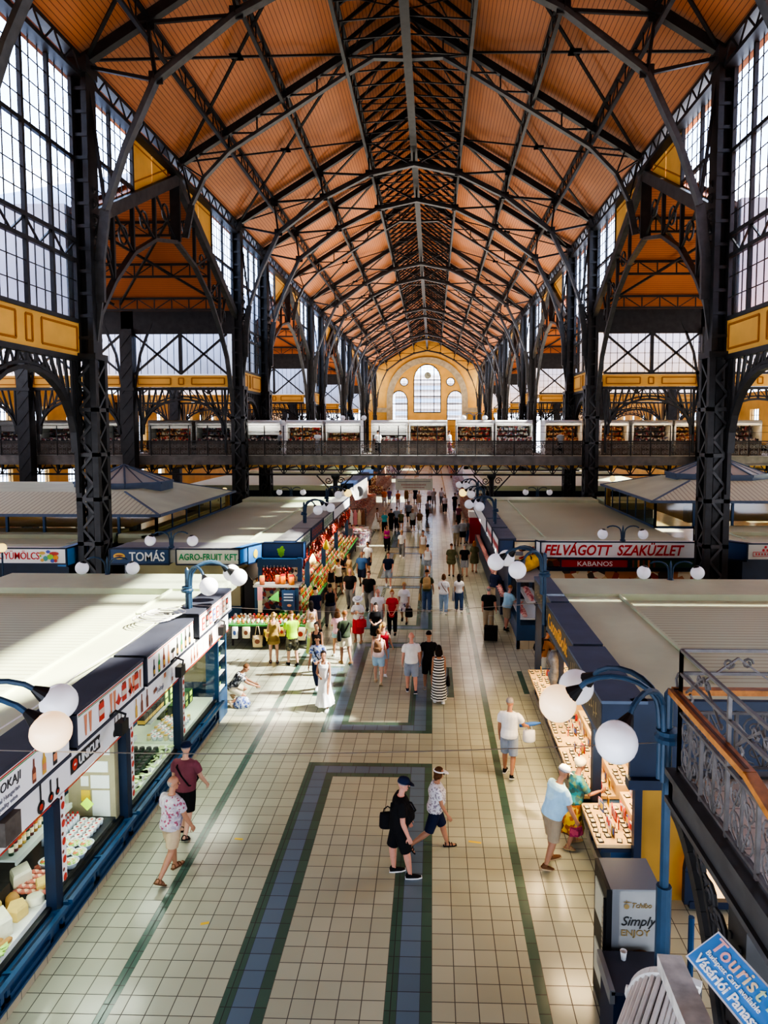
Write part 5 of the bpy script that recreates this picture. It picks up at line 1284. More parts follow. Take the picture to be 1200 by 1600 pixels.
# ================================================================== vending machine, kiosk and sign in the lower right corner
t = T('coffee_machine', 'tall grey coffee vending machine with black front beside the souvenir stall', 'vending machine', (2.6, 8.9, 0))
m = MB(); m.box(2.33, 2.95, 8.62, 9.24, 0, 1.83); m.build('cabinet', GREYP, t)
m = MB(); m.box(2.31, 2.96, 8.60, 9.26, 1.83, 1.855); m.box(2.33, 2.42, 8.60, 8.63, .05, 1.83); m.build('top', GREY, t)
m = MB(); m.box(2.26, 2.33, 8.60, 9.26, .02, 1.85); m.box(2.23, 2.27, 8.63, 8.66, .2, 1.7); m.build('front_door', BLACK, t)
m = MB(); m.box(2.245, 2.262, 8.72, 9.16, 1.2, 1.66); m.box(2.245, 2.262, 8.72, 9.16, .35, .8); m.build('display_panel', M('panel_glow', (.2, .2, .18), .3, emit=(.8, .8, .6), es=.15), t)
m = MB()
for k in range(12): m.box(2.24, 2.262, 8.70, 8.76, .7+k*.07, .74+k*.07)
m.build('button', STEEL, t)
GLD = M('vending_gold', (.26, .18, .07), .4)
text('lettering', 'Tchibo', .095, (2.575, 8.612, 1.60), (1, 0, 0), ZD, GLD, t, .004, .3); f = Flat((2.52, 8.612, 1.62), (1, 0, 0), ZD); f.ell(0, 0, .035, .035, 0); f.rect(-.04, .05, .10, .012, 0); f.rect(-.01, .05, .012, .04, 0); f.m.build('emblem', GLD, t)
text('lettering', 'Simply', .175, (2.45, 8.612, 1.36), (1, 0, 0), ZD, CBOT, t, .0, .35, .95); text('lettering', 'ENJOY', .118, (2.45, 8.612, 1.22), (1, 0, 0), ZD, GLD, t, .006, 0, 1.08)
f = Flat((2.66, 8.614, 0), (1, 0, 0), ZD); f.ell(.04, .78, .24, .26, 0, 20); f.m.build('cup_picture', M('coffee_brown', (.22, .09, .03), .5), t)
t = T('waste_counter', 'dark navy topped box in front of the coffee machine', 'counter', (2.5, 8.1, 0))
m = MB(); m.box(2.17, 2.85, 7.86, 8.48, 0, 1.06); m.build('box', BLUED, t); m = MB(); m.box(2.14, 2.87, 7.84, 8.5, 1.06, 1.10); m.build('top', NAVYT, t); m = MB(); m.box(2.12, 2.18, 7.84, 8.5, .95, 1.12); m.build('edge_strip', GREY, t)
t = T('paper_cup', 'white paper cup standing on the dark navy box', 'cup', (2.42, 8.36, 1.10)); m = MB(); m.lathe([(.030, 0), (.042, .11), (.045, .115), (.038, .11), (.027, .01), (0, .01)], 16, (2.42, 8.36, 1.10)); m.build('cup_body', WHITE, t, True)
t = T('rounded_kiosk', 'kiosk with ribbed rounded shutter hood at the lower right corner', 'kiosk', (2.5, 6.7, 0))
ax_ = V((-.5, -.866, 0)); pr = V((.866, -.5, 0)); o3 = V((2.66, 7.3, 1.36)); m = MB(); rr = .42
prof = [(-rr, -1.7), (-rr, -.05)]+[(-rr*math.cos(math.pi*k/16), rr*math.sin(math.pi*k/16)) for k in range(1, 9)]+[(.3, rr), (.3, -1.7)]
m.prism([o3+pr*a_+V((0, 0, b_)) for a_, b_ in prof], ax_*2.2); m.build('shell', M('kiosk_dark_shell', (.05, .05, .055), .5), t)
m = MB()
for k in range(9):
    a_ = math.pi*(.02+.5*k/9); c = o3+pr*(-(rr+.012)*math.cos(a_))+V((0, 0, (rr+.012)*math.sin(a_))); m.tube([c+ax_*.1, c+ax_*2.2], .030, 6)
for k in range(6):
    c = o3+pr*(.02+.05*k)+V((0, 0, rr+.012)); m.tube([c+ax_*.1, c+ax_*2.2], .028, 6)
m.build('ribbed_hood', M('hood_white', (.62, .60, .56), .35, var=.25, scale=2), t)
m = MB(); m.path([o3+pr*(-(rr+.03)*math.cos(math.pi*k/24))+V((0, 0, (rr+.03)*math.sin(math.pi*k/24)))+ax_*.05 for k in range(13)]+[o3+pr*.3+V((0, 0, rr+.03))+ax_*.05], .10, .06); m.build('hood_rim', WHITEF, t)
bP, bQ = at(1046, 1503, y=6.7), at(1104, 1640, y=5.5)
m = MB(); m.bar(bP, bQ, .24, .14); m.build('side_beam', M('beam_white', (.6, .58, .54), .5, var=.25), t)
dl = V((.25, -.968, 0)); SK = .80; s0 = at(1071, 1494, y=5.75); sv = (at(1123, 1455, y=5.75)-s0)
t = T('information_sign', 'slanted blue tourist information sign at the lower right corner', 'sign', s0)
nrm = dl.cross(sv).normalized()
if nrm.z < 0: nrm = -nrm
m = MB(); m.prism([s0, s0+sv, s0+sv+dl*1.55, s0+dl*1.55], -nrm*.05); m.build('frame', STEEL, t)
m = MB(); e_ = sv.normalized()*.016; m.prism([s0+e_+dl*.016+nrm*.003, s0+sv-e_+dl*.016+nrm*.003, s0+sv-e_+dl*1.535+nrm*.003, s0+e_+dl*1.535+nrm*.003], nrm*.003); m.build('face', M('sign_sky_blue', (.045, .19, .46), .4, var=.25, scale=1.2), t)
svn = sv.normalized(); sl = sv.length; b0 = s0+nrm*.010+dl*.07
rb_ = [(.75, .10, .08), (.80, .25, .05), (.75, .45, .05), (.35, .5, .08), (.08, .45, .2), (.05, .35, .5), (.2, .2, .55)]
x_ = 0.0
for k, (ch, w_) in enumerate((('T', .135), ('o', .135), ('u', .13), ('r', .09), ('i', .06), ('s', .115), ('t', .08), (' ', .07), ('I', .07), ('n', .13), ('f', .08), ('o', .13))):
    if ch != ' ': text('lettering', ch, .22*SK, b0+dl*x_+svn*sl*.60, dl, svn, M(f'rainbow_letter_{k}', tuple(.30+.55*q for q in rb_[k*7//12]), .5), t, .01, 0, 1.0)
    x_ += w_*SK
text('lettering', 'Budapest Card available', .082*SK, b0+dl*.02+svn*sl*.42, dl, svn, WHITE, t, .004); text('lettering', 'Vásárlói Panaszok', .15*SK, b0+svn*sl*.12, dl, svn, WHITE, t, .018)
q0 = s0+dl*.5+sv*.5; m = MB(); m.bar(V((q0.x, q0.y, 0)), q0-V((0, 0, .06)), .08); q1 = s0+dl*1.2+sv*.5; m.bar(V((q1.x, q1.y, 0)), q1-V((0, 0, .06)), .08); m.bar(q0-V((0, 0, .07)), q1-V((0, 0, .07)), .06); m.build('stand', IRON, t)
m = MB(); m.tube([(3.35, 8.6, 0), (3.35, 8.6, 1.5)], .04, 8); tag(m.build('blue_pole', BLUE), 'short blue pole standing behind the slanted blue sign', 'pole')
# yellow scraps on the floor
for k, (px, py, l_, r_) in enumerate(((742, 1316, .24, .2), (373, 1311, .16, .15), (320, 1443, .13, -.3))):
    p = at(px, py, z=0); m = MB(); m.rbox((p.x, p.y, .004), l_, .05, .004, -r_); tag(m.build('yellow_scrap', M(f'yellow_tape_{k}', (.72, .5, .05), .6)), ['long yellow tape strip on the floor right of the woman in the white visor', 'yellow tape scrap beside the left green stripe', 'small yellow scrap lying lowest on the floor'][k], 'scrap')
# ================================================================== goods on the counters
rg = random.Random(11)
def proto(name, lab, cat, parts, group):
    t = T(name, lab, cat, (0, 0, 0), group=group)
    for nm, mb, mat, sm in parts: mb.build(nm, mat, t, sm, False)
    return t
class Many:
    """copies of one thing set down one by one"""
    def __init__(s, p): s.p = p; s.used = False
    def put(s, x, y, z, rz=0, label=None, sc=None):
        o = s.p if not s.used else dup(s.p); s.used = True
        o.location = (x, y, z+.002); o.rotation_euler = (0, 0, rz)
        if label: o['label'] = label
        if sc: o.scale = (sc, sc, sc)
        return o
CM = {k: M('ware_'+k, c, .45) for k, c in {'red': (.50, .03, .03), 'cream': (.66, .58, .38), 'yellow': (.70, .48, .06), 'orange': (.68, .22, .03), 'brown': (.18, .07, .025), 'white': (.72, .72, .70), 'black': (.015, .015, .016), 'green': (.07, .25, .06), 'lime': (.55, .75, .08), 'pink': (.65, .25, .28), 'blue': (.06, .12, .38), 'dgreen': (.012, .04, .018), 'amber': (.40, .15, .02), 'clear': (.55, .60, .66), 'gold': (.55, .36, .08), 'wine': (.10, .008, .015), 'terra': (.42, .12, .05)}.items()}
def bottle_p(lab, body, cap, labm, group, h=.30, r=.037, nm='bottle'):
    m1 = MB().lathe([(0, 0), (r, .004), (r, h*.6), (r*.42, h*.76), (r*.36, h*.93), (0, h*.93)], 10); m2 = MB().lathe([(r*.42, h*.9), (r*.44, h), (0, h)], 8); m3 = MB().lathe([(r*1.02, h*.18), (r*1.02, h*.45)], 10)
    return Many(proto(nm, lab, 'bottle', [('bottle_body', m1, CM[body], True), ('cap', m2, CM[cap], False), ('paper_label', m3, CM[labm], False)], group))
def jar_p(lab, body, lid, group, h=.13, r=.045, nm='jar'):
    m1 = MB().lathe([(0, 0), (r, .004), (r, h*.8), (r*.8, h*.86), (0, h*.86)], 12); m2 = MB().lathe([(r*.88, h*.84), (r*.9, h), (0, h)], 12)
    return Many(proto(nm, lab, 'jar', [('jar_body', m1, CM[body], True), ('lid', m2, CM[lid], False)], group))
def wbottle():
    h, r = .23, .032; m1 = MB().lathe([(0, 0), (r, .004), (r, h*.66), (r*.4, h*.84), (r*.4, h*.88), (0, h*.88)], 10); m2 = MB().lathe([(r*.5, h*.86), (r*.5, h), (0, h)], 8)
    return Many(proto('water_bottle', 'clear red capped water bottle standing in the block of bottles in the salad case', 'bottle', [('bottle_body', m1, CM['clear'], True), ('cap', m2, CM['red'], False)], 'red capped water bottles in the salad case'))
DZ = .95
_before = set(bpy.data.objects)
# case one: cheeses, bread, sausages
def loaf(name, lab, c, sx, sy, sz, mat, rz=0, cat='cheese', z=DZ, n=14):
    t = T(name, lab, cat, (c[0], c[1], z+.002), rz); m = MB(); m.loft([((0, 0, 0), (sx*.48, 0, 0), (0, sy*.48, 0)), ((0, 0, sz*.15), (sx*.5, 0, 0), (0, sy*.5, 0)), ((0, 0, sz*.8), (sx*.49, 0, 0), (0, sy*.49, 0)), ((0, 0, sz), (sx*.42, 0, 0), (0, sy*.42, 0))], n); m.build('body', mat, t, n > 6, False); return t
CHW = M('cheese_white', (.72, .68, .52), .5, var=.08); CHY = M('cheese_yellow', (.70, .50, .16), .5, var=.1); RIND = M('bread_crust', (.42, .22, .07), .7, var=.3)
loaf('cheese_block', 'large pale cheese block on the deck of the nearest left case', (-6.35, 9.3), .42, .55, .28, CHW, .2, n=4)
loaf('round_cheese', 'flat white cheese wheel lying lowest in the nearest left case', (-6.45, 8.75), .5, .5, .16, CHW)
loaf('cheese_wedge', 'yellow cheese piece behind the post of the nearest left case', (-6.3, 9.72), .3, .35, .18, CHY, .3, n=5)
sg_ = [('long brown sausage nearest the glass in the first case', .0), ('long brown sausage in the middle of the sausage row in the first case', .11), ('long brown sausage at the back of the sausage row in the first case', .22)]
for k, (lab, d) in enumerate(sg_):
    t = T('sausage', lab, 'sausage', (-6.15-d, 9.0-d*.3, DZ+.045), R(70)); m = MB(); m.tube([(-.2, 0, 0), (-.17, 0, 0), (0, .02, 0), (.17, 0, 0), (.2, 0, 0)], [.015, .04, .045, .04, .015], 10); m.build('body', RIND, t, True, False)
leaf = T('lettuce_bed', 'bed of pale green lettuce along the glass of the nearest left case', 'lettuce', (-6.12, 8.4, DZ)); m = MB()
for k in range(70): m.rbox((rg.uniform(-6.22, -6.03), rg.uniform(7.5, 9.0), DZ+.03+rg.uniform(0, .03)), .11, .09, .006, rg.uniform(0, 3), 0, rg.uniform(-.6, .6))
o = m.build('leaf', M('lettuce', (.40, .58, .16), .6, var=.3), leaf); o['kind'] = 'stuff'
WBX = bottle_p('dark green wine bottle on the black back shelf of the nearest left case', 'dgreen', 'black', 'lime', 'wine bottles on the black back shelf of the nearest case')
for k in range(9): WBX.put(-6.8, 7.7+k*.13, 1.25)
for k, (x, y, sx, sy, sz, mt, lab) in enumerate(((-6.75, 8.55, .3, .4, .22, CHW, 'white cheese block on the inner side of the nearest left case'), (-6.72, 9.75, .34, .4, .2, CHY, 'pale yellow cheese block at the far inner corner of the nearest left case'), (-6.2, 10.02, .26, .22, .12, CHW, 'small white cheese piece beside the post of the nearest left case'), (-6.5, 9.95, .2, .3, .14, RIND, 'brown crusted loaf near the far end of the nearest left case'))): loaf('cheese_piece' if mt is not RIND else 'bread_loaf', lab, (x, y), sx, sy, sz, mt, .2*k, 'cheese' if mt is not RIND else 'bread', n=4 if k < 2 else 7)
cut = Many(proto('cold_cut', 'folded pink slice of cold cut on the trays of the second left case', 'meat', [('slice', MB().ball((0, 0, .02), .08, .06, .025, 8, 5), blob_mat('cold_cut_pink', [(.62, .28, .22), (.55, .16, .12), (.7, .5, .35), (.75, .6, .3)], 12), True)], 'cold cuts on the second left case'))
for k in range(26): cut.put(-6.6+(k % 5)*.11, 10.25+(k//5)*.13, DZ)
CARD = MB().box(-.003, .003, -.07, .07, 0, .09)
card = Many(proto('price_card', 'white price card clipped in the left display cases', 'card', [('card_face', CARD, CM['white'], False)], 'white price cards in the left display cases'))
# case two: water bottles, salads, bottle shelf, notices
W = wbottle()
for r_ in range(4):
    for k in range(9): W.put(-6.86+r_*.085, 11.55+k*.088, DZ)
bowl = Many(proto('salad_bowl', 'clear bowl of salad in the second left case', 'bowl', [('bowl_body', MB().lathe([(.07, 0), (.12, .09), (.125, .10), (.11, .09), (0, .085)], 14), CM['clear'], True), ('salad', MB().ball((0, 0, .08), .105, .105, .045, 10, 6), blob_mat('salad_mix', [(.25, .45, .08), (.7, .65, .5), (.6, .15, .06), (.5, .6, .25)], 26), True)], 'salad bowls in the second left case'))
for k in range(9): bowl.put(-6.5+.0+(k % 3)*.2, 10.95+(k//3)*.27, DZ, 0)
tub = Many(proto('salad_tub', 'small lidded tub with a red mark in the second left case', 'tub', [('tub_body', MB().lathe([(.05, 0), (.06, .08), (0, .08)], 10), CM['clear'], True), ('lid', MB().lathe([(.062, .075), (.062, .09), (0, .09)], 10), CM['white'], False), ('red_mark', MB().lathe([(.025, .091), (0, .093)], 8), CM['red'], False)], 'small lidded tubs in the second left case'))
for r_ in range(3):
    for k in range(6): tub.put(-6.5+r_*.14, 11.62+k*.13, DZ)
loaf('feta_box', 'white plastic box of pale cheese in the second left case', (-6.7, 10.55), .34, .46, .20, CHW, .1, n=4); loaf('cheese_slab', 'yellow cheese slab on a tray in the second left case', (-6.28, 10.45), .3, .36, .10, CHY, -.1, n=4)
for k, (lab, x, y) in enumerate((('pile of sliced pale cheese nearest the glass of the second left case', -6.2, 10.75),)): loaf('sliced_cheese', lab, (x, y), .24, .3, .09, CHW, .2, n=6)
pt = ['amber', 'gold', 'wine', 'dgreen', 'amber', 'clear', 'brown']
UB = [bottle_p(f'{c} bottle on the glass back shelf of the second left case', b_, 'black', 'cream', f'{c} bottles on the glass back shelf of the second case') for b_, c in (('amber', 'amber'), ('gold', 'golden'), ('dgreen', 'dark green'), ('wine', 'dark red'))]
for z in (1.45, 1.80):
    for k in range(14): UB[(k+int(z*2)) % 4].put(-6.75, 10.4+k*.118, z)
for k in range(2): 
    pass
NT = [(-6.42, 1.98, .30, .22), (-6.62, 1.66, .46, .2), (-6.66, 1.40, .14, .18), (-6.48, 1.36, .34, .24), (-6.66, 1.12, .16, .2), (-6.46, .84, .32, .48)]
t = T('pillar_panel', 'tiled pillar panel with pinned notices between the second and third left cases', 'panel', (-6.2, 12.6, DZ)); m = MB(); m.box(-6.9, -6.04, 12.55, 12.70, DZ-.05, 2.4); m.build('tiles', WALLC, t)
for k, (x, z, w_, h_) in enumerate(NT): m = MB(); m.box(x, x+w_, 12.535, 12.548, z+.12, z+h_+.12); m.build('notice', CM['white'] if k != 4 else CM['yellow'], t)
t = T('lime_diamond_tag', 'bright lime diamond price tag in the second left case', 'tag', (-6.45, 12.3, 1.25)); m = MB(); m.prism([(-6.45, 12.3, 1.42), (-6.33, 12.3, 1.3), (-6.45, 12.3, 1.18), (-6.57, 12.3, 1.3)], (0, .006, 0)); m.build('tag_face', M('lime_tag', (.55, .85, .05), .5, emit=(.5, .8, .05), es=.3), t)
# case three: jars
J1 = jar_p('jar with orange contents and white lid in the third left case', 'orange', 'white', 'orange jars in the third left case'); J2 = jar_p('pale cream jar with golden lid in the third left case', 'cream', 'gold', 'cream jars in the third left case'); J3 = jar_p('round black lidded jar in the dark cluster of the third left case', 'dgreen', 'black', 'black lidded jars of the third left case', .12, .06); J4 = jar_p('dark jam jar in the third left case', 'wine', 'white', 'dark jam jars in the third left case')
for r_ in range(6):
    for k in range(9): (J1, J2, J2, J1, J4)[(k*2+r_) % 5 if k > 1 else (r_ % 2)*4].put(-6.95+r_*.125, 12.98+k*.125, DZ)
for r_ in range(5):
    for k in range(8): J3.put(-6.9+r_*.15, 14.15+k*.15, DZ)
t = T('pale_dish', 'shallow pale dish on the black back ledge of the third left case', 'dish', (-6.85, 13.4, 1.45)); m = MB(); m.lathe([(.05, 0), (.16, .05), (.17, .055), (.14, .045), (0, .04)], 16); m.build('dish_body', CM['white'], t, True, False)
for z in (1.45, 1.80):
    for k in range(12): UB[(k) % 2].put(-6.78, 13.1+k*.15, z, label='golden or amber bottle on the glass back shelf of the third left case')['group'] = 'bottles on the glass back shelf of the third case'
for k in range(8): card.put(-6.08, 12.98+k*.32, DZ)
m = MB()
for k in range(46): m.rbox((rg.uniform(-6.28, -6.05), rg.uniform(13, 15.4), DZ+.02), .12, .1, .02, rg.uniform(0, 3))
tag(m.build('green_garnish', M('pale_garnish', (.52, .66, .30), .6, var=.3)), 'strip of pale green garnish along the glass of the third left case', 'garnish', kind='stuff')
# case four: boxes
bx1 = Many(proto('green_label_box', 'dark boxed gift with a lime label in the far left case', 'box', [('box_body', MB().box(-.1, .1, -.13, .13, 0, .16), CM['dgreen'], False), ('lime_label', MB().box(.1, .104, -.07, .07, .03, .14), CM['lime'], False)], 'lime labelled boxes in the far left case'))
bx2 = Many(proto('gold_band_box', 'black and gold box on the back shelf of the far left case', 'box', [('box_body', MB().box(-.08, .08, -.1, .1, 0, .22), CM['black'], False), ('gold_band', MB().box(-.083, .083, -.103, .103, .03, .11), CM['gold'], False)], 'black and gold boxes in the far left case'))
for r_ in range(5):
    for k in range(3): bx1.put(-6.85, 17.0+k*.3, DZ+r_*.162)
for r_ in range(2):
    for k in range(4): bx1.put(-6.6+r_*.0, 17.05+k*.29, DZ+r_*.162)
for k in range(5): bx2.put(-6.85, 15.9+k*.22, 1.3)
m = MB(); m.box(-7.0, -6.7, 15.8, 17.0, 1.26, 1.3); tag(m.build('ledge_board', SHELFM), 'narrow ledge under the black and gold boxes of the far left case', 'ledge')
for r_ in range(5):
    for k in range(9): (tub if (r_+k) % 3 else J2).put(-6.7+r_*.13, 15.85+k*.13, DZ, label='small pale jar or tub on the lit deck of the far left case')['group'] = 'small jars and tubs on the deck of the far left case'
for z in (.81, 1.23, 1.63, 2.03):
    for k in range(4): bx1.put(-5.82, 18.6+k*.14, z, 0, 'boxed gift on the corner shelf unit of the near left stall', .62)['group'] = 'boxed gifts on the corner shelf unit'
OLD = [7.4, 10.16, 12.83, 15.7, 18.3]
for o in bpy.data.objects:
    if o in _before or o.parent is not None: continue
    l = o.location
    if l.length < .01: o.location = (.33, -.75, -.17); continue
    if l.y > 18.4: o.location.y -= .83; continue
    for k in range(4):
        if OLD[k] <= l.y < OLD[k+1]: l.y = PYS[k]+.1+(l.y-OLD[k]-.1)*(PYS[k+1]-PYS[k])/(OLD[k+1]-OLD[k]); break
    l.x += .33; l.z -= .17
# ------------------------------------------------------------------ souvenir counters on the right
FRM = CM['black']
mag = Many(proto('framed_magnet', 'small dark framed magnet lying on a light wood step of the souvenir stall', 'souvenir', [('frame', MB().box(-.045, .045, -.055, .055, 0, .014), FRM, False), ('picture', MB().box(-.03, .03, -.04, .04, .014, .017), CM['cream'], False)], 'framed magnets on the souvenir counters'))
n_ = 0
for a, b in ((11.1, 12.4), (12.62, 16.05), (16.4, 19.4)):
    for x, z in ((2.81, .9), (2.97, .9), (3.13, .9), (3.32, .9), (3.55, 1.12), (3.7, 1.12), (3.95, 1.36)):
        y = a+.1
        while y < b-.08:
            if rg.random() < .72: mag.put(x+rg.uniform(-.015, .015), y, z, rg.uniform(-.25, .25)); n_ += 1
            y += .145
cards = [('pink', 'pink'), ('blue', 'blue'), ('white', 'white'), ('yellow', 'yellow'), ('red', 'red'), ('brown', 'brown')]
for k, (c, nm) in enumerate(cards):
    pc = Many(proto('picture_card', f'upright {nm} picture card standing on the souvenir steps', 'card', [('card_face', MB().rbox((0, 0, .09), .012, .13, .18, 0, 0), CM[c], False), ('print', MB().rbox((-.008, 0, .10), .004, .10, .10, 0, 0), CM[cards[(k+2) % 6][0]], False)], f'{nm} picture cards on the souvenir counters'))
    for (a, b) in ((11.2, 12.3), (12.7, 16.0), (16.5, 19.3)):
        for j in range(7 if a < 12 else 6 if a < 14 else 4): pc.put(rg.choice((3.06, 3.22, 3.40, 3.62, 3.95)), rg.uniform(a, b), 0, rg.uniform(-.3, .3))
for o in [o for o in bpy.data.objects if o.name.startswith('picture_card') and o.parent is None]:
    x = o.location.x; o.location.z = .902 if x < 3.45 else 1.122 if x < 3.85 else 1.362
t = T('sunglasses_rack', 'slanted black rack of small dark goods on the souvenir counter behind the head wrap', 'rack', (3.7, 14.6, .9)); m = MB(); m.prism([(3.5, 13.95, 1.14), (4.2, 13.95, 1.75), (4.2, 15.2, 1.75), (3.5, 15.2, 1.14)], (0, 0, .03)); m.build('board', CM['black'], t)
m = MB()
for r_ in range(6):
    for k in range(9): m.rbox((3.56+r_*.11, 14.02+k*.135, 1.23+r_*.096), .05, .09, .03, 0)
o = m.build('dark_trinket', M('glossy_black_trinket', (.03, .03, .035), .15), t)
figs = [Many(proto('figurine', f'small {c} figurine on the souvenir counter', 'figurine', [('figure', MB().lathe([(0, 0), (.03, .004), (.022, .05), (.03, .08), (.014, .11), (.022, .14), (0, .165)], 10), CM[c], True)], f'{c} figurines on the souvenir counters')) for c in ('red', 'gold', 'pink')]
for k in range(24): figs[k % 3].put(rg.choice((3.2, 3.4)), rg.uniform(13.95, 19.3), .9)
t = T('wooden_crate', 'small slatted wooden crate on the top step of the souvenir stall', 'crate', (4.05, 12.2, 1.36)); m = MB(); m.box(3.9, 4.25, 12.05, 12.4, 1.36, 1.58); m.build('crate_body', stripe_mat('crate_slats', (.42, .26, .11), (.15, .08, .03), .06, .8, 1), t)
# ------------------------------------------------------------------ gift and fruit tables of the left block
GC = M('green_cloth_edge', (.06, .30, .07), .7); DKC = M('table_dark_skirt', (.035, .03, .035), .8)
def gift_table(lab, x0, x1, y0, y1, z=.86):
    t = T('goods_table', lab, 'table', ((x0+x1)/2, (y0+y1)/2, 0)); m = MB(); m.box(x0, x1, y0, y1, z-.06, z); m.build('table_top', GC, t); m = MB(); m.box(x0+.12, x1-.12, y0+.25, y1-.1, .3, z-.06); m.build('cloth_skirt', DKC, t)
    for x in (x0+.15, x1-.15):
        for y in (y0+.35, y1-.15): m = MB(); m.box(x-.03, x+.03, y-.03, y+.03, 0, z-.06); m.build('leg', DKC, t)
    return t
gift_table('green edged gift table at the near end of the left block', -7.3, -4.25, 23.8, 25.0)
for k, (a, b) in enumerate(((25.3, 29.5), (29.8, 34.0), (34.3, 38.5), (38.8, 43.2))): gift_table(f'goods table along the left aisle, {ORD[k]} from the near end of the block', -5.75, -4.70, a, b)
gcol = [('red', 'red'), ('cream', 'cream'), ('white', 'white'), ('pink', 'pink'), ('orange', 'orange'), ('terra', 'brick coloured'), ('yellow', 'yellow')]
def pouch(c, nm, grp, sx=.10, sz=.13): return Many(proto('gift_pouch', f'{nm} gift pouch among the crowded goods {grp}', 'pouch', [('pouch_body', MB().loft([((0, 0, 0), (sx*.5, 0, 0), (0, .04, 0)), ((0, 0, sz*.5), (sx*.55, 0, 0), (0, .05, 0)), ((0, 0, sz*.85), (sx*.4, 0, 0), (0, .025, 0)), ((0, 0, sz), (sx*.5, 0, 0), (0, .012, 0))], 8), CM[c], True), ('tag', MB().box(-.025, .025, -.055, -.05, sz*.3, sz*.6), CM['cream' if c != 'cream' else 'red'], False)], f'{nm} gift pouches {grp}'))
front = [pouch(c, nm, 'on the near gift table') for c, nm in gcol]
x = -7.2
while x < -4.3:
    for y in (23.92, 24.12, 24.34, 24.58, 24.8): front[rg.choice((0, 1, 1, 2, 2, 3, 4, 5, 6))].put(x+rg.uniform(-.02, .02), y, .86+(y-23.9)*.0, rg.uniform(-.4, .4))
    x += .165
aisle = [pouch(c, nm, 'on the aisle tables of the left block', .16, .18) for c, nm in gcol]
for a, b in ((25.4, 29.4), (29.9, 33.9), (34.4, 38.4), (38.9, 43.1)):
    y = a
    while y < b:
        for k, x in enumerate((-4.82, -5.02, -5.24, -5.48)): aisle[rg.choice((0, 0, 1, 2, 3, 4, 5, 1, 6))].put(x, y, .86, R(90)+rg.uniform(-.4, .4))
        y += .30
hill = blob_mat('piled_fruit_and_sweets', [(.55, .04, .04), (.68, .55, .34), (.65, .25, .22), (.72, .62, .5), (.6, .2, .04), (.5, .03, .05), (.35, .4, .12)], 7)
for k, (a, b) in enumerate(((26.3, 29.6), (29.9, 34.0), (34.4, 38.5), (38.9, 43.4))):
    m = MB(); y = a; rr_ = random.Random(k)
    while y < b-.05:
        for q in range(6): m.ball((-5.75-.22*q, y+rr_.uniform(-.05, .05), 1.0+.16*q), rr_.uniform(.10, .15), None, None, 8, 5)
        y += .2
    tag(m.build('stepped_produce', hill, None, True), f'stepped heap of bright produce behind the aisle tables, {ORD[k]} section of the left block', 'produce', kind='stuff')
    m = MB(); m.prism([(-5.6, a, .3), (-7.3, a, .3), (-7.3, a, 2.3), (-7.0, a, 1.9), (-5.6, a, .84)], (0, b-a, 0)); tag(m.build('produce_stand', DKC), f'dark sloping stand under the produce, {ORD[k]} section of the left block', 'stand')
for k, y in enumerate((26.2, 29.65, 34.15, 38.65, 43.4)): m = MB(); m.box(-5.55, -5.35, y-.1, y+.1, 0, 2.85); tag(m.build('stall_post', BLUE), f'blue stall post along the left aisle tables, {ORD[k]} from the near end', 'post')
# hanging strings of peppers under the fascia
PEP = blob_mat('dried_pepper', [(.30, .02, .015), (.20, .015, .012), (.42, .05, .02), (.14, .02, .012)], 20)
def garland(x, y, z, L, lab, grp):
    t = T('hanging_pepper_garland', lab, 'garland', (x, y, z), group=grp); m = MB(); rr_ = random.Random(int(y*37)); k = 0
    while k*.045 < L: m.ball((rr_.uniform(-.05, .05), rr_.uniform(-.05, .05), -k*.045), .045, .045, .06, 6, 4); k += 1
    m.build('peppers', PEP, t, True, False); m = MB(); m.tube([(0, 0, 0), (0, 0, .12)], .008, 4); m.build('string', CM['cream'], t, False, False); return t
g0 = garland(-5.25, 26.5, 2.74, .5, 'string of dried red peppers hanging under the aisle signs of the left block', 'pepper strings under the left aisle signs')
for k in range(1, 40): dup(g0, (-5.2+rg.uniform(-.12, .1), 26.5+k*.42, 2.74), rg.uniform(0, 6))
for k in range(8): dup(g0, (-6.35+k*.13, 25.6, 2.5), rg.uniform(0, 6), 'string of dried peppers hanging over the grey jar shelf', group='pepper strings over the jar shelf')
for k, (y, lab) in enumerate(((28.2, 'pale yellow gourd hanging at the first aisle sign of the left block'), (31.8, 'bright yellow gourd hanging behind the navy aisle sign'))):
    t = T('hanging_gourd', lab, 'gourd', (-4.95, y, 2.3)); m = MB(); m.lathe([(0, -.2), (.13, -.14), (.15, 0), (.10, .15), (.05, .24), (0, .3)], 12); m.build('gourd_body', M(f'gourd_{k}', ((.75, .68, .38), (.8, .65, .05))[k], .5), t, True, False)
bag_c = [Many(proto('hanging_bundle', 'bunch of ochre wrapped goods hanging along the inner left stall front', 'goods', [('bundle', MB().lathe([(0, -.5), (.07, -.45), (.09, -.2), (.05, -.02), (0, 0)], 8), CM['gold'], True)], 'hanging bundles along the inner left stall front'))]
for k in range(30): bag_c[0].put(-6.1, 26.6+k*.55, 2.8)
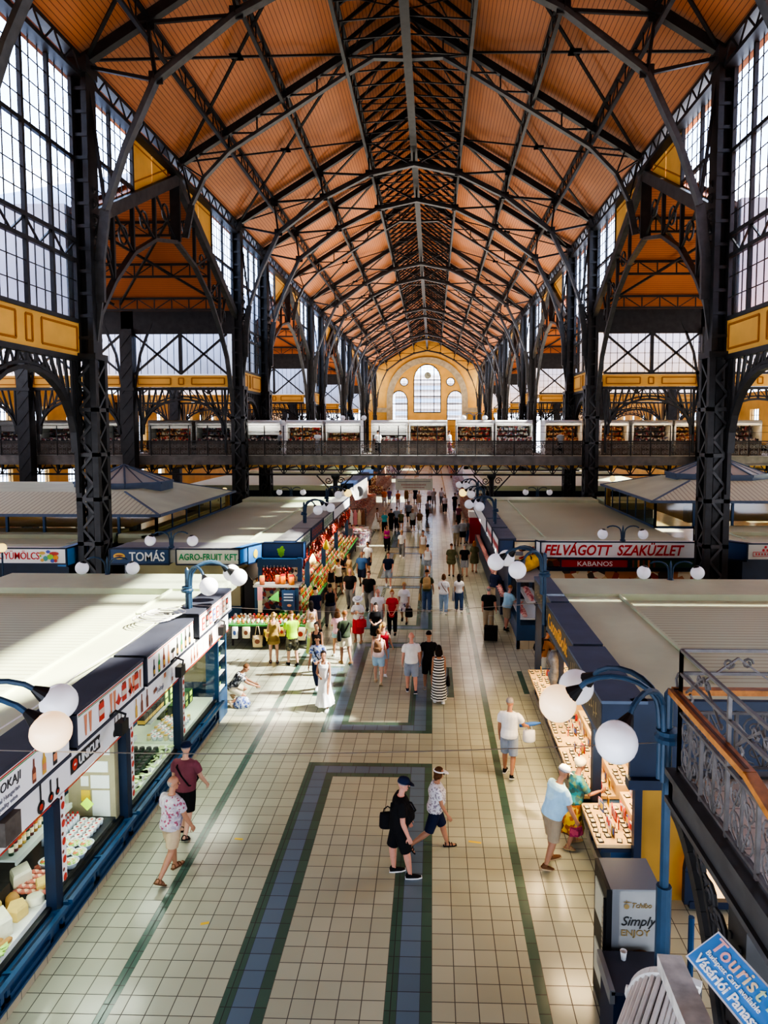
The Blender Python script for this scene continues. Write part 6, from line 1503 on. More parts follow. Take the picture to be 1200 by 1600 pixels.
# souvenir stand with shelf and jars
t = T('jar_shelf', 'grey topped souvenir stand with blue posts behind the gift table', 'stand', (-5.8, 25.3, 0))
m = MB(); m.box(-6.6, -4.9, 24.95, 25.75, 1.92, 2.0); m.build('shelf_top', GREYP, t)
for x in (-6.5, -5.0): m = MB(); m.box(x-.06, x+.06, 24.98, 25.1, .86, 1.95); m.build('post', BLUE, t)
for x in (-6.5, -5.0): m = MB(); m.box(x-.08, x+.08, 25.62, 25.75, 2.0, 2.9); m.build('post', BLUE, t)
m = MB(); m.box(-6.6, -4.9, 25.6, 25.8, 2.55, 2.86); m.build('head_board', BLUE, t)
m = MB(); m.box(-6.5, -5.0, 25.7, 25.75, .9, 2.6); m.build('back_board', blob_mat('small_souvenirs', [(.05, .05, .05), (.45, .06, .05), (.5, .4, .25), (.08, .1, .2), (.6, .55, .45)], 8), t)
jx = [jar_p('big pickle jar on the grey shelf of the souvenir stand', 'terra', 'gold', 'pickle jars on the grey shelf', .32, .10), jar_p('amber pickle jar on the grey shelf of the souvenir stand', 'orange', 'red', 'amber pickle jars on the grey shelf', .36, .10)]
for k, x in enumerate((-6.3, -5.55, -5.3, -5.2, -5.75)): jx[k % 2].put(x, 25.1+.12*(k % 3), 2.0)
for k, (x, c, lab) in enumerate(((-5.75, 'green', 'green triangular flag hanging in the souvenir stand'),)):
    t = T('hanging_flag', lab, 'flag', (x, 24.9, 1.5)); m = MB(); m.prism([(-.28, 0, 0), (.1, 0, .32), (.12, 0, -.1)], (0, .01, 0)); m.build('cloth', M('flag_green', (.15, .62, .12), .6), t, False, False)
t = T('hanging_apron', 'navy printed cloth hanging at the right of the souvenir stand', 'cloth', (-5.25, 24.88, 1.1)); m = MB(); m.box(-.28, .2, 0, .02, 0, .75); m.build('cloth', CM['blue'] if False else SB, t, False, False); f = Flat((-5.25, 24.87, 1.1), (1, 0, 0), ZD)
for k in range(3): f.rect(-.2, .35+k*.11, .34, .05, 0)
f.ell(.0, .18, .08, .05, 1); f.m.build('print', [M('apron_pale', (.4, .45, .6), .6), CORG], t)
t = T('hanging_scarf', 'pink and cream scarf hanging at the left of the souvenir stand', 'scarf', (-6.35, 24.9, 1.0)); m = MB(); m.box(-.08, .1, 0, .03, .45, .95); m.build('upper', CM['pink'], t, False, False); m = MB(); m.box(-.07, .09, 0, .03, 0, .45); m.build('lower', CM['cream'], t, False, False)
# bags hanging from the table edge
def tote(x, lab, w_, h_, mat, prn, drop=.0, hdl=True):
    t = T('hanging_tote', lab, 'bag', (x, 23.74, .80-drop)); m = MB(); m.loft([((0, 0, -h_), (w_*.48, 0, 0), (0, .03, 0)), ((0, 0, -h_*.5), (w_*.52, 0, 0), (0, .045, 0)), ((0, 0, 0), (w_*.5, 0, 0), (0, .02, 0))], 10); m.build('bag_body', mat, t, True, False)
    if hdl: m = MB(); m.tube([(-w_*.25, 0, -.02), (-w_*.1, 0, drop+.02), (w_*.1, 0, drop+.02), (w_*.25, 0, -.02)], .014, 5); m.build('bag_handle', mat, t, True, False)
    f = Flat((x, 23.69, .80-drop), (1, 0, 0), ZD); f.ell(0, -h_*.5, w_*.25, h_*.2, 0); f.m.build('print', prn, t)
tote(-6.95, 'blue and white bag hanging at the left of the gift table edge', .22, .42, CM['white'], CM['blue'], 0, False); tote(-6.55, 'cream printed bag second from the left on the gift table edge', .28, .40, CM['cream'], CBRN, 0, False)
tote(-6.15, 'long handled natural tote hanging lowest from the gift table', .36, .42, M('natural_canvas', (.55, .42, .24), .8), CBRN, .30); tote(-5.72, 'yellow tote with an orange print hanging from the gift table', .42, .42, CM['yellow'], CORG, .08); tote(-5.28, 'small yellow bag hanging right of the yellow tote', .22, .32, CM['yellow'], CRED, 0, False); tote(-4.62, 'red and white bag hanging between bronze dress and neon tee', .34, .46, CM['cream'], CRED, 0, False)
# patterned cloth table further along
t = T('cloth_table', 'rounded table heaped with white and patterned textiles before the gallery', 'table', (-5.1, 46, 0)); m = MB(); m.loft([((-5.1, 46, 0), (.95, 0, 0), (0, .95, 0)), ((-5.1, 46, .85), (1.05, 0, 0), (0, 1.0, 0)), ((-5.1, 46, .9), (1.0, 0, 0), (0, .95, 0))], 24); m.build('table_cloth', blob_mat('patterned_textile', [(.35, .30, .30), (.15, .12, .18), (.5, .42, .42), (.25, .1, .12)], 9), t)
m = MB()
for k in range(60): m.rbox((-5.1+rg.uniform(-.8, .8), 46+rg.uniform(-.75, .75), .95+rg.uniform(0, .12)), .25, .2, .06, rg.uniform(0, 3), rg.randrange(3))
o = m.build('folded_textile', [CM['white'], CM['cream'], CM['pink']], t); o['kind'] = 'stuff'
t = T('clothes_rail', 'hanging white and coloured clothes behind the patterned cloth table', 'clothes', (-5.9, 47, 0)); m = MB()
m.bar((-6.6, 47.25, 2.2), (-4.6, 47.25, 2.2), .04); m.bar((-6.6, 47.25, 0), (-6.6, 47.25, 2.2), .05); m.bar((-4.6, 47.25, 0), (-4.6, 47.25, 2.2), .05); m.build('rail', IRON, t)
for k, c in enumerate(('white', 'white', 'red', 'white', 'pink', 'cream', 'brown')): m = MB(); m.loft([((-6.45+k*.28, 47.25, 1.1), (.13, 0, 0), (0, .03, 0)), ((-6.45+k*.28, 47.25, 1.9), (.12, 0, 0), (0, .04, 0)), ((-6.45+k*.28, 47.25, 2.15), (.03, 0, 0), (0, .02, 0))], 8); m.build('garment', CM[c], t)
# meats in the corner cabinet and along the right front
mt_ = blob_mat('pink_meat', [(.55, .16, .16), (.66, .35, .30), (.45, .08, .09), (.7, .55, .45)], 13)
meat = Many(proto('meat_piece', 'pink cut of meat in the corner glass cabinet of the right block', 'meat', [('cut', MB().ball((0, 0, .06), .13, .09, .07, 10, 6), mt_, True)], 'cuts of meat in the corner cabinet'))
for z in (1.05, 1.53):
    for k in range(9): meat.put(3.3 if z < 1.4 else 3.62, 24.4+k*.27 if z < 1.4 else 24.8+k*.22, z, rg.uniform(0, 3))
ham = Many(proto('hanging_ham', 'pink ham hanging over the counter of the right block', 'ham', [('ham_body', MB().lathe([(0, -.42), (.09, -.36), (.12, -.2), (.05, -.03), (0, 0)], 10), mt_, True)], 'hams hanging along the right block'))
for k in range(26): ham.put(3.05, 27.6+k*.6, 2.7)
m = MB(); m.box(2.72, 3.0, 27.4, 43.8, .3, 1.0); tag(m.build('counter_front', BLUED), 'navy counter front along the aisle of the right block', 'counter')
pastry = Many(proto('sausage_ring', 'reddish sausage ring on the counter of the right block', 'sausage', [('ring', MB().tube([(.1*math.cos(q), .1*math.sin(q), .025) for q in [k*.57 for k in range(12)]], .028, 6), mt_, True)], 'sausage rings on the right counter'))
for k in range(40): pastry.put(2.86, 27.6+k*.4, 1.0)
# ================================================================== people
SKIN = {'fair': M('skin_fair', (.58, .33, .23), .5, var=.06, scale=10), 'tan': M('skin_tan', (.40, .20, .12), .5, var=.06, scale=10), 'pink': M('skin_pink', (.62, .30, .22), .5, var=.08, scale=10), 'brown': M('skin_brown', (.24, .11, .06), .5)}
EYE = M('eye_dark', (.03, .02, .02), .3); LIP = M('lip', (.40, .12, .10), .5); BROW = M('brow', (.10, .06, .04), .8)
HAIR = {'dark': M('hair_dark', (.018, .012, .010), .75, var=.3, scale=30, spec=.12), 'brown': M('hair_brown', (.10, .045, .02), .75, var=.35, scale=30, spec=.12), 'grey': M('hair_grey', (.27, .25, .235), .75, var=.2, scale=30, spec=.12), 'blond': M('hair_blond', (.50, .32, .13), .75, var=.3, scale=30, spec=.12), 'ginger': M('hair_ginger', (.33, .13, .04), .75, var=.3, scale=30, spec=.12)}
_cm = {}
def cloth(key):
    if key in _cm: return _cm[key]
    N = {'black': (.010, .010, .012), 'navy': (.012, .018, .05), 'white': (.78, .78, .78), 'cream': (.70, .62, .45), 'grey': (.22, .22, .24), 'lgrey': (.42, .43, .45), 'beige': (.50, .38, .24), 'khaki': (.36, .29, .20), 'olive': (.10, .10, .05), 'dgreen': (.045, .06, .035),
         'maroon': (.20, .06, .08), 'red': (.55, .02, .03), 'crimson': (.36, .01, .025), 'lblue': (.36, .58, .74), 'blue': (.05, .12, .28), 'jeans': (.06, .11, .24), 'ljeans': (.30, .42, .58), 'denim': (.32, .47, .60), 'greyblue': (.28, .33, .42), 'hivis': (.52, .95, .02), 'pink': (.72, .42, .50), 'lpink': (.70, .52, .50),
         'magenta': (.38, .03, .20), 'teal': (.05, .30, .36), 'orange': (.80, .22, .03), 'purple': (.20, .12, .32), 'brown': (.16, .08, .04), 'bronze': (.30, .20, .06), 'yellow': (.75, .50, .05), 'tan': (.45, .30, .14), 'lyellow': (.72, .74, .48), 'greenyellow': (.45, .55, .2)}
    if key in N: m = M('cloth_'+key, N[key], .85, var=.12, scale=5, spec=.2)
    elif key == 'bwstripe': m = stripe_mat('cloth_bw_stripe', (.72, .72, .70), (.012, .012, .014), .075, .5, 2, .85)
    elif key == 'bwstripe2': m = stripe_mat('cloth_bw_stripe_trousers', (.72, .72, .70), (.012, .012, .014), .06, .5, 2, .85)
    elif key == 'vstripe': m = stripe_mat('cloth_blue_white_stripe', (.65, .66, .70), (.02, .03, .08), .05, .5, 0, .85)
    elif key == 'check': m = blob_mat('cloth_blue_check', [(.60, .64, .75), (.08, .12, .35), (.35, .42, .6)], 22)
    elif key == 'hawaii': m = blob_mat('cloth_red_grey_print', [(.42, .38, .42), (.34, .30, .36), (.50, .46, .48), (.30, .07, .12), (.40, .36, .40), (.46, .40, .44)], 26)
    elif key == 'whiteprint': m = blob_mat('cloth_white_grey_print', [(.68, .66, .68), (.60, .58, .60), (.28, .24, .28), (.70, .68, .70)], 42)
    elif key == 'tealprint': m = blob_mat('cloth_teal_print', [(.02, .17, .24), (.03, .25, .32), (.05, .13, .14), (.12, .22, .12)], 16)
    elif key == 'yellowprint': m = blob_mat('cloth_yellow_print', [(.62, .42, .01), (.55, .36, .01), (.08, .04, .02), (.6, .42, .02), (.30, .10, .02)], 13)
    elif key == 'wineprint': m = blob_mat('cloth_wine_print', [(.28, .02, .08), (.40, .06, .12), (.20, .02, .06)], 16)
    elif key == 'camo': m = blob_mat('cloth_camouflage', [(.05, .05, .035), (.12, .11, .07), (.025, .025, .02), (.16, .14, .09)], 14)
    elif key == 'bwprint': m = blob_mat('cloth_dark_white_print', [(.03, .03, .04), (.55, .55, .55), (.04, .04, .05), (.2, .2, .22)], 22)
    elif key == 'plaidskirt': m = blob_mat('cloth_white_navy_print', [(.7, .68, .7), (.06, .05, .12), (.6, .5, .55)], 16)
    _cm[key] = m; return m
def vox(mb, name, mats, size, parent, smooth=2):
    """weld overlapping limbs into one continuous skin"""
    me = mb.mesh(name+'_src', mats); o = bpy.data.objects.new(name, me); C.objects.link(o)
    a = o.modifiers.new('r', 'REMESH'); a.mode = 'VOXEL'; a.voxel_size = size; a.use_smooth_shade = True
    b = o.modifiers.new('s', 'SMOOTH'); b.factor = .5; b.iterations = smooth
    dg = bpy.context.evaluated_depsgraph_get(); me2 = bpy.data.meshes.new_from_object(o.evaluated_get(dg))
    o.modifiers.clear(); o.data = me2; bpy.data.meshes.remove(me); me2.name = name
    me2.materials.clear()
    for m in (mats if isinstance(mats, (list, tuple)) else [mats]): me2.materials.append(m)
    o.parent = parent; return o
def limb(mb, pts, rs, n=10):
    """rounded tapered tube"""
    P = [V(p) for p in pts]; d0 = (P[0]-P[1]).normalized(); d1 = (P[-1]-P[-2]).normalized()
    a = [P[0]+d0*rs[0]*q for q in (.95, .7)]; b = [P[-1]+d1*rs[-1]*q for q in (.7, .95)]
    mb.tube(a+P+b, [rs[0]*.3, rs[0]*.75]+list(rs)+[rs[-1]*.75, rs[-1]*.3], n)
def person(px, py, h, face, label, top=None, bot=None, top_k='tee', bot_k='shorts', hair=('short', 'brown'), skin='fair', shoes=('shoe', 'black'), b=1.0, belly=0, stride=14, arms=((4, 8, 12), (4, 8, 12)), lean=2, hyaw=0, hpitch=8, fem=False, hat=None, glasses=False, group=None, seat=None, pos=None, knee=None, legw=None, strap=None, hemf=None):
    p0 = V(pos) if pos else at(px, py, z=0); D = max(p0.y, 4)
    S = h/1.75; vs = min(.026, max(.0085, D*.00062)); near = D < 15
    root = T('person', label, 'person', p0, R(face))
    F3 = lambda x, y, z: V((x, y, z))
    # ---- skeleton
    hipw = .088*S*(1.05 if fem else 1); L1, L2, ah = .245*h, .235*h, .045*h
    hips, knees, ankles, fdir = [], [], [], []
    for s in (-1, 1):
        if legw: phi, kn, ab = legw[0 if s < 0 else 1]
        else: phi = stride*(-s); kn = (knee if knee is not None else (6 if phi > 0 else stride*1.5+4)); ab = 2.5
        hp = F3(s*hipw, 0, 0); dph, dk = R(phi), R(phi-kn)
        k = hp+F3(s*math.sin(R(ab)), math.sin(dph), -math.cos(dph))*L1; a = k+F3(s*math.sin(R(ab))*.3, math.sin(dk), -math.cos(dk))*L2
        hips.append(hp); knees.append(k); ankles.append(a); fdir.append(max(-1.0, min(.2, dk*.9)) if phi < 0 or kn > 40 else 0)
    zmin = min(a.z-(.10*S*math.sin(-f) if f < 0 else 0) for a, f in zip(ankles, fdir)); root_z = (-zmin+ah) if seat is None else seat
    off = F3(0, -(ankles[0].y+ankles[1].y)/2 if seat is None else 0, root_z)
    hips = [q+off for q in hips]; knees = [q+off for q in knees]; ankles = [q+off for q in ankles]
    pel = off.copy(); lam = R(lean); sdir = F3(0, math.sin(lam), math.cos(lam)); fwd = F3(0, math.cos(lam), -math.sin(lam)); X = F3(1, 0, 0)
    sp = lambda t: pel+sdir*(t*h)
    shw = (.088 if fem else .101)*h*(.55+.45*b); sh_c = sp(.276)
    nk, hd = sp(.325), None
    hdir = (sdir+F3(0, .10+math.sin(R(hpitch))*.35, 0)).normalized(); nk2 = sp(.318)+fwd*.01*S; hc = nk2+hdir*(.092*h)
    Rh = Matrix.Rotation(R(hyaw), 3, 'Z') @ Matrix.Rotation(-R(hpitch), 3, 'X')
    hp_ = lambda x, y, z: hc+Rh @ (F3(x, y, z)*S)
    # ---- torso rings (t along spine, half width, half depth, forward shift)
    w_, c_ = (.158, .172) if fem else (.150, .168)
    rings = [(-.045, .11, .09, -.012), (-.02, .158, .115, -.014), (.02, .172 if fem else .162, .120, -.014), (.09, .132 if fem else .148, .098+belly*.10, .005+belly*.07), (.15, .138 if fem else .152, .100+belly*.08, .008+belly*.05), (.21, .155 if fem else .168, .112+(.02 if fem else 0), .012), (.255, .160 if fem else .178, .098, .004), (.285, .128 if fem else .148, .075, -.006), (.305, .075, .058, -.004)]
    def torso(mb, infl=0, t0=-1, t1=9, k=1.0, n=16, widen=0):
        rs = [(t, w, d, f) for t, w, d, f in rings if t0-1e-6 <= t <= t1+1e-6]
        mb.loft([(sp(t)+fwd*(f*S), X*((w*b*k+infl)*S+widen*max(0, .1-t)), fwd*((d*1.10*(.35+.65*b)*k+infl)*S+widen*max(0, .1-t))) for t, w, d, f in rs], n)
    # ---- arms
    A1, A2 = .172*h, .145*h
    AR = []
    for s, (pit_, abd, elb, *inn) in zip((-1, 1), arms):
        inn = inn[0] if inn else 0
        sh = sh_c+X*(s*shw)-sdir*.012*h
        a1, a2, a3 = R(pit_+lean*.0), R(abd), R(pit_+elb)
        d1 = F3(s*math.sin(a2), math.sin(a1)*math.cos(a2), -math.cos(a1)*math.cos(a2))
        d2 = F3(s*math.sin(a2)*.5-s*math.sin(R(inn)), math.sin(a3)*math.cos(R(inn)), -math.cos(a3)*math.cos(R(inn))); d2.normalize()
        e = sh+d1*A1; wr = e+d2*A2; AR.append((s, sh, e, wr, d1, d2))
    ar = lambda q: q*S*(.6+.4*b)*(.9 if fem else 1)
    # ---- body
    mb = MB(); torso(mb, -.006)
    mb.loft([(sp(.29), X*.062*S, fwd*.056*S), (sp(.32)+fwd*.008, X*.054*S, fwd*.054*S), (hc-hdir*.045*h, X*.052*S, fwd*.056*S), (hc-hdir*.01*h, X*.05*S, fwd*.05*S)], 12)
    hm = Matrix.Translation(hc) @ Rh.to_4x4()
    mb.ball(hp_(0, -.008, .025), .076*S, .094*S, .098*S, 16, 10, 0, Rh.to_4x4()); mb.ball(hp_(0, .022, -.045), .056*S, .062*S, .068*S, 12, 8, 0, Rh.to_4x4())
    mb.tube([hp_(0, .088, .03), hp_(0, .106, -.005), hp_(0, .10, -.014)], [.009*S, .014*S, .011*S], 8)
    mb.ball(hp_(0, .070, -.085), .022*S, .02*S, .018*S, 8, 6); mb.ball(hp_(0, .078, -.048), .024*S, .014*S, .012*S, 8, 6)
    for s in (-1, 1): mb.ball(hp_(s*.079, -.008, .0), .012*S, .022*S, .034*S, 8, 6, 0, Rh.to_4x4())
    for q, (hp, k, a, f) in enumerate(zip(hips, knees, ankles, fdir)):
        lm = S*(.62+.38*b)*(1.0)
        limb(mb, [hp+F3(0, 0, .02*h), hp.lerp(k, .4), k.lerp(hp, .12), k, k.lerp(a, .28), k.lerp(a, .65), a], [.092*lm, .082*lm, .060*lm, .056*lm, .058*lm, .046*lm, .034*S], 12)
        fd = Matrix.Rotation(f, 3, 'X'); ft = lambda x, y, z: a+fd @ (F3(x, y, z)*S)
        mb.loft([(ft(0, -.055, -.045), X*.026*S, fd @ F3(0, 0, .022)*S), (ft(0, -.02, -.035), X*.033*S, fd @ F3(0, 0, .038)*S), (ft(0, .06, -.048), X*.040*S, fd @ F3(0, 0, .028)*S), (ft(0, .13, -.058), X*.042*S, fd @ F3(0, 0, .018)*S), (ft(0, .175, -.062), X*.026*S, fd @ F3(0, 0, .012)*S)], 10)
    for s, sh, e, wr, d1, d2 in AR:
        limb(mb, [sh, sh.lerp(e, .45), e, e.lerp(wr, .3), wr], [ar(.052), ar(.047), ar(.039), ar(.039), ar(.026)], 10)
        sd_ = d2.cross(F3(s, 0, 0)); sd_ = (sd_ if sd_.length > .1 else F3(0, 1, 0)).normalized(); pn = d2.cross(sd_).normalized()   # sd_ across the palm
        mb.loft([(wr-d2*.01, sd_*.028*S, pn*.02*S), (wr+d2*.04*S, sd_*.040*S, pn*.016*S), (wr+d2*.085*S, sd_*.042*S, pn*.014*S)], 10)
        cur = -1 if (pn.x*s) > 0 else 1
        for k2, (o_, ln) in enumerate(((-.030, .058), (-.010, .072), (.011, .076), (.031, .066))):
            b0 = wr+d2*.08*S+sd_*o_*S; c1 = b0+d2*ln*.5*S+pn*cur*.010*S; c2 = b0+d2*ln*.85*S+pn*cur*.030*S
            limb(mb, [b0, c1, c2], [max(.009*S, vs*.9)]*2+[max(.0075*S, vs*.8)], 6)
        b0 = wr+d2*.03*S+sd_*.034*S*1; limb(mb, [b0, b0+(d2*.5+sd_*.7)*.035*S, b0+(d2*.9+sd_*.55)*.062*S+pn*cur*.01*S], [.011*S, max(.0095*S, vs*.9), max(.008*S, vs*.8)], 6)
    bo = vox(mb, 'body', [SKIN[skin], EYE, LIP, BROW], vs, root)
    if D < 45:
        e_ = MB()
        for s in (-1, 1):
            e_.ball(hp_(s*.032, .080, .012), .013*S, .008*S, .008*S, 8, 5, 1); e_.bar(hp_(s*.016, .088, .032), hp_(s*.048, .076, .032), .008*S, .006*S, 3)
        e_.bar(hp_(-.022, .0905, -.048), hp_(.022, .0905, -.048), .008*S, .009*S, 2)
        bmx = bmesh.new(); bmx.from_mesh(bo.data); tmp = e_.mesh('face', [SKIN[skin], EYE, LIP, BROW]); bmx.from_mesh(tmp); bmx.to_mesh(bo.data); bmx.free(); bpy.data.meshes.remove(tmp)
    inf = max(.016, vs*1.25); cs = vs*1.15
    # ---- top
    if top:
        mb = MB(); lo = {'crop': .05}.get(top_k, -.03 if top_k != 'dress' else -.045)
        if top_k in ('tank', 'dress', 'bare'): torso(mb, inf, lo, .262)
        else: torso(mb, inf, lo, .305, widen=.0)
        if top_k in ('tank', 'dress'):
            for s in (-1, 1): mb.loft([(sp(.25)+X*(s*.085*S*b), X*.04*S, fwd*(.10*S)), (sp(.285)+X*(s*.09*S*b), X*.034*S, fwd*(.085*S)), (sp(.302)+X*(s*.088*S*b), X*.03*S, fwd*(.055*S))], 10)
        if top_k in ('tee', 'long', 'loose', 'polo'):
            f = {'tee': .62, 'polo': .66, 'loose': .8, 'long': 1.9}[top_k]
            for s, sh, e, wr, d1, d2 in AR:
                en = sh.lerp(e, min(f, 1)); r0, r1 = ar(.060)+inf*S, ar(.054)+inf*1.2*S
                pts, rs = [sh-X*(s*.06*S)+sdir*.006*S, sh-X*(s*.02*S), sh.lerp(en, .3), en], [r0*.70, r0*.92, r0, r1]
                if f > 1: pts += [e.lerp(wr, f-1)]; rs += [ar(.040)+inf]
                mb.tube(pts, rs, 12)
        if top_k == 'polo' and near: mb.tube([sp(.305)+fwd*.05*S+X*(.06*S*math.cos(q)) + fwd*(.05*S*math.sin(q)) for q in [k*.7 for k in range(9)]], .016*S, 6)
        o = vox(mb, 'dress' if top_k == 'dress' else 'shirt', cloth(top), cs, root)
    # ---- bottom
    if bot:
        mb = MB()
        if bot_k in ('shorts', 'trousers', 'bermuda', 'hotpants', 'capri'):
            fr = {'hotpants': .42, 'shorts': .80, 'bermuda': 1.0, 'capri': 1.45, 'trousers': 1.93}[bot_k]
            torso(mb, inf*.8, -.045, .055)
            for hp, k, a in zip(hips, knees, ankles):
                lm = S*(.62+.38*b); wd = 1.0 if not fem else .95
                pts, rs = [hp+F3(0, 0, .02*h), hp.lerp(k, min(fr, .5))], [.098*lm+inf*.7, .094*lm*wd+inf]
                if fr > .5: pts.append(hp.lerp(k, min(fr, 1))); rs.append((.080*lm*wd if fr < 1.1 else .068*lm)+inf)
                if fr > 1: pts += [k.lerp(a, (fr-1)*.5), k.lerp(a, fr-1)]; rs += [.062*lm+inf, .052*lm+inf]
                mb.tube(pts, rs, 14)
        else:
            fr = {'skirt': .95, 'mini': .55, 'midi': 1.35, 'maxi': 1.85}[bot_k]
            kz = (hips[0].z-(L1*min(fr, 1)+L2*max(0, fr-1))) ; cy = (ankles[0].y+ankles[1].y)/2*min(1, fr*.5)
            spread = abs(ankles[0].y-ankles[1].y)*min(.5, fr*.25); hw = {'mini': .22, 'skirt': .24, 'midi': .27, 'maxi': .30}[bot_k]*(hemf or 1)
            top_c = sp(.075)+fwd*.0
            mb.loft([(top_c, X*(.135*b*S+inf), fwd*(.105*S+inf)), (sp(.0)-fwd*.012*S, X*(.168*b*S+inf), fwd*(.122*S+inf)), (F3(0, cy*.5, (hips[0].z+kz)/2), X*(.20*b*S+inf), F3(0, .145*S+spread*.5+inf, 0)), (F3(0, cy, kz), X*(hw*S), F3(0, hw*.72*S+spread, 0))], 20)
            if near or D < 24:      # pleats along the hem
                nn = len(mb.v)-20
                for k in range(20):
                    if k % 2: v = mb.v[nn+k]; mb.v[nn+k] = (v[0]*.90, cy+(v[1]-cy)*.90, v[2])
        vox(mb, {'shorts': 'shorts', 'bermuda': 'shorts', 'hotpants': 'shorts'}.get(bot_k, 'trousers' if bot_k in ('trousers', 'capri') else 'skirt'), cloth(bot), cs, root)
    if hemf == 'none': pass
    # ---- hair
    st_, col = hair
    if st_ != 'none':
        mb = MB(); n, k = 20, 12; o = 0
        for i in range(k+1):
            t = math.pi*i/k
            for j in range(n):
                u = 2*math.pi*j/n; x, y, z = math.sin(t)*math.cos(u), math.sin(t)*math.sin(u), math.cos(t)
                r = 1.0; low = {'bald': -.40, 'short': -.25, 'crop': -.1}.get(st_, -.55)
                face_ = y > .35 and z < (.55 if st_ != 'fringe' else .35)
                if face_ or z < low: r = .78
                if st_ == 'bald': r = .955 if (z < .22 and y < .25) else .78
                mb.v.append(tuple(hp_(x*.086*r, -.012+y*.103*r, .028+z*.108*r)))
        for i in range(k):
            for j in range(n): mb.f.append([i*n+j, (i+1)*n+j, (i+1)*n+(j+1) % n, i*n+(j+1) % n]); mb.m.append(0)
        B = Rh @ F3(0, -1, 0); U = Rh @ F3(0, 0, 1)
        if st_ in ('long', 'bob', 'curly'):
            ln = {'long': .36, 'bob': .17, 'curly': .26}[st_]*S; dn = F3(0, -.25, -1).normalized()
            c0 = hp_(0, -.035, .04); wd = {'long': .075, 'bob': .085, 'curly': .105}[st_]*S
            mb.loft([(c0, X*.07*S, F3(0, .06*S, 0)), (c0+dn*ln*.35, X*wd*1.05, F3(0, .062*S, 0)), (c0+dn*ln*.75, X*wd*1.1, F3(0, .055*S, 0)), (c0+dn*ln, X*wd*.6, F3(0, .03*S, 0))], 14)
            for s in (-1, 1): mb.loft([(hp_(s*.072, .0, .05), X*.016*S, F3(0, .05*S, 0)), (hp_(s*.082, .005, -.04), X*.018*S, F3(0, .045*S, 0)), (hp_(s*.08, -.01, -.10 if st_ != 'bob' else -.08), X*.014*S, F3(0, .03*S, 0))], 10)
        if st_ == 'bun': mb.ball(hp_(0, -.09, .085), .045*S)
        if st_ == 'pony': mb.tube([hp_(0, -.10, .06), hp_(0, -.15, .02), hp_(0, -.15, -.10), hp_(0, -.13, -.18)], [.03*S, .04*S, .035*S, .012*S], 10)
        mb.build('hair', HAIR[col], root, True, False)
    # ---- hats
    if hat:
        kind, hc_ = hat
        mb = MB()
        if kind == 'cap':
            mb.loft([(hp_(0, -.010, .045), Rh @ X*.094*S, Rh @ F3(0, .112, 0)*S), (hp_(0, -.010, .085), Rh @ X*.092*S, Rh @ F3(0, .108, 0)*S), (hp_(0, -.012, .125), Rh @ X*.072*S, Rh @ F3(0, .085, 0)*S), (hp_(0, -.012, .142), Rh @ X*.03*S, Rh @ F3(0, .035, 0)*S)], 18)
            mb.loft([(hp_(0, .07, .050), Rh @ X*.080*S, Rh @ F3(0, 0, .006)*S), (hp_(0, .14, .040), Rh @ X*.074*S, Rh @ F3(0, 0, .006)*S), (hp_(0, .180, .028), Rh @ X*.04*S, Rh @ F3(0, 0, .005)*S)], 12)
        elif kind == 'visor':
            mb.tube([hp_(.090*math.cos(q), -.01+.108*math.sin(q), .055) for q in [2*math.pi*k/16 for k in range(17)]], .014*S, 6)
            mb.loft([(hp_(0, .07, .055), Rh @ X*.085*S, Rh @ F3(0, 0, .007)*S), (hp_(0, .15, .035), Rh @ X*.078*S, Rh @ F3(0, 0, .006)*S), (hp_(0, .19, .020), Rh @ X*.04*S, Rh @ F3(0, 0, .005)*S)], 12)
        elif kind == 'sunhat':
            for z, r in ((0, 0),): pass
            mb.loft([(hp_(0, -.01, .045), Rh @ X*.20*S, Rh @ F3(0, .20, 0)*S), (hp_(0, -.01, .062), Rh @ X*.20*S, Rh @ F3(0, .20, 0)*S), (hp_(0, -.01, .070), Rh @ X*.105*S, Rh @ F3(0, .118, 0)*S), (hp_(0, -.01, .130), Rh @ X*.095*S, Rh @ F3(0, .108, 0)*S), (hp_(0, -.01, .152), Rh @ X*.06*S, Rh @ F3(0, .07, 0)*S)], 20)
        elif kind == 'wrap':
            mb.ball(hp_(0, -.03, .055), .098*S, .125*S, .098*S, 16, 10); mb.ball(hp_(0, -.10, .06), .075*S, .07*S, .08*S, 12, 8); mb.ball(hp_(0, -.02, .13), .04*S, .05*S, .04*S, 10, 6)
        nm = {'cap': 'cap', 'visor': 'sun_visor', 'sunhat': 'sun_hat', 'wrap': 'head_wrap'}[kind]
        o = mb.build(nm, cloth(hc_), root, True, False)
        if kind == 'sunhat': m2 = MB(); m2.tube([hp_(.103*math.cos(q), -.01+.116*math.sin(q), .078) for q in [2*math.pi*k/16 for k in range(17)]], .012*S, 6); m2.build('hat_band', cloth('black'), o, False, False)
    if glasses:
        mb = MB()
        for s in (-1, 1): mb.ball(hp_(s*.032, .096, .010), .026*S, .010*S, .020*S, 10, 6); mb.tube([hp_(s*.055, .085, .015), hp_(s*.08, .0, .012)], .004*S, 4)
        mb.bar(hp_(-.02, .10, .014), hp_(.02, .10, .014), .006*S); mb.build('glasses', BLACK, root, False, False)
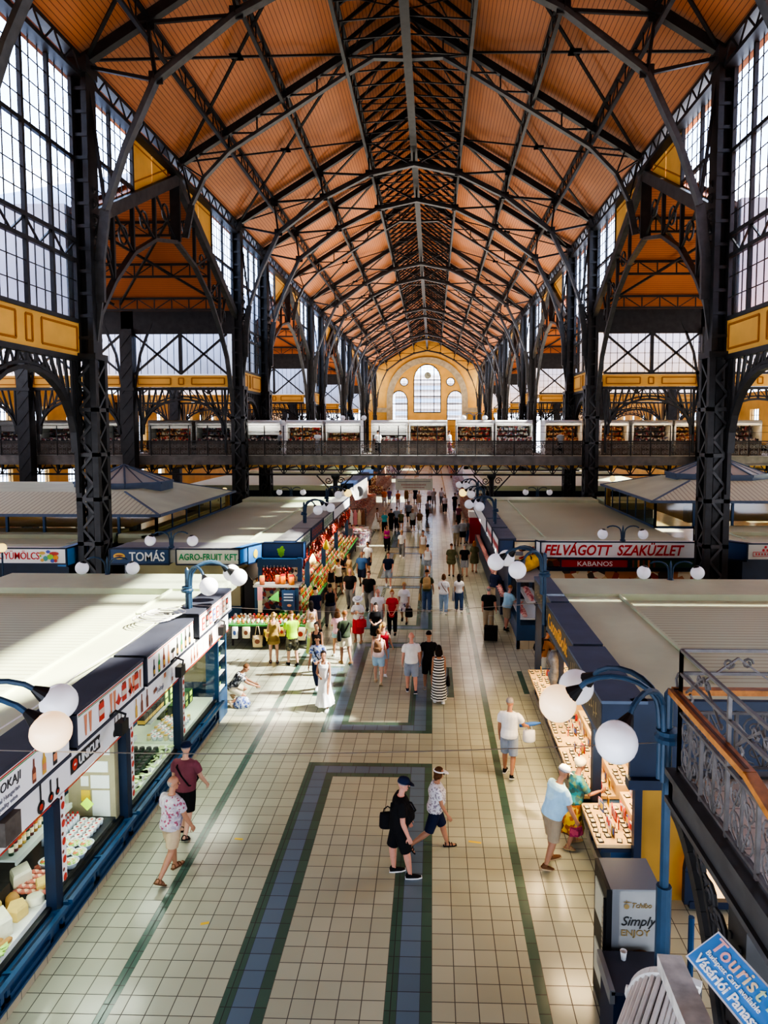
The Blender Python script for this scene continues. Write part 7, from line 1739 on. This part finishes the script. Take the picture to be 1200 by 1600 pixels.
    # ---- footwear
    if shoes:
        kind, sc_ = shoes
        for q, (a, f) in enumerate(zip(ankles, fdir)):
            fd = Matrix.Rotation(f, 3, 'X'); ft = lambda x, y, z: a+fd @ (F3(x, y, z)*S); Z_ = lambda z: fd @ F3(0, 0, z)*S
            mb = MB()
            if kind == 'shoe':
                mb.loft([(ft(0, -.075, -.045), X*.030*S, Z_(.030)), (ft(0, -.035, -.035), X*.043*S, Z_(.042)), (ft(0, .05, -.045), X*.048*S, Z_(.034)), (ft(0, .13, -.055), X*.050*S, Z_(.024)), (ft(0, .195, -.060), X*.028*S, Z_(.015))], 12)
                mb.loft([(ft(0, -.025, -.02), X*.044*S, F3(0, .055*S, 0)), (ft(0, -.02, .012), X*.042*S, F3(0, .048*S, 0))], 12)
                o = mb.build('shoe', cloth(sc_), root, True, False)
                if D < 22:
                    m2 = MB(); pr_ = [(-.03, -.085), (.03, -.085), (.05, .03), (.053, .13), (.03, .205), (-.03, .205), (-.053, .13), (-.05, .03)]
                    m2.prism([ft(x, y, -.078) for x, y in pr_], Z_(.02)); m2.build('sole', cloth('white' if sc_ in ('black', 'white', 'navy') else 'beige'), o, False, False)
            else:
                pr_ = [(-.03, -.075), (.03, -.075), (.042, .03), (.05, .12), (.03, .195), (-.03, .195), (-.05, .12), (-.042, .03)]
                mb.prism([ft(x, y, -.080) for x, y in pr_], Z_(.022))
                for y, z, w2 in ((.10, -.035, .050), (.05, -.018, .047), (-.03, -.005, .044)): mb.tube([ft(-w2, y, -.06), ft(-w2*.7, y, z), ft(0, y, z+.012), ft(w2*.7, y, z), ft(w2, y, -.06)], .010*S, 6)
                mb.build('sandal', cloth(sc_), root, False, False)
    info = dict(root=root, S=S, sp=sp, fwd=fwd, X=X, arms=AR, hc=hc, p0=p0, rot=Matrix.Rotation(R(face), 3, 'Z'), pel=pel, hips=hips)
    if strap:
        mb = MB(); s = strap[0]; dz = 1.10*(.35+.65*b); e9 = .026*S+inf*.9
        mb.tube([sp(.29)+X*(s*.10*S)+fwd*.0, sp(.25)+X*(s*.09*S)-fwd*(.098*dz*S+e9), sp(.16)+X*(0)-fwd*((.098*dz-.006)*S+e9), sp(.06)-X*(s*.12*S*b)-fwd*(.085*dz*S+e9), sp(.02)-X*(s*(.17*b)*S+e9)], .016*S, 6)
        mb.tube([sp(.29)+X*(s*.10*S), sp(.25)+X*(s*.08*S)+fwd*(.108*dz*S+e9), sp(.15)+fwd*((.112*dz+belly*.14)*S+e9), sp(.05)-X*(s*.13*S*b)+fwd*((.10*dz+belly*.09)*S+e9), sp(.02)-X*(s*(.17*b)*S+e9)], .016*S, 6)
        mb.build('shoulder_strap', cloth(strap[1]), root, True, False)
    return info
def wpos(i, p): return i['p0']+i['rot'] @ p
def hand_point(i, s): A = i['arms'][0 if s < 0 else 1]; return wpos(i, A[3]+A[5]*.085*i['S'])
def backpack(i, col, label, w=.30, hgt=.42, straps=True):
    S, sp, fw_, X = i['S'], i['sp'], i['fwd'], i['X']; r = i['root']
    t = T('backpack', label, 'backpack', r.location, r.rotation_euler.z)
    mb = MB(); c = sp(.19)-fw_*(.20*S); u = sp(.3)-sp(.2); u.normalize()
    for k in (0,):
        mb.loft([(c-u*hgt*.5, X*w*.46, fw_*.08), (c-u*hgt*.44, X*w*.5, fw_*.10), (c+u*hgt*.25, X*w*.48, fw_*.095), (c+u*hgt*.45, X*w*.38, fw_*.075), (c+u*hgt*.5, X*w*.2, fw_*.04)], 14)
    mb.build('pack', cloth(col), t, True, False)
    mb = MB(); mb.loft([(c-u*hgt*.38-fw_*.10, X*w*.36, fw_*.03), (c-u*hgt*.05-fw_*.10, X*w*.36, fw_*.035), (c-u*hgt*.0-fw_*.09, X*w*.3, fw_*.02)], 12); mb.build('pocket', cloth(col), t, True, False)
    mb = MB()
    for s in (-1, 1): mb.tube([c+u*hgt*.4+X*(s*.07), sp(.305)+X*(s*.085*S)-fw_*(.05*S), sp(.315)+X*(s*.09*S)+fw_*(.02*S), sp(.27)+X*(s*.10*S)+fw_*(.135*S), sp(.16)+X*(s*.14*S)+fw_*(.12*S), c-u*hgt*.3+X*(s*w*.45)], .018, 6)
    mb.build('strap', cloth('brown' if col == 'brown' else 'black'), t, True, False)
    return t
def handbag(p, label, col, w=.30, hh=.24, d=.12, rz=0, hl=.18, name='handbag', cat='bag', rigid=True):
    """bag hanging from point p"""
    t = T(name, label, cat, (p.x, p.y, p.z-hl-hh), rz)
    mb = MB(); mb.loft([((0, 0, 0), (w*.44, 0, 0), (0, d*.45, 0)), ((0, 0, hh*.1), (w*.5, 0, 0), (0, d*.5, 0)), ((0, 0, hh*.8), (w*.47, 0, 0), (0, d*.38, 0)), ((0, 0, hh), (w*.44, 0, 0), (0, d*.15, 0))], 16)
    mb.build('bag_body', cloth(col), t, True, False)
    mb = MB(); mb.tube([(-w*.25, 0, hh*.95), (-w*.2, 0, hh+hl*.6), (0, 0, hh+hl), (w*.2, 0, hh+hl*.6), (w*.25, 0, hh*.95)], .011, 6); mb.build('bag_handle', cloth(col), t, True, False)
    return t
st_arms = ((5, 7, 12), (5, 7, 12))
walk = lambda a, b=None: ((a, 7, 14), (-(b if b is not None else a), 7, 10))
P_ = person
# --- the nearest people
i = P_(628, 1367, 1.76, -82, 'man in black shirt, black shorts and navy cap striding across the tiles', 'black', 'black', 'tee', 'bermuda', ('crop', 'grey'), 'pink', ('shoe', 'black'), 1.28, .6, -15, ((10, 7, 14), (3, 8, 18)), 3, 0, 14, hat=('cap', 'navy'), strap=(1, 'black'))
handbag(wpos(i, V((-.10, -.24, 1.20))), 'black shoulder bag on the back of the man in the navy cap', 'black', .30, .28, .14, R(-82+90), .10)
i = P_(671, 1330, 1.62, -80, 'woman in white patterned blouse, dark shorts and white sun visor', 'whiteprint', 'navy', 'tee', 'bermuda', ('bob', 'brown'), 'tan', ('sandal', 'black'), 1.2, .3, 21, ((2, 7, 16), (12, 7, 18)), 3, 0, 10, True, ('visor', 'white'), True)
i = P_(288, 1306, 1.78, -8, 'man in maroon tee and black shorts with a navy cap, seen from behind', 'maroon', 'black', 'tee', 'bermuda', ('crop', 'grey'), 'fair', ('sandal', 'black'), 1.22, .45, 9, ((8, 12, 10), (14, 16, 22)), 2, 0, 8, hat=('cap', 'navy'), strap=(-1, 'black'))
i = P_(262, 1372, 1.76, -28, 'bald man in red and grey printed shirt and beige shorts', 'hawaii', 'beige', 'tee', 'shorts', ('bald', 'grey'), 'tan', ('sandal', 'brown'), 1.2, .4, 14, ((6, 10, 20), (14, 10, 14)), 3, -50, 8)
p = hand_point(i, -1); t = T('folded_jacket', 'dark blue folded cloth in the left hand of the bald man', 'jacket', p, R(60)); mb = MB(); mb.loft([((-.16, .0, -.02), (0, .05, 0), (0, 0, .02)), ((-.05, 0, .01), (0, .09, 0), (0, 0, .04)), ((.06, 0, -.03), (0, .10, 0), (0, 0, .045)), ((.14, 0, -.10), (0, .06, 0), (0, 0, .03))], 10); mb.build('fold', cloth('navy'), t, True, False)
i = P_(794, 1213, 1.76, -18, 'man in white tee and light blue shorts carrying a white plastic bag', 'white', 'greyblue', 'tee', 'bermuda', ('short', 'grey'), 'tan', ('shoe', 'black'), 1.15, .2, 9, ((4, 8, 14), (26, 22, 38)), 2, -25, 8)
p = hand_point(i, 1); handbag(p+V((0, 0, .04)), 'white knotted plastic bag hanging from the hand of the man in white tee', 'white', .30, .26, .24, 0, .12, 'plastic_bag')
t = T('blue_umbrella', 'folded blue umbrella held out by the man in the white tee', 'umbrella', p+V((0, 0, .05)), R(-10)); mb = MB(); mb.tube([(-.22, 0, -.05), (-.1, 0, -.02), (.12, 0, .03), (.26, 0, .06)], [.035, .05, .045, .015], 10); mb.build('folded_cloth', M('umbrella_blue', (.05, .16, .48), .6), t, True, False)
i = P_(857, 1352, 1.80, -65, 'man in light blue polo, khaki shorts and white cap bending over the souvenir counter', 'lblue', 'khaki', 'polo', 'bermuda', ('crop', 'grey'), 'tan', ('shoe', 'brown'), 1.28, .8, 7, ((8, 8, 10), (14, 8, 14)), 14, -5, 26, hat=('cap', 'white'))
i = P_(892, 1322, 1.66, -75, 'woman in teal blouse and long yellow floral skirt with a cream head wrap', 'tealprint', 'yellowprint', 'loose', 'midi', ('none', 'dark'), 'tan', ('sandal', 'tan'), 1.12, .2, 6, ((14, 10, 60, 20), (30, 12, 70, 10)), 6, 0, 22, True, ('wrap', 'cream'))
mb = MB(); S = i['S']; zz = .36
mb.loft([((0, 0, .50), (.265*S, 0, 0), (0, .205*S, 0)), ((0, 0, .40), (.285*S, 0, 0), (0, .225*S, 0)), ((0, 0, .33), (.29*S, 0, 0), (0, .23*S, 0))], 20)
for k in range(20):
    if k % 2:
        for q in (20, 40): v = mb.v[q+k]; mb.v[q+k] = (v[0]*.92, v[1]*.92, v[2])
mb.build('skirt_hem', cloth('wineprint'), i['root'], False, False)
# --- the group in the middle
P_(643, 1083, 1.78, 4, 'bald man in white tee and light blue shorts walking away', 'white', 'greyblue', 'tee', 'bermuda', ('none', 'grey'), 'pink', ('shoe', 'navy'), 1.14, .15, 9, ((6, 9, 10), (6, 9, 10)), 1)
P_(670, 1080, 1.78, 2, 'young man with dark hair in black tee and black shorts walking away', 'black', 'black', 'tee', 'bermuda', ('short', 'dark'), 'tan', ('shoe', 'grey'), .98, 0, 9, ((6, 9, 8), (6, 9, 8)), 1, 12)
i = P_(686, 1099, 1.64, 6, 'dark haired woman in long black and white striped dress seen from behind', 'bwstripe', 'bwstripe', 'dress', 'maxi', ('curly', 'dark'), 'tan', ('shoe', 'white'), 1.02, 0, 6, st_arms, 1, 0, 8, True, hemf=.85)
handbag(wpos(i, V((.26, .02, 1.0))), 'black bag at the hip of the woman in the striped dress', 'black', .30, .26, .12, R(90), .22)
i = P_(508, 1106, 1.66, 172, 'dark haired woman in sleeveless long white dress walking towards the viewer', 'white', 'white', 'dress', 'maxi', ('pony', 'dark'), 'tan', ('shoe', 'white'), .95, 0, 9, ((8, 8, 20), (12, 8, 70, 38)), 1, 6, 8, True)
i = P_(499, 1080, 1.72, 170, 'man in blue checked shirt with dark sling bag behind the white dress', 'check', 'navy', 'tee', 'trousers', ('short', 'dark'), 'tan', ('shoe', 'white'), 1.0, .1, 8, ((16, 10, 62, 30), (10, 8, 12)), 2, 12, 22, strap=(1, 'black'))
P_(497, 1052, 1.68, 168, 'woman in black tank top and black and white striped trousers', 'black', 'bwstripe2', 'tank', 'trousers', ('bun', 'dark'), 'tan', ('shoe', 'black'), 1.0, 0, 8, st_arms, 1, 0, 10, True)
i = P_(591, 1069, 1.68, -4, 'woman in pink top and light denim shorts wearing a brown backpack', 'lpink', 'denim', 'tank', 'shorts', ('bun', 'brown'), 'fair', ('shoe', 'beige'), 1.08, 0, 11, ((8, 12, 16), (8, 12, 16)), 1, 0, 6, True)
backpack(i, 'brown', 'small brown leather backpack on the woman in pink top', .24, .32)
P_(598, 1056, 1.68, -8, 'woman in dark red tank top and pale blue shorts walking away', 'crimson', 'denim', 'tank', 'shorts', ('pony', 'blond'), 'fair', ('shoe', 'white'), 1.1, 0, 9, ((10, 10, 14), (16, 14, 20)), 2, -35, 6, True)
i = P_(458, 1040, 1.78, 30, 'man in neon yellow tee and camouflage shorts at the gift table', 'hivis', 'camo', 'tee', 'bermuda', ('short', 'brown'), 'fair', ('shoe', 'black'), 1.05, .1, 6, ((14, 8, 50, 20), (14, 8, 40, 20)), 4, 0, 22)
i = P_(428, 1036, 1.66, 12, 'blond woman in short bronze dress at the gift table', 'bronze', 'bronze', 'dress', 'mini', ('bun', 'blond'), 'fair', ('sandal', 'black'), 1.0, 0, 3, ((14, 10, 60, 25), (10, 10, 50, 20)), 3, 10, 22, True)
handbag(wpos(i, V((-.30, .0, 1.05))), 'black bag beside the woman in the bronze dress', 'black', .28, .26, .14, R(100), .16)
P_(528, 1028, 1.66, 12, 'woman in pink top and denim shorts beside the man in dark green', 'pink', 'denim', 'tee', 'hotpants', ('curly', 'brown'), 'tan', ('shoe', 'white'), .98, 0, 12, ((30, 8, 60, 20), (8, 8, 14)), 2, -10, 6, True)
i = P_(541, 1037, 1.74, 30, 'man in dark green tee and beige shorts with a black sling bag', 'dgreen', 'cream', 'tee', 'shorts', ('short', 'ginger'), 'tan', ('sandal', 'tan'), 1.05, 0, 7, st_arms, 2, 20, 6, strap=(1, 'black'))
handbag(wpos(i, V((-.22, .06, 1.22))), 'large black sling bag on the man in dark green', 'black', .30, .34, .14, R(110), .08)
# --- coming towards the viewer
i = P_(560, 1003, 1.68, 178, 'woman in white blouse and red skirt with a broad white sun hat', 'white', 'red', 'loose', 'midi', ('none', 'brown'), 'tan', ('sandal', 'tan'), 1.05, 0, 4, ((30, 10, 90, 40), (30, 10, 85, 40)), 2, 0, 24, True, ('sunhat', 'white'), hemf=.8)
handbag(wpos(i, V((-.16, .26, 1.05))), 'bright red handbag carried by the woman in the sun hat', 'red', .36, .28, .14, R(178), .14)
i = P_(588, 1013, 1.64, 176, 'woman in black dress with dark hair holding a black bag', 'black', 'black', 'loose', 'skirt', ('bun', 'dark'), 'fair', ('shoe', 'black'), 1.05, 0, 5, ((14, 8, 66, 30), (14, 8, 66, 30)), 2, 0, 16, True)
handbag(wpos(i, V((0, .33, 1.02))), 'black square bag held in front of the woman in black dress', 'black', .34, .24, .12, R(176), .08)
P_(591, 990, 1.74, 180, 'bald man in white tee walking behind the woman in black', 'white', 'lgrey', 'tee', 'bermuda', ('bald', 'grey'), 'pink', ('shoe', 'black'), 1.1, .2, 8, st_arms, 1, 0, 10)
i = P_(613, 991, 1.70, 178, 'woman in red polo and black trousers holding a red cap', 'red', 'black', 'tee', 'trousers', ('bun', 'ginger'), 'fair', ('shoe', 'black'), 1.02, 0, 3, ((14, 8, 20, 28), (14, 8, 20, 28)), 1, 0, 16, True)
t = T('held_cap', 'red and white cap in the hands of the woman in red polo', 'cap', wpos(i, V((0, .26, .80)))); mb = MB(); mb.ball((0, 0, 0), .11, .08, .09); mb.build('crown', cloth('red'), t, True, False)
i = P_(632, 972, 1.66, 176, 'elderly woman in white blouse and patterned skirt', 'white', 'plaidskirt', 'loose', 'skirt', ('short', 'blond'), 'tan', ('shoe', 'black'), 1.05, 0, 12, ((10, 8, 20), (6, 10, 12)), 2, 0, 12, True)
handbag(hand_point(i, -1)+V((0, 0, .02)), 'black shopping bag hanging from the hand of the woman in white blouse', 'black', .30, .34, .14, 0, .12)
i = P_(667, 957, 1.80, -2, 'man in dark tee and jeans wearing a tan backpack', 'dgreen', 'jeans', 'tee', 'trousers', ('short', 'dark'), 'tan', ('shoe', 'lgrey'), 1.02, 0, 6, ((6, 14, 8), (4, 12, 14)), 1)
backpack(i, 'tan', 'large tan backpack on the man in jeans', .34, .50)
handbag(hand_point(i, -1)+V((0, 0, .03)), 'brown paper bag in the left hand of the man in jeans', 'tan', .26, .30, .14, R(90), .05, 'paper_bag')
i = P_(693, 960, 1.68, -6, 'woman in white top and pale jeans with a thin shoulder strap', 'white', 'ljeans', 'tee', 'trousers', ('bob', 'brown'), 'fair', ('shoe', 'white'), 1.1, 0, 8, ((18, 10, 50, 15), (4, 8, 10)), 1, -10, 8, True, strap=(-1, 'brown'))
i = P_(717, 957, 1.62, -3, 'long haired girl in white tee and blue jeans with a blue tote', 'white', 'jeans', 'tee', 'trousers', ('long', 'dark'), 'fair', ('shoe', 'white'), .95, 0, 7, st_arms, 1, 0, 8, True)
handbag(wpos(i, V((-.24, -.02, 1.10))), 'blue cloth tote on the shoulder of the long haired girl', 'greyblue', .30, .36, .10, R(90), .22, 'tote_bag')
P_(668, 900, 1.66, -4, 'woman in low backed white top ahead of the tan backpack', 'white', 'greyblue', 'tank', 'shorts', ('bun', 'dark'), 'fair', ('shoe', 'white'), 1.0, 0, 8, st_arms, 1, 0, 8, True)
i = P_(705, 901, 1.72, -6, 'person in loose olive tunic and black leggings seen from behind', 'olive', 'olive', 'loose', 'mini', ('short', 'brown'), 'tan', ('shoe', 'black'), 1.2, .2, 5, ((6, 12, 10), (24, 16, 40)), 2, -15, 12, True)
P_(726, 901, 1.70, 2, 'man in black tee and blue white striped shorts', 'black', 'vstripe', 'tee', 'bermuda', ('short', 'grey'), 'fair', ('sandal', 'brown'), 1.05, .1, 6, ((6, 8, 14), (12, 8, 50)), 1)
P_(741, 894, 1.68, -10, 'ginger haired woman in olive knee length dress', 'olive', 'olive', 'loose', 'skirt', ('curly', 'ginger'), 'fair', ('sandal', 'brown'), 1.1, 0, 7, st_arms, 1, -20, 8, True)
# --- right side
i = P_(763, 990, 1.78, -8, 'grey haired man in black shirt and khaki trousers pulling a case', 'black', 'khaki', 'tee', 'trousers', ('bald', 'grey'), 'pink', ('shoe', 'brown'), 1.12, .2, 4, ((10, 8, 14), (-4, 12, 20)), 3, -12, 10)
tc = T('wheeled_case', 'black wheeled travel case behind the grey haired man', 'suitcase', at(767, 1002, z=0), R(-8)); mb = MB(); mb.loft([((0, 0, .05), (.24, 0, 0), (0, .15, 0)), ((0, 0, .08), (.26, 0, 0), (0, .17, 0)), ((0, 0, .52), (.25, 0, 0), (0, .16, 0)), ((0, 0, .56), (.20, 0, 0), (0, .12, 0))], 4); 
mb = MB(); mb.box(-.24, .24, -.15, .15, .06, .56); mb.box(-.20, .20, -.18, -.15, .1, .35); mb.build('case_body', cloth('black'), tc, False, False)
for s in (-1, 1): mb = MB(); mb.lathe([(.045, -.02), (.045, .02)], 12, (0, 0, 0), 0, Matrix.Translation(V((s*.2, .12, .045))) @ Matrix.Rotation(R(90), 4, 'Y')); mb.build('wheel', BLACK, tc, False, False)
mb = MB(); mb.tube([(-.1, .12, .56), (-.1, .12, .92), (.1, .12, .92), (.1, .12, .56)], .012, 6); mb.build('handle', STEEL, tc, False, False)
P_(790, 985, 1.74, -55, 'man in light blue and pink shirt and khaki shorts leaning on the meat counter', 'lblue', 'khaki', 'tee', 'bermuda', ('short', 'ginger'), 'pink', ('shoe', 'black'), 1.2, .4, 5, ((20, 8, 60, 20), (26, 10, 60)), 10, 0, 14)
P_(771, 950, 1.76, -40, 'man in navy jacket and khaki trousers at the meat cabinet', 'navy', 'khaki', 'long', 'trousers', ('short', 'dark'), 'fair', ('shoe', 'black'), 1.05, 0, 5, ((10, 8, 40), (26, 10, 60)), 5, 0, 16)
i = P_(842, 1074, 1.76, -60, 'man in brown tee and pale blue shorts bent over the souvenir counter', 'brown', 'greyblue', 'tee', 'bermuda', ('short', 'dark'), 'brown', ('shoe', 'black'), 1.05, 0, 6, ((36, 8, 20), (36, 8, 24)), 20, 0, 24)
backpack(i, 'black', 'black backpack on the man in brown tee', .30, .42)
# --- seated on the floor by the left stall
i = P_(364, 1101, 1.66, -75, 'person in dark floral shirt squatting by the left stall with a blue bag', 'bwprint', 'cream', 'tee', 'shorts', ('short', 'brown'), 'tan', ('shoe', 'beige'), 1.05, .1, 0, ((40, 8, 20, 10), (50, 8, 14, 10)), 34, 0, 30, legw=((78, 138, 8), (66, 132, 14)))
tb = T('blue_bag', 'blue patterned bag on the floor before the squatting person', 'bag', at(378, 1104, z=0)); mb = MB(); mb.loft([((0, 0, 0), (.22, 0, 0), (0, .16, 0)), ((0, 0, .1), (.25, 0, 0), (0, .18, 0)), ((0, 0, .24), (.18, 0, 0), (0, .12, 0)), ((0, 0, .3), (.08, 0, 0), (0, .05, 0))], 14); mb.build('bag_body', cloth('check'), tb, True, False)
# --- middle distance
G2 = [(548, 952, 1.80, 176, 'bald man in black tee with backpack straps walking towards the viewer', 'black', 'grey', 'tee', 'trousers', ('bald', 'grey'), 'pink', 'black', 1.15, False),
 (577, 957, 1.80, 178, 'man in black tee holding a white paper, walking towards the viewer', 'black', 'grey', 'tee', 'trousers', ('short', 'brown'), 'pink', 'black', 1.1, False),
 (566, 917, 1.78, 178, 'man in blue tee and navy shorts with rucksack straps', 'blue', 'navy', 'tee', 'bermuda', ('bald', 'grey'), 'tan', 'black', 1.08, False),
 (577, 897, 1.76, 150, 'dark haired man in white tee with brown backpack on the left', 'white', 'navy', 'tee', 'bermuda', ('short', 'dark'), 'tan', 'black', 1.0, False),
 (607, 917, 1.74, 180, 'man in navy tee and grey blue shorts coming closer alone', 'navy', 'greyblue', 'tee', 'bermuda', ('short', 'brown'), 'pink', 'white', 1.05, False),
 (628, 871, 1.68, 178, 'woman in white top and grey trousers holding a phone', 'white', 'grey', 'tee', 'trousers', ('bun', 'blond'), 'tan', 'white', 1.0, True),
 (661, 873, 1.72, 182, 'woman in sleeveless white top and wide beige skirt', 'white', 'beige', 'tank', 'midi', ('bun', 'dark'), 'tan', 'black', 1.0, True),
 (605, 862, 1.72, 178, 'woman in magenta tank top and black trousers', 'magenta', 'black', 'tank', 'trousers', ('short', 'brown'), 'tan', 'black', 1.08, True),
 (601, 833, 1.64, 10, 'woman in turquoise top seen from behind', 'teal', 'black', 'tee', 'trousers', ('short', 'grey'), 'fair', 'black', 1.1, True),
 (611, 830, 1.68, -10, 'person in black top with a big black bag', 'black', 'black', 'tee', 'trousers', ('short', 'dark'), 'tan', 'black', 1.0, False),
 (620, 828, 1.78, 0, 'man in light blue shirt and dark trousers walking away', 'greyblue', 'navy', 'tee', 'trousers', ('short', 'grey'), 'pink', 'black', 1.12, False),
 (627, 831, 1.66, 178, 'woman in olive top and black shorts', 'olive', 'black', 'tee', 'hotpants', ('short', 'blond'), 'fair', 'white', 1.0, True),
 (645, 830, 1.70, 180, 'person in grey and white top and black shorts', 'lgrey', 'black', 'tee', 'bermuda', ('short', 'brown'), 'tan', 'white', 1.0, False),
 (656, 831, 1.70, 178, 'woman in dark top and wide white trousers', 'brown', 'white', 'tee', 'trousers', ('bun', 'dark'), 'tan', 'white', 1.0, True),
 (639, 816, 1.76, 180, 'man in grey tee and black shorts behind the group', 'grey', 'black', 'tee', 'bermuda', ('short', 'dark'), 'tan', 'black', 1.1, False),
 (667, 812, 1.68, -30, 'woman in dark grey blouse and black trousers turning aside', 'grey', 'black', 'tee', 'trousers', ('short', 'dark'), 'tan', 'black', 1.0, True),
 (695, 802, 1.70, -5, 'person in white top and black trousers with a maroon bag', 'white', 'black', 'tee', 'trousers', ('short', 'brown'), 'tan', 'white', 1.08, True),
 (622, 794, 1.72, 178, 'person in orange top and white shorts in the far aisle', 'orange', 'white', 'tee', 'shorts', ('bun', 'brown'), 'tan', 'white', 1.0, True),
 (601, 791, 1.74, 20, 'person in orange shirt and white trousers by the far left stalls', 'orange', 'white', 'tee', 'trousers', ('short', 'brown'), 'tan', 'white', 1.05, False),
 (608, 789, 1.70, -20, 'person in lilac top by the far left stalls', 'purple', 'ljeans', 'tee', 'shorts', ('short', 'dark'), 'fair', 'white', 1.0, True),
 (635, 787, 1.68, 180, 'woman in ochre brown dress in the far aisle', 'bronze', 'bronze', 'dress', 'skirt', ('bun', 'brown'), 'tan', 'brown', 1.0, True),
 (649, 787, 1.74, 0, 'person in navy dress in the far aisle', 'navy', 'navy', 'tee', 'skirt', ('short', 'dark'), 'tan', 'black', 1.05, True),
 (655, 795, 1.72, 175, 'person in cream top and pale shorts in the far aisle', 'cream', 'cream', 'tee', 'shorts', ('bun', 'blond'), 'fair', 'white', 1.0, True),
 (671, 789, 1.76, 0, 'person in white shirt and black skirt in the far aisle', 'white', 'black', 'tee', 'skirt', ('short', 'dark'), 'tan', 'black', 1.05, True),
 (678, 790, 1.74, 10, 'person in pale grey clothes in the far aisle', 'lgrey', 'lgrey', 'tee', 'trousers', ('short', 'grey'), 'fair', 'white', 1.0, False),
 (690, 789, 1.74, 178, 'person in white tee and grey trousers in the far right of the aisle', 'white', 'grey', 'tee', 'trousers', ('short', 'dark'), 'tan', 'black', 1.05, False),
 (713, 853, 1.70, -5, 'woman in grey top and beige trousers by the right stalls', 'lgrey', 'khaki', 'tee', 'trousers', ('bun', 'brown'), 'fair', 'brown', 1.1, True),
 (723, 851, 1.76, 0, 'man in pale grey shirt and black shorts by the right stalls', 'lgrey', 'black', 'tee', 'bermuda', ('short', 'grey'), 'fair', 'black', 1.08, False),
 (728, 849, 1.68, -15, 'person in grey shirt and jeans beside the red cabinet', 'grey', 'jeans', 'tee', 'trousers', ('short', 'grey'), 'tan', 'black', 1.0, False),
 (710, 800, 1.74, -20, 'dark dressed person by the far right stalls', 'black', 'navy', 'tee', 'trousers', ('short', 'dark'), 'tan', 'black', 1.0, False),
 (716, 822, 1.72, -30, 'person in maroon top by the right stalls under the globes', 'maroon', 'black', 'tee', 'trousers', ('short', 'dark'), 'tan', 'black', 1.05, False),
 (587, 829, 1.72, -90, 'person in long white robe standing by the dark shop wall', 'white', 'white', 'dress', 'maxi', ('short', 'dark'), 'brown', 'white', 1.0, False),
 (547, 857, 1.66, 8, 'woman in grey dress at the patterned cloth table', 'grey', 'grey', 'dress', 'skirt', ('short', 'brown'), 'fair', 'black', 1.1, True),
 (519, 939, 1.66, 40, 'blond woman in black top and beige shorts at the fruit stall', 'black', 'beige', 'tank', 'shorts', ('bun', 'blond'), 'tan', 'brown', .98, True),
 (530, 929, 1.66, 40, 'woman in cream top with a canvas bag at the fruit stall', 'cream', 'black', 'tank', 'shorts', ('bun', 'dark'), 'tan', 'brown', .98, True),
 (537, 917, 1.70, 60, 'blond woman in black top and olive trousers at the fruit stall', 'black', 'khaki', 'tank', 'capri', ('pony', 'blond'), 'tan', 'black', .95, True),
 (548, 918, 1.66, 120, 'woman in beige dress stepping away from the fruit stall', 'tan', 'tan', 'tee', 'skirt', ('bun', 'brown'), 'tan', 'black', .95, True),
 (517, 981, 1.72, 20, 'woman in navy top and wide grey trousers with a black rucksack', 'navy', 'grey', 'tank', 'trousers', ('bun', 'dark'), 'tan', 'black', 1.12, True),
 (495, 988, 1.72, 40, 'dark haired man in navy tee bending over the goods', 'navy', 'grey', 'tee', 'bermuda', ('short', 'dark'), 'fair', 'black', 1.05, False),
 (488, 1012, 1.66, 20, 'girl with very long dark hair in pale pink top', 'lpink', 'ljeans', 'tank', 'trousers', ('long', 'dark'), 'fair', 'white', .95, True),
 (490, 1034, 1.68, 170, 'blond woman in pale yellow top behind the black tank top', 'lyellow', 'greenyellow', 'tee', 'midi', ('bob', 'blond'), 'fair', 'white', 1.05, True)]
rp_ = random.Random(3); INFO = {}
for k, (px, py, h, fc, lab, tp, bt, tk, bk, hr, sk, sh, b, fem) in enumerate(G2):
    a1, a2 = rp_.choice([(5, 7, 14), (10, 8, 30, 10), (22, 8, 70, 25), (4, 8, 8)]), rp_.choice([(6, 8, 10), (16, 8, 50, 15), (-6, 8, 12), (20, 8, 80, 30)])
    INFO[k] = P_(px, py, h, fc, lab, tp, bt, tk, bk, hr, sk, ('shoe', sh), b, 0.1 if not fem else 0, rp_.choice([5, 9, 12]), (a1, a2), 2, rp_.uniform(-15, 15), 10, fem)
backpack(INFO[37], 'black', 'black rucksack on the woman in wide grey trousers', .28, .38)
handbag(wpos(INFO[34], V((.24, 0, 1.0))), 'natural canvas tote hanging beside the woman in cream top', 'cream', .34, .36, .08, R(130), .2, 'tote_bag')
p = hand_point(INFO[1], 1); t = T('paper_wrap', 'white paper wrap in the hand of the man in black tee', 'paper', p); mb = MB(); mb.tube([(-.05, 0, -.1), (0, 0, .02), (.04, 0, .12)], [.03, .05, .03], 8); mb.build('wrap', WHITE, t, False, False)
# --- on the gallery
for k, (px, lab, tp, bt, y) in enumerate(((876, 'waiter in pale shirt on the gallery before the lit kiosk', 'lgrey', 'black', 47.4), (497, 'person in white top on the gallery beside the red display', 'white', 'grey', 47.4), (591, 'person under a white sunshade hat on the gallery', 'white', 'black', 47.3), (510, 'shopper in grey on the gallery', 'grey', 'black', 47.8), (704, 'person in white by the bottle kiosk on the gallery', 'white', 'maroon', 47.3))):
    if k == 3: px = 436
    a = at(px, 700, y=y); P_(0, 0, 1.68, (10, 170, 20, -60, 90)[k], lab, tp, bt, 'tee', 'trousers', ('short', 'dark'), 'tan', ('shoe', 'black'), 1.0, 0, 4, st_arms, 2, pos=(a.x, y, ZG+.004))
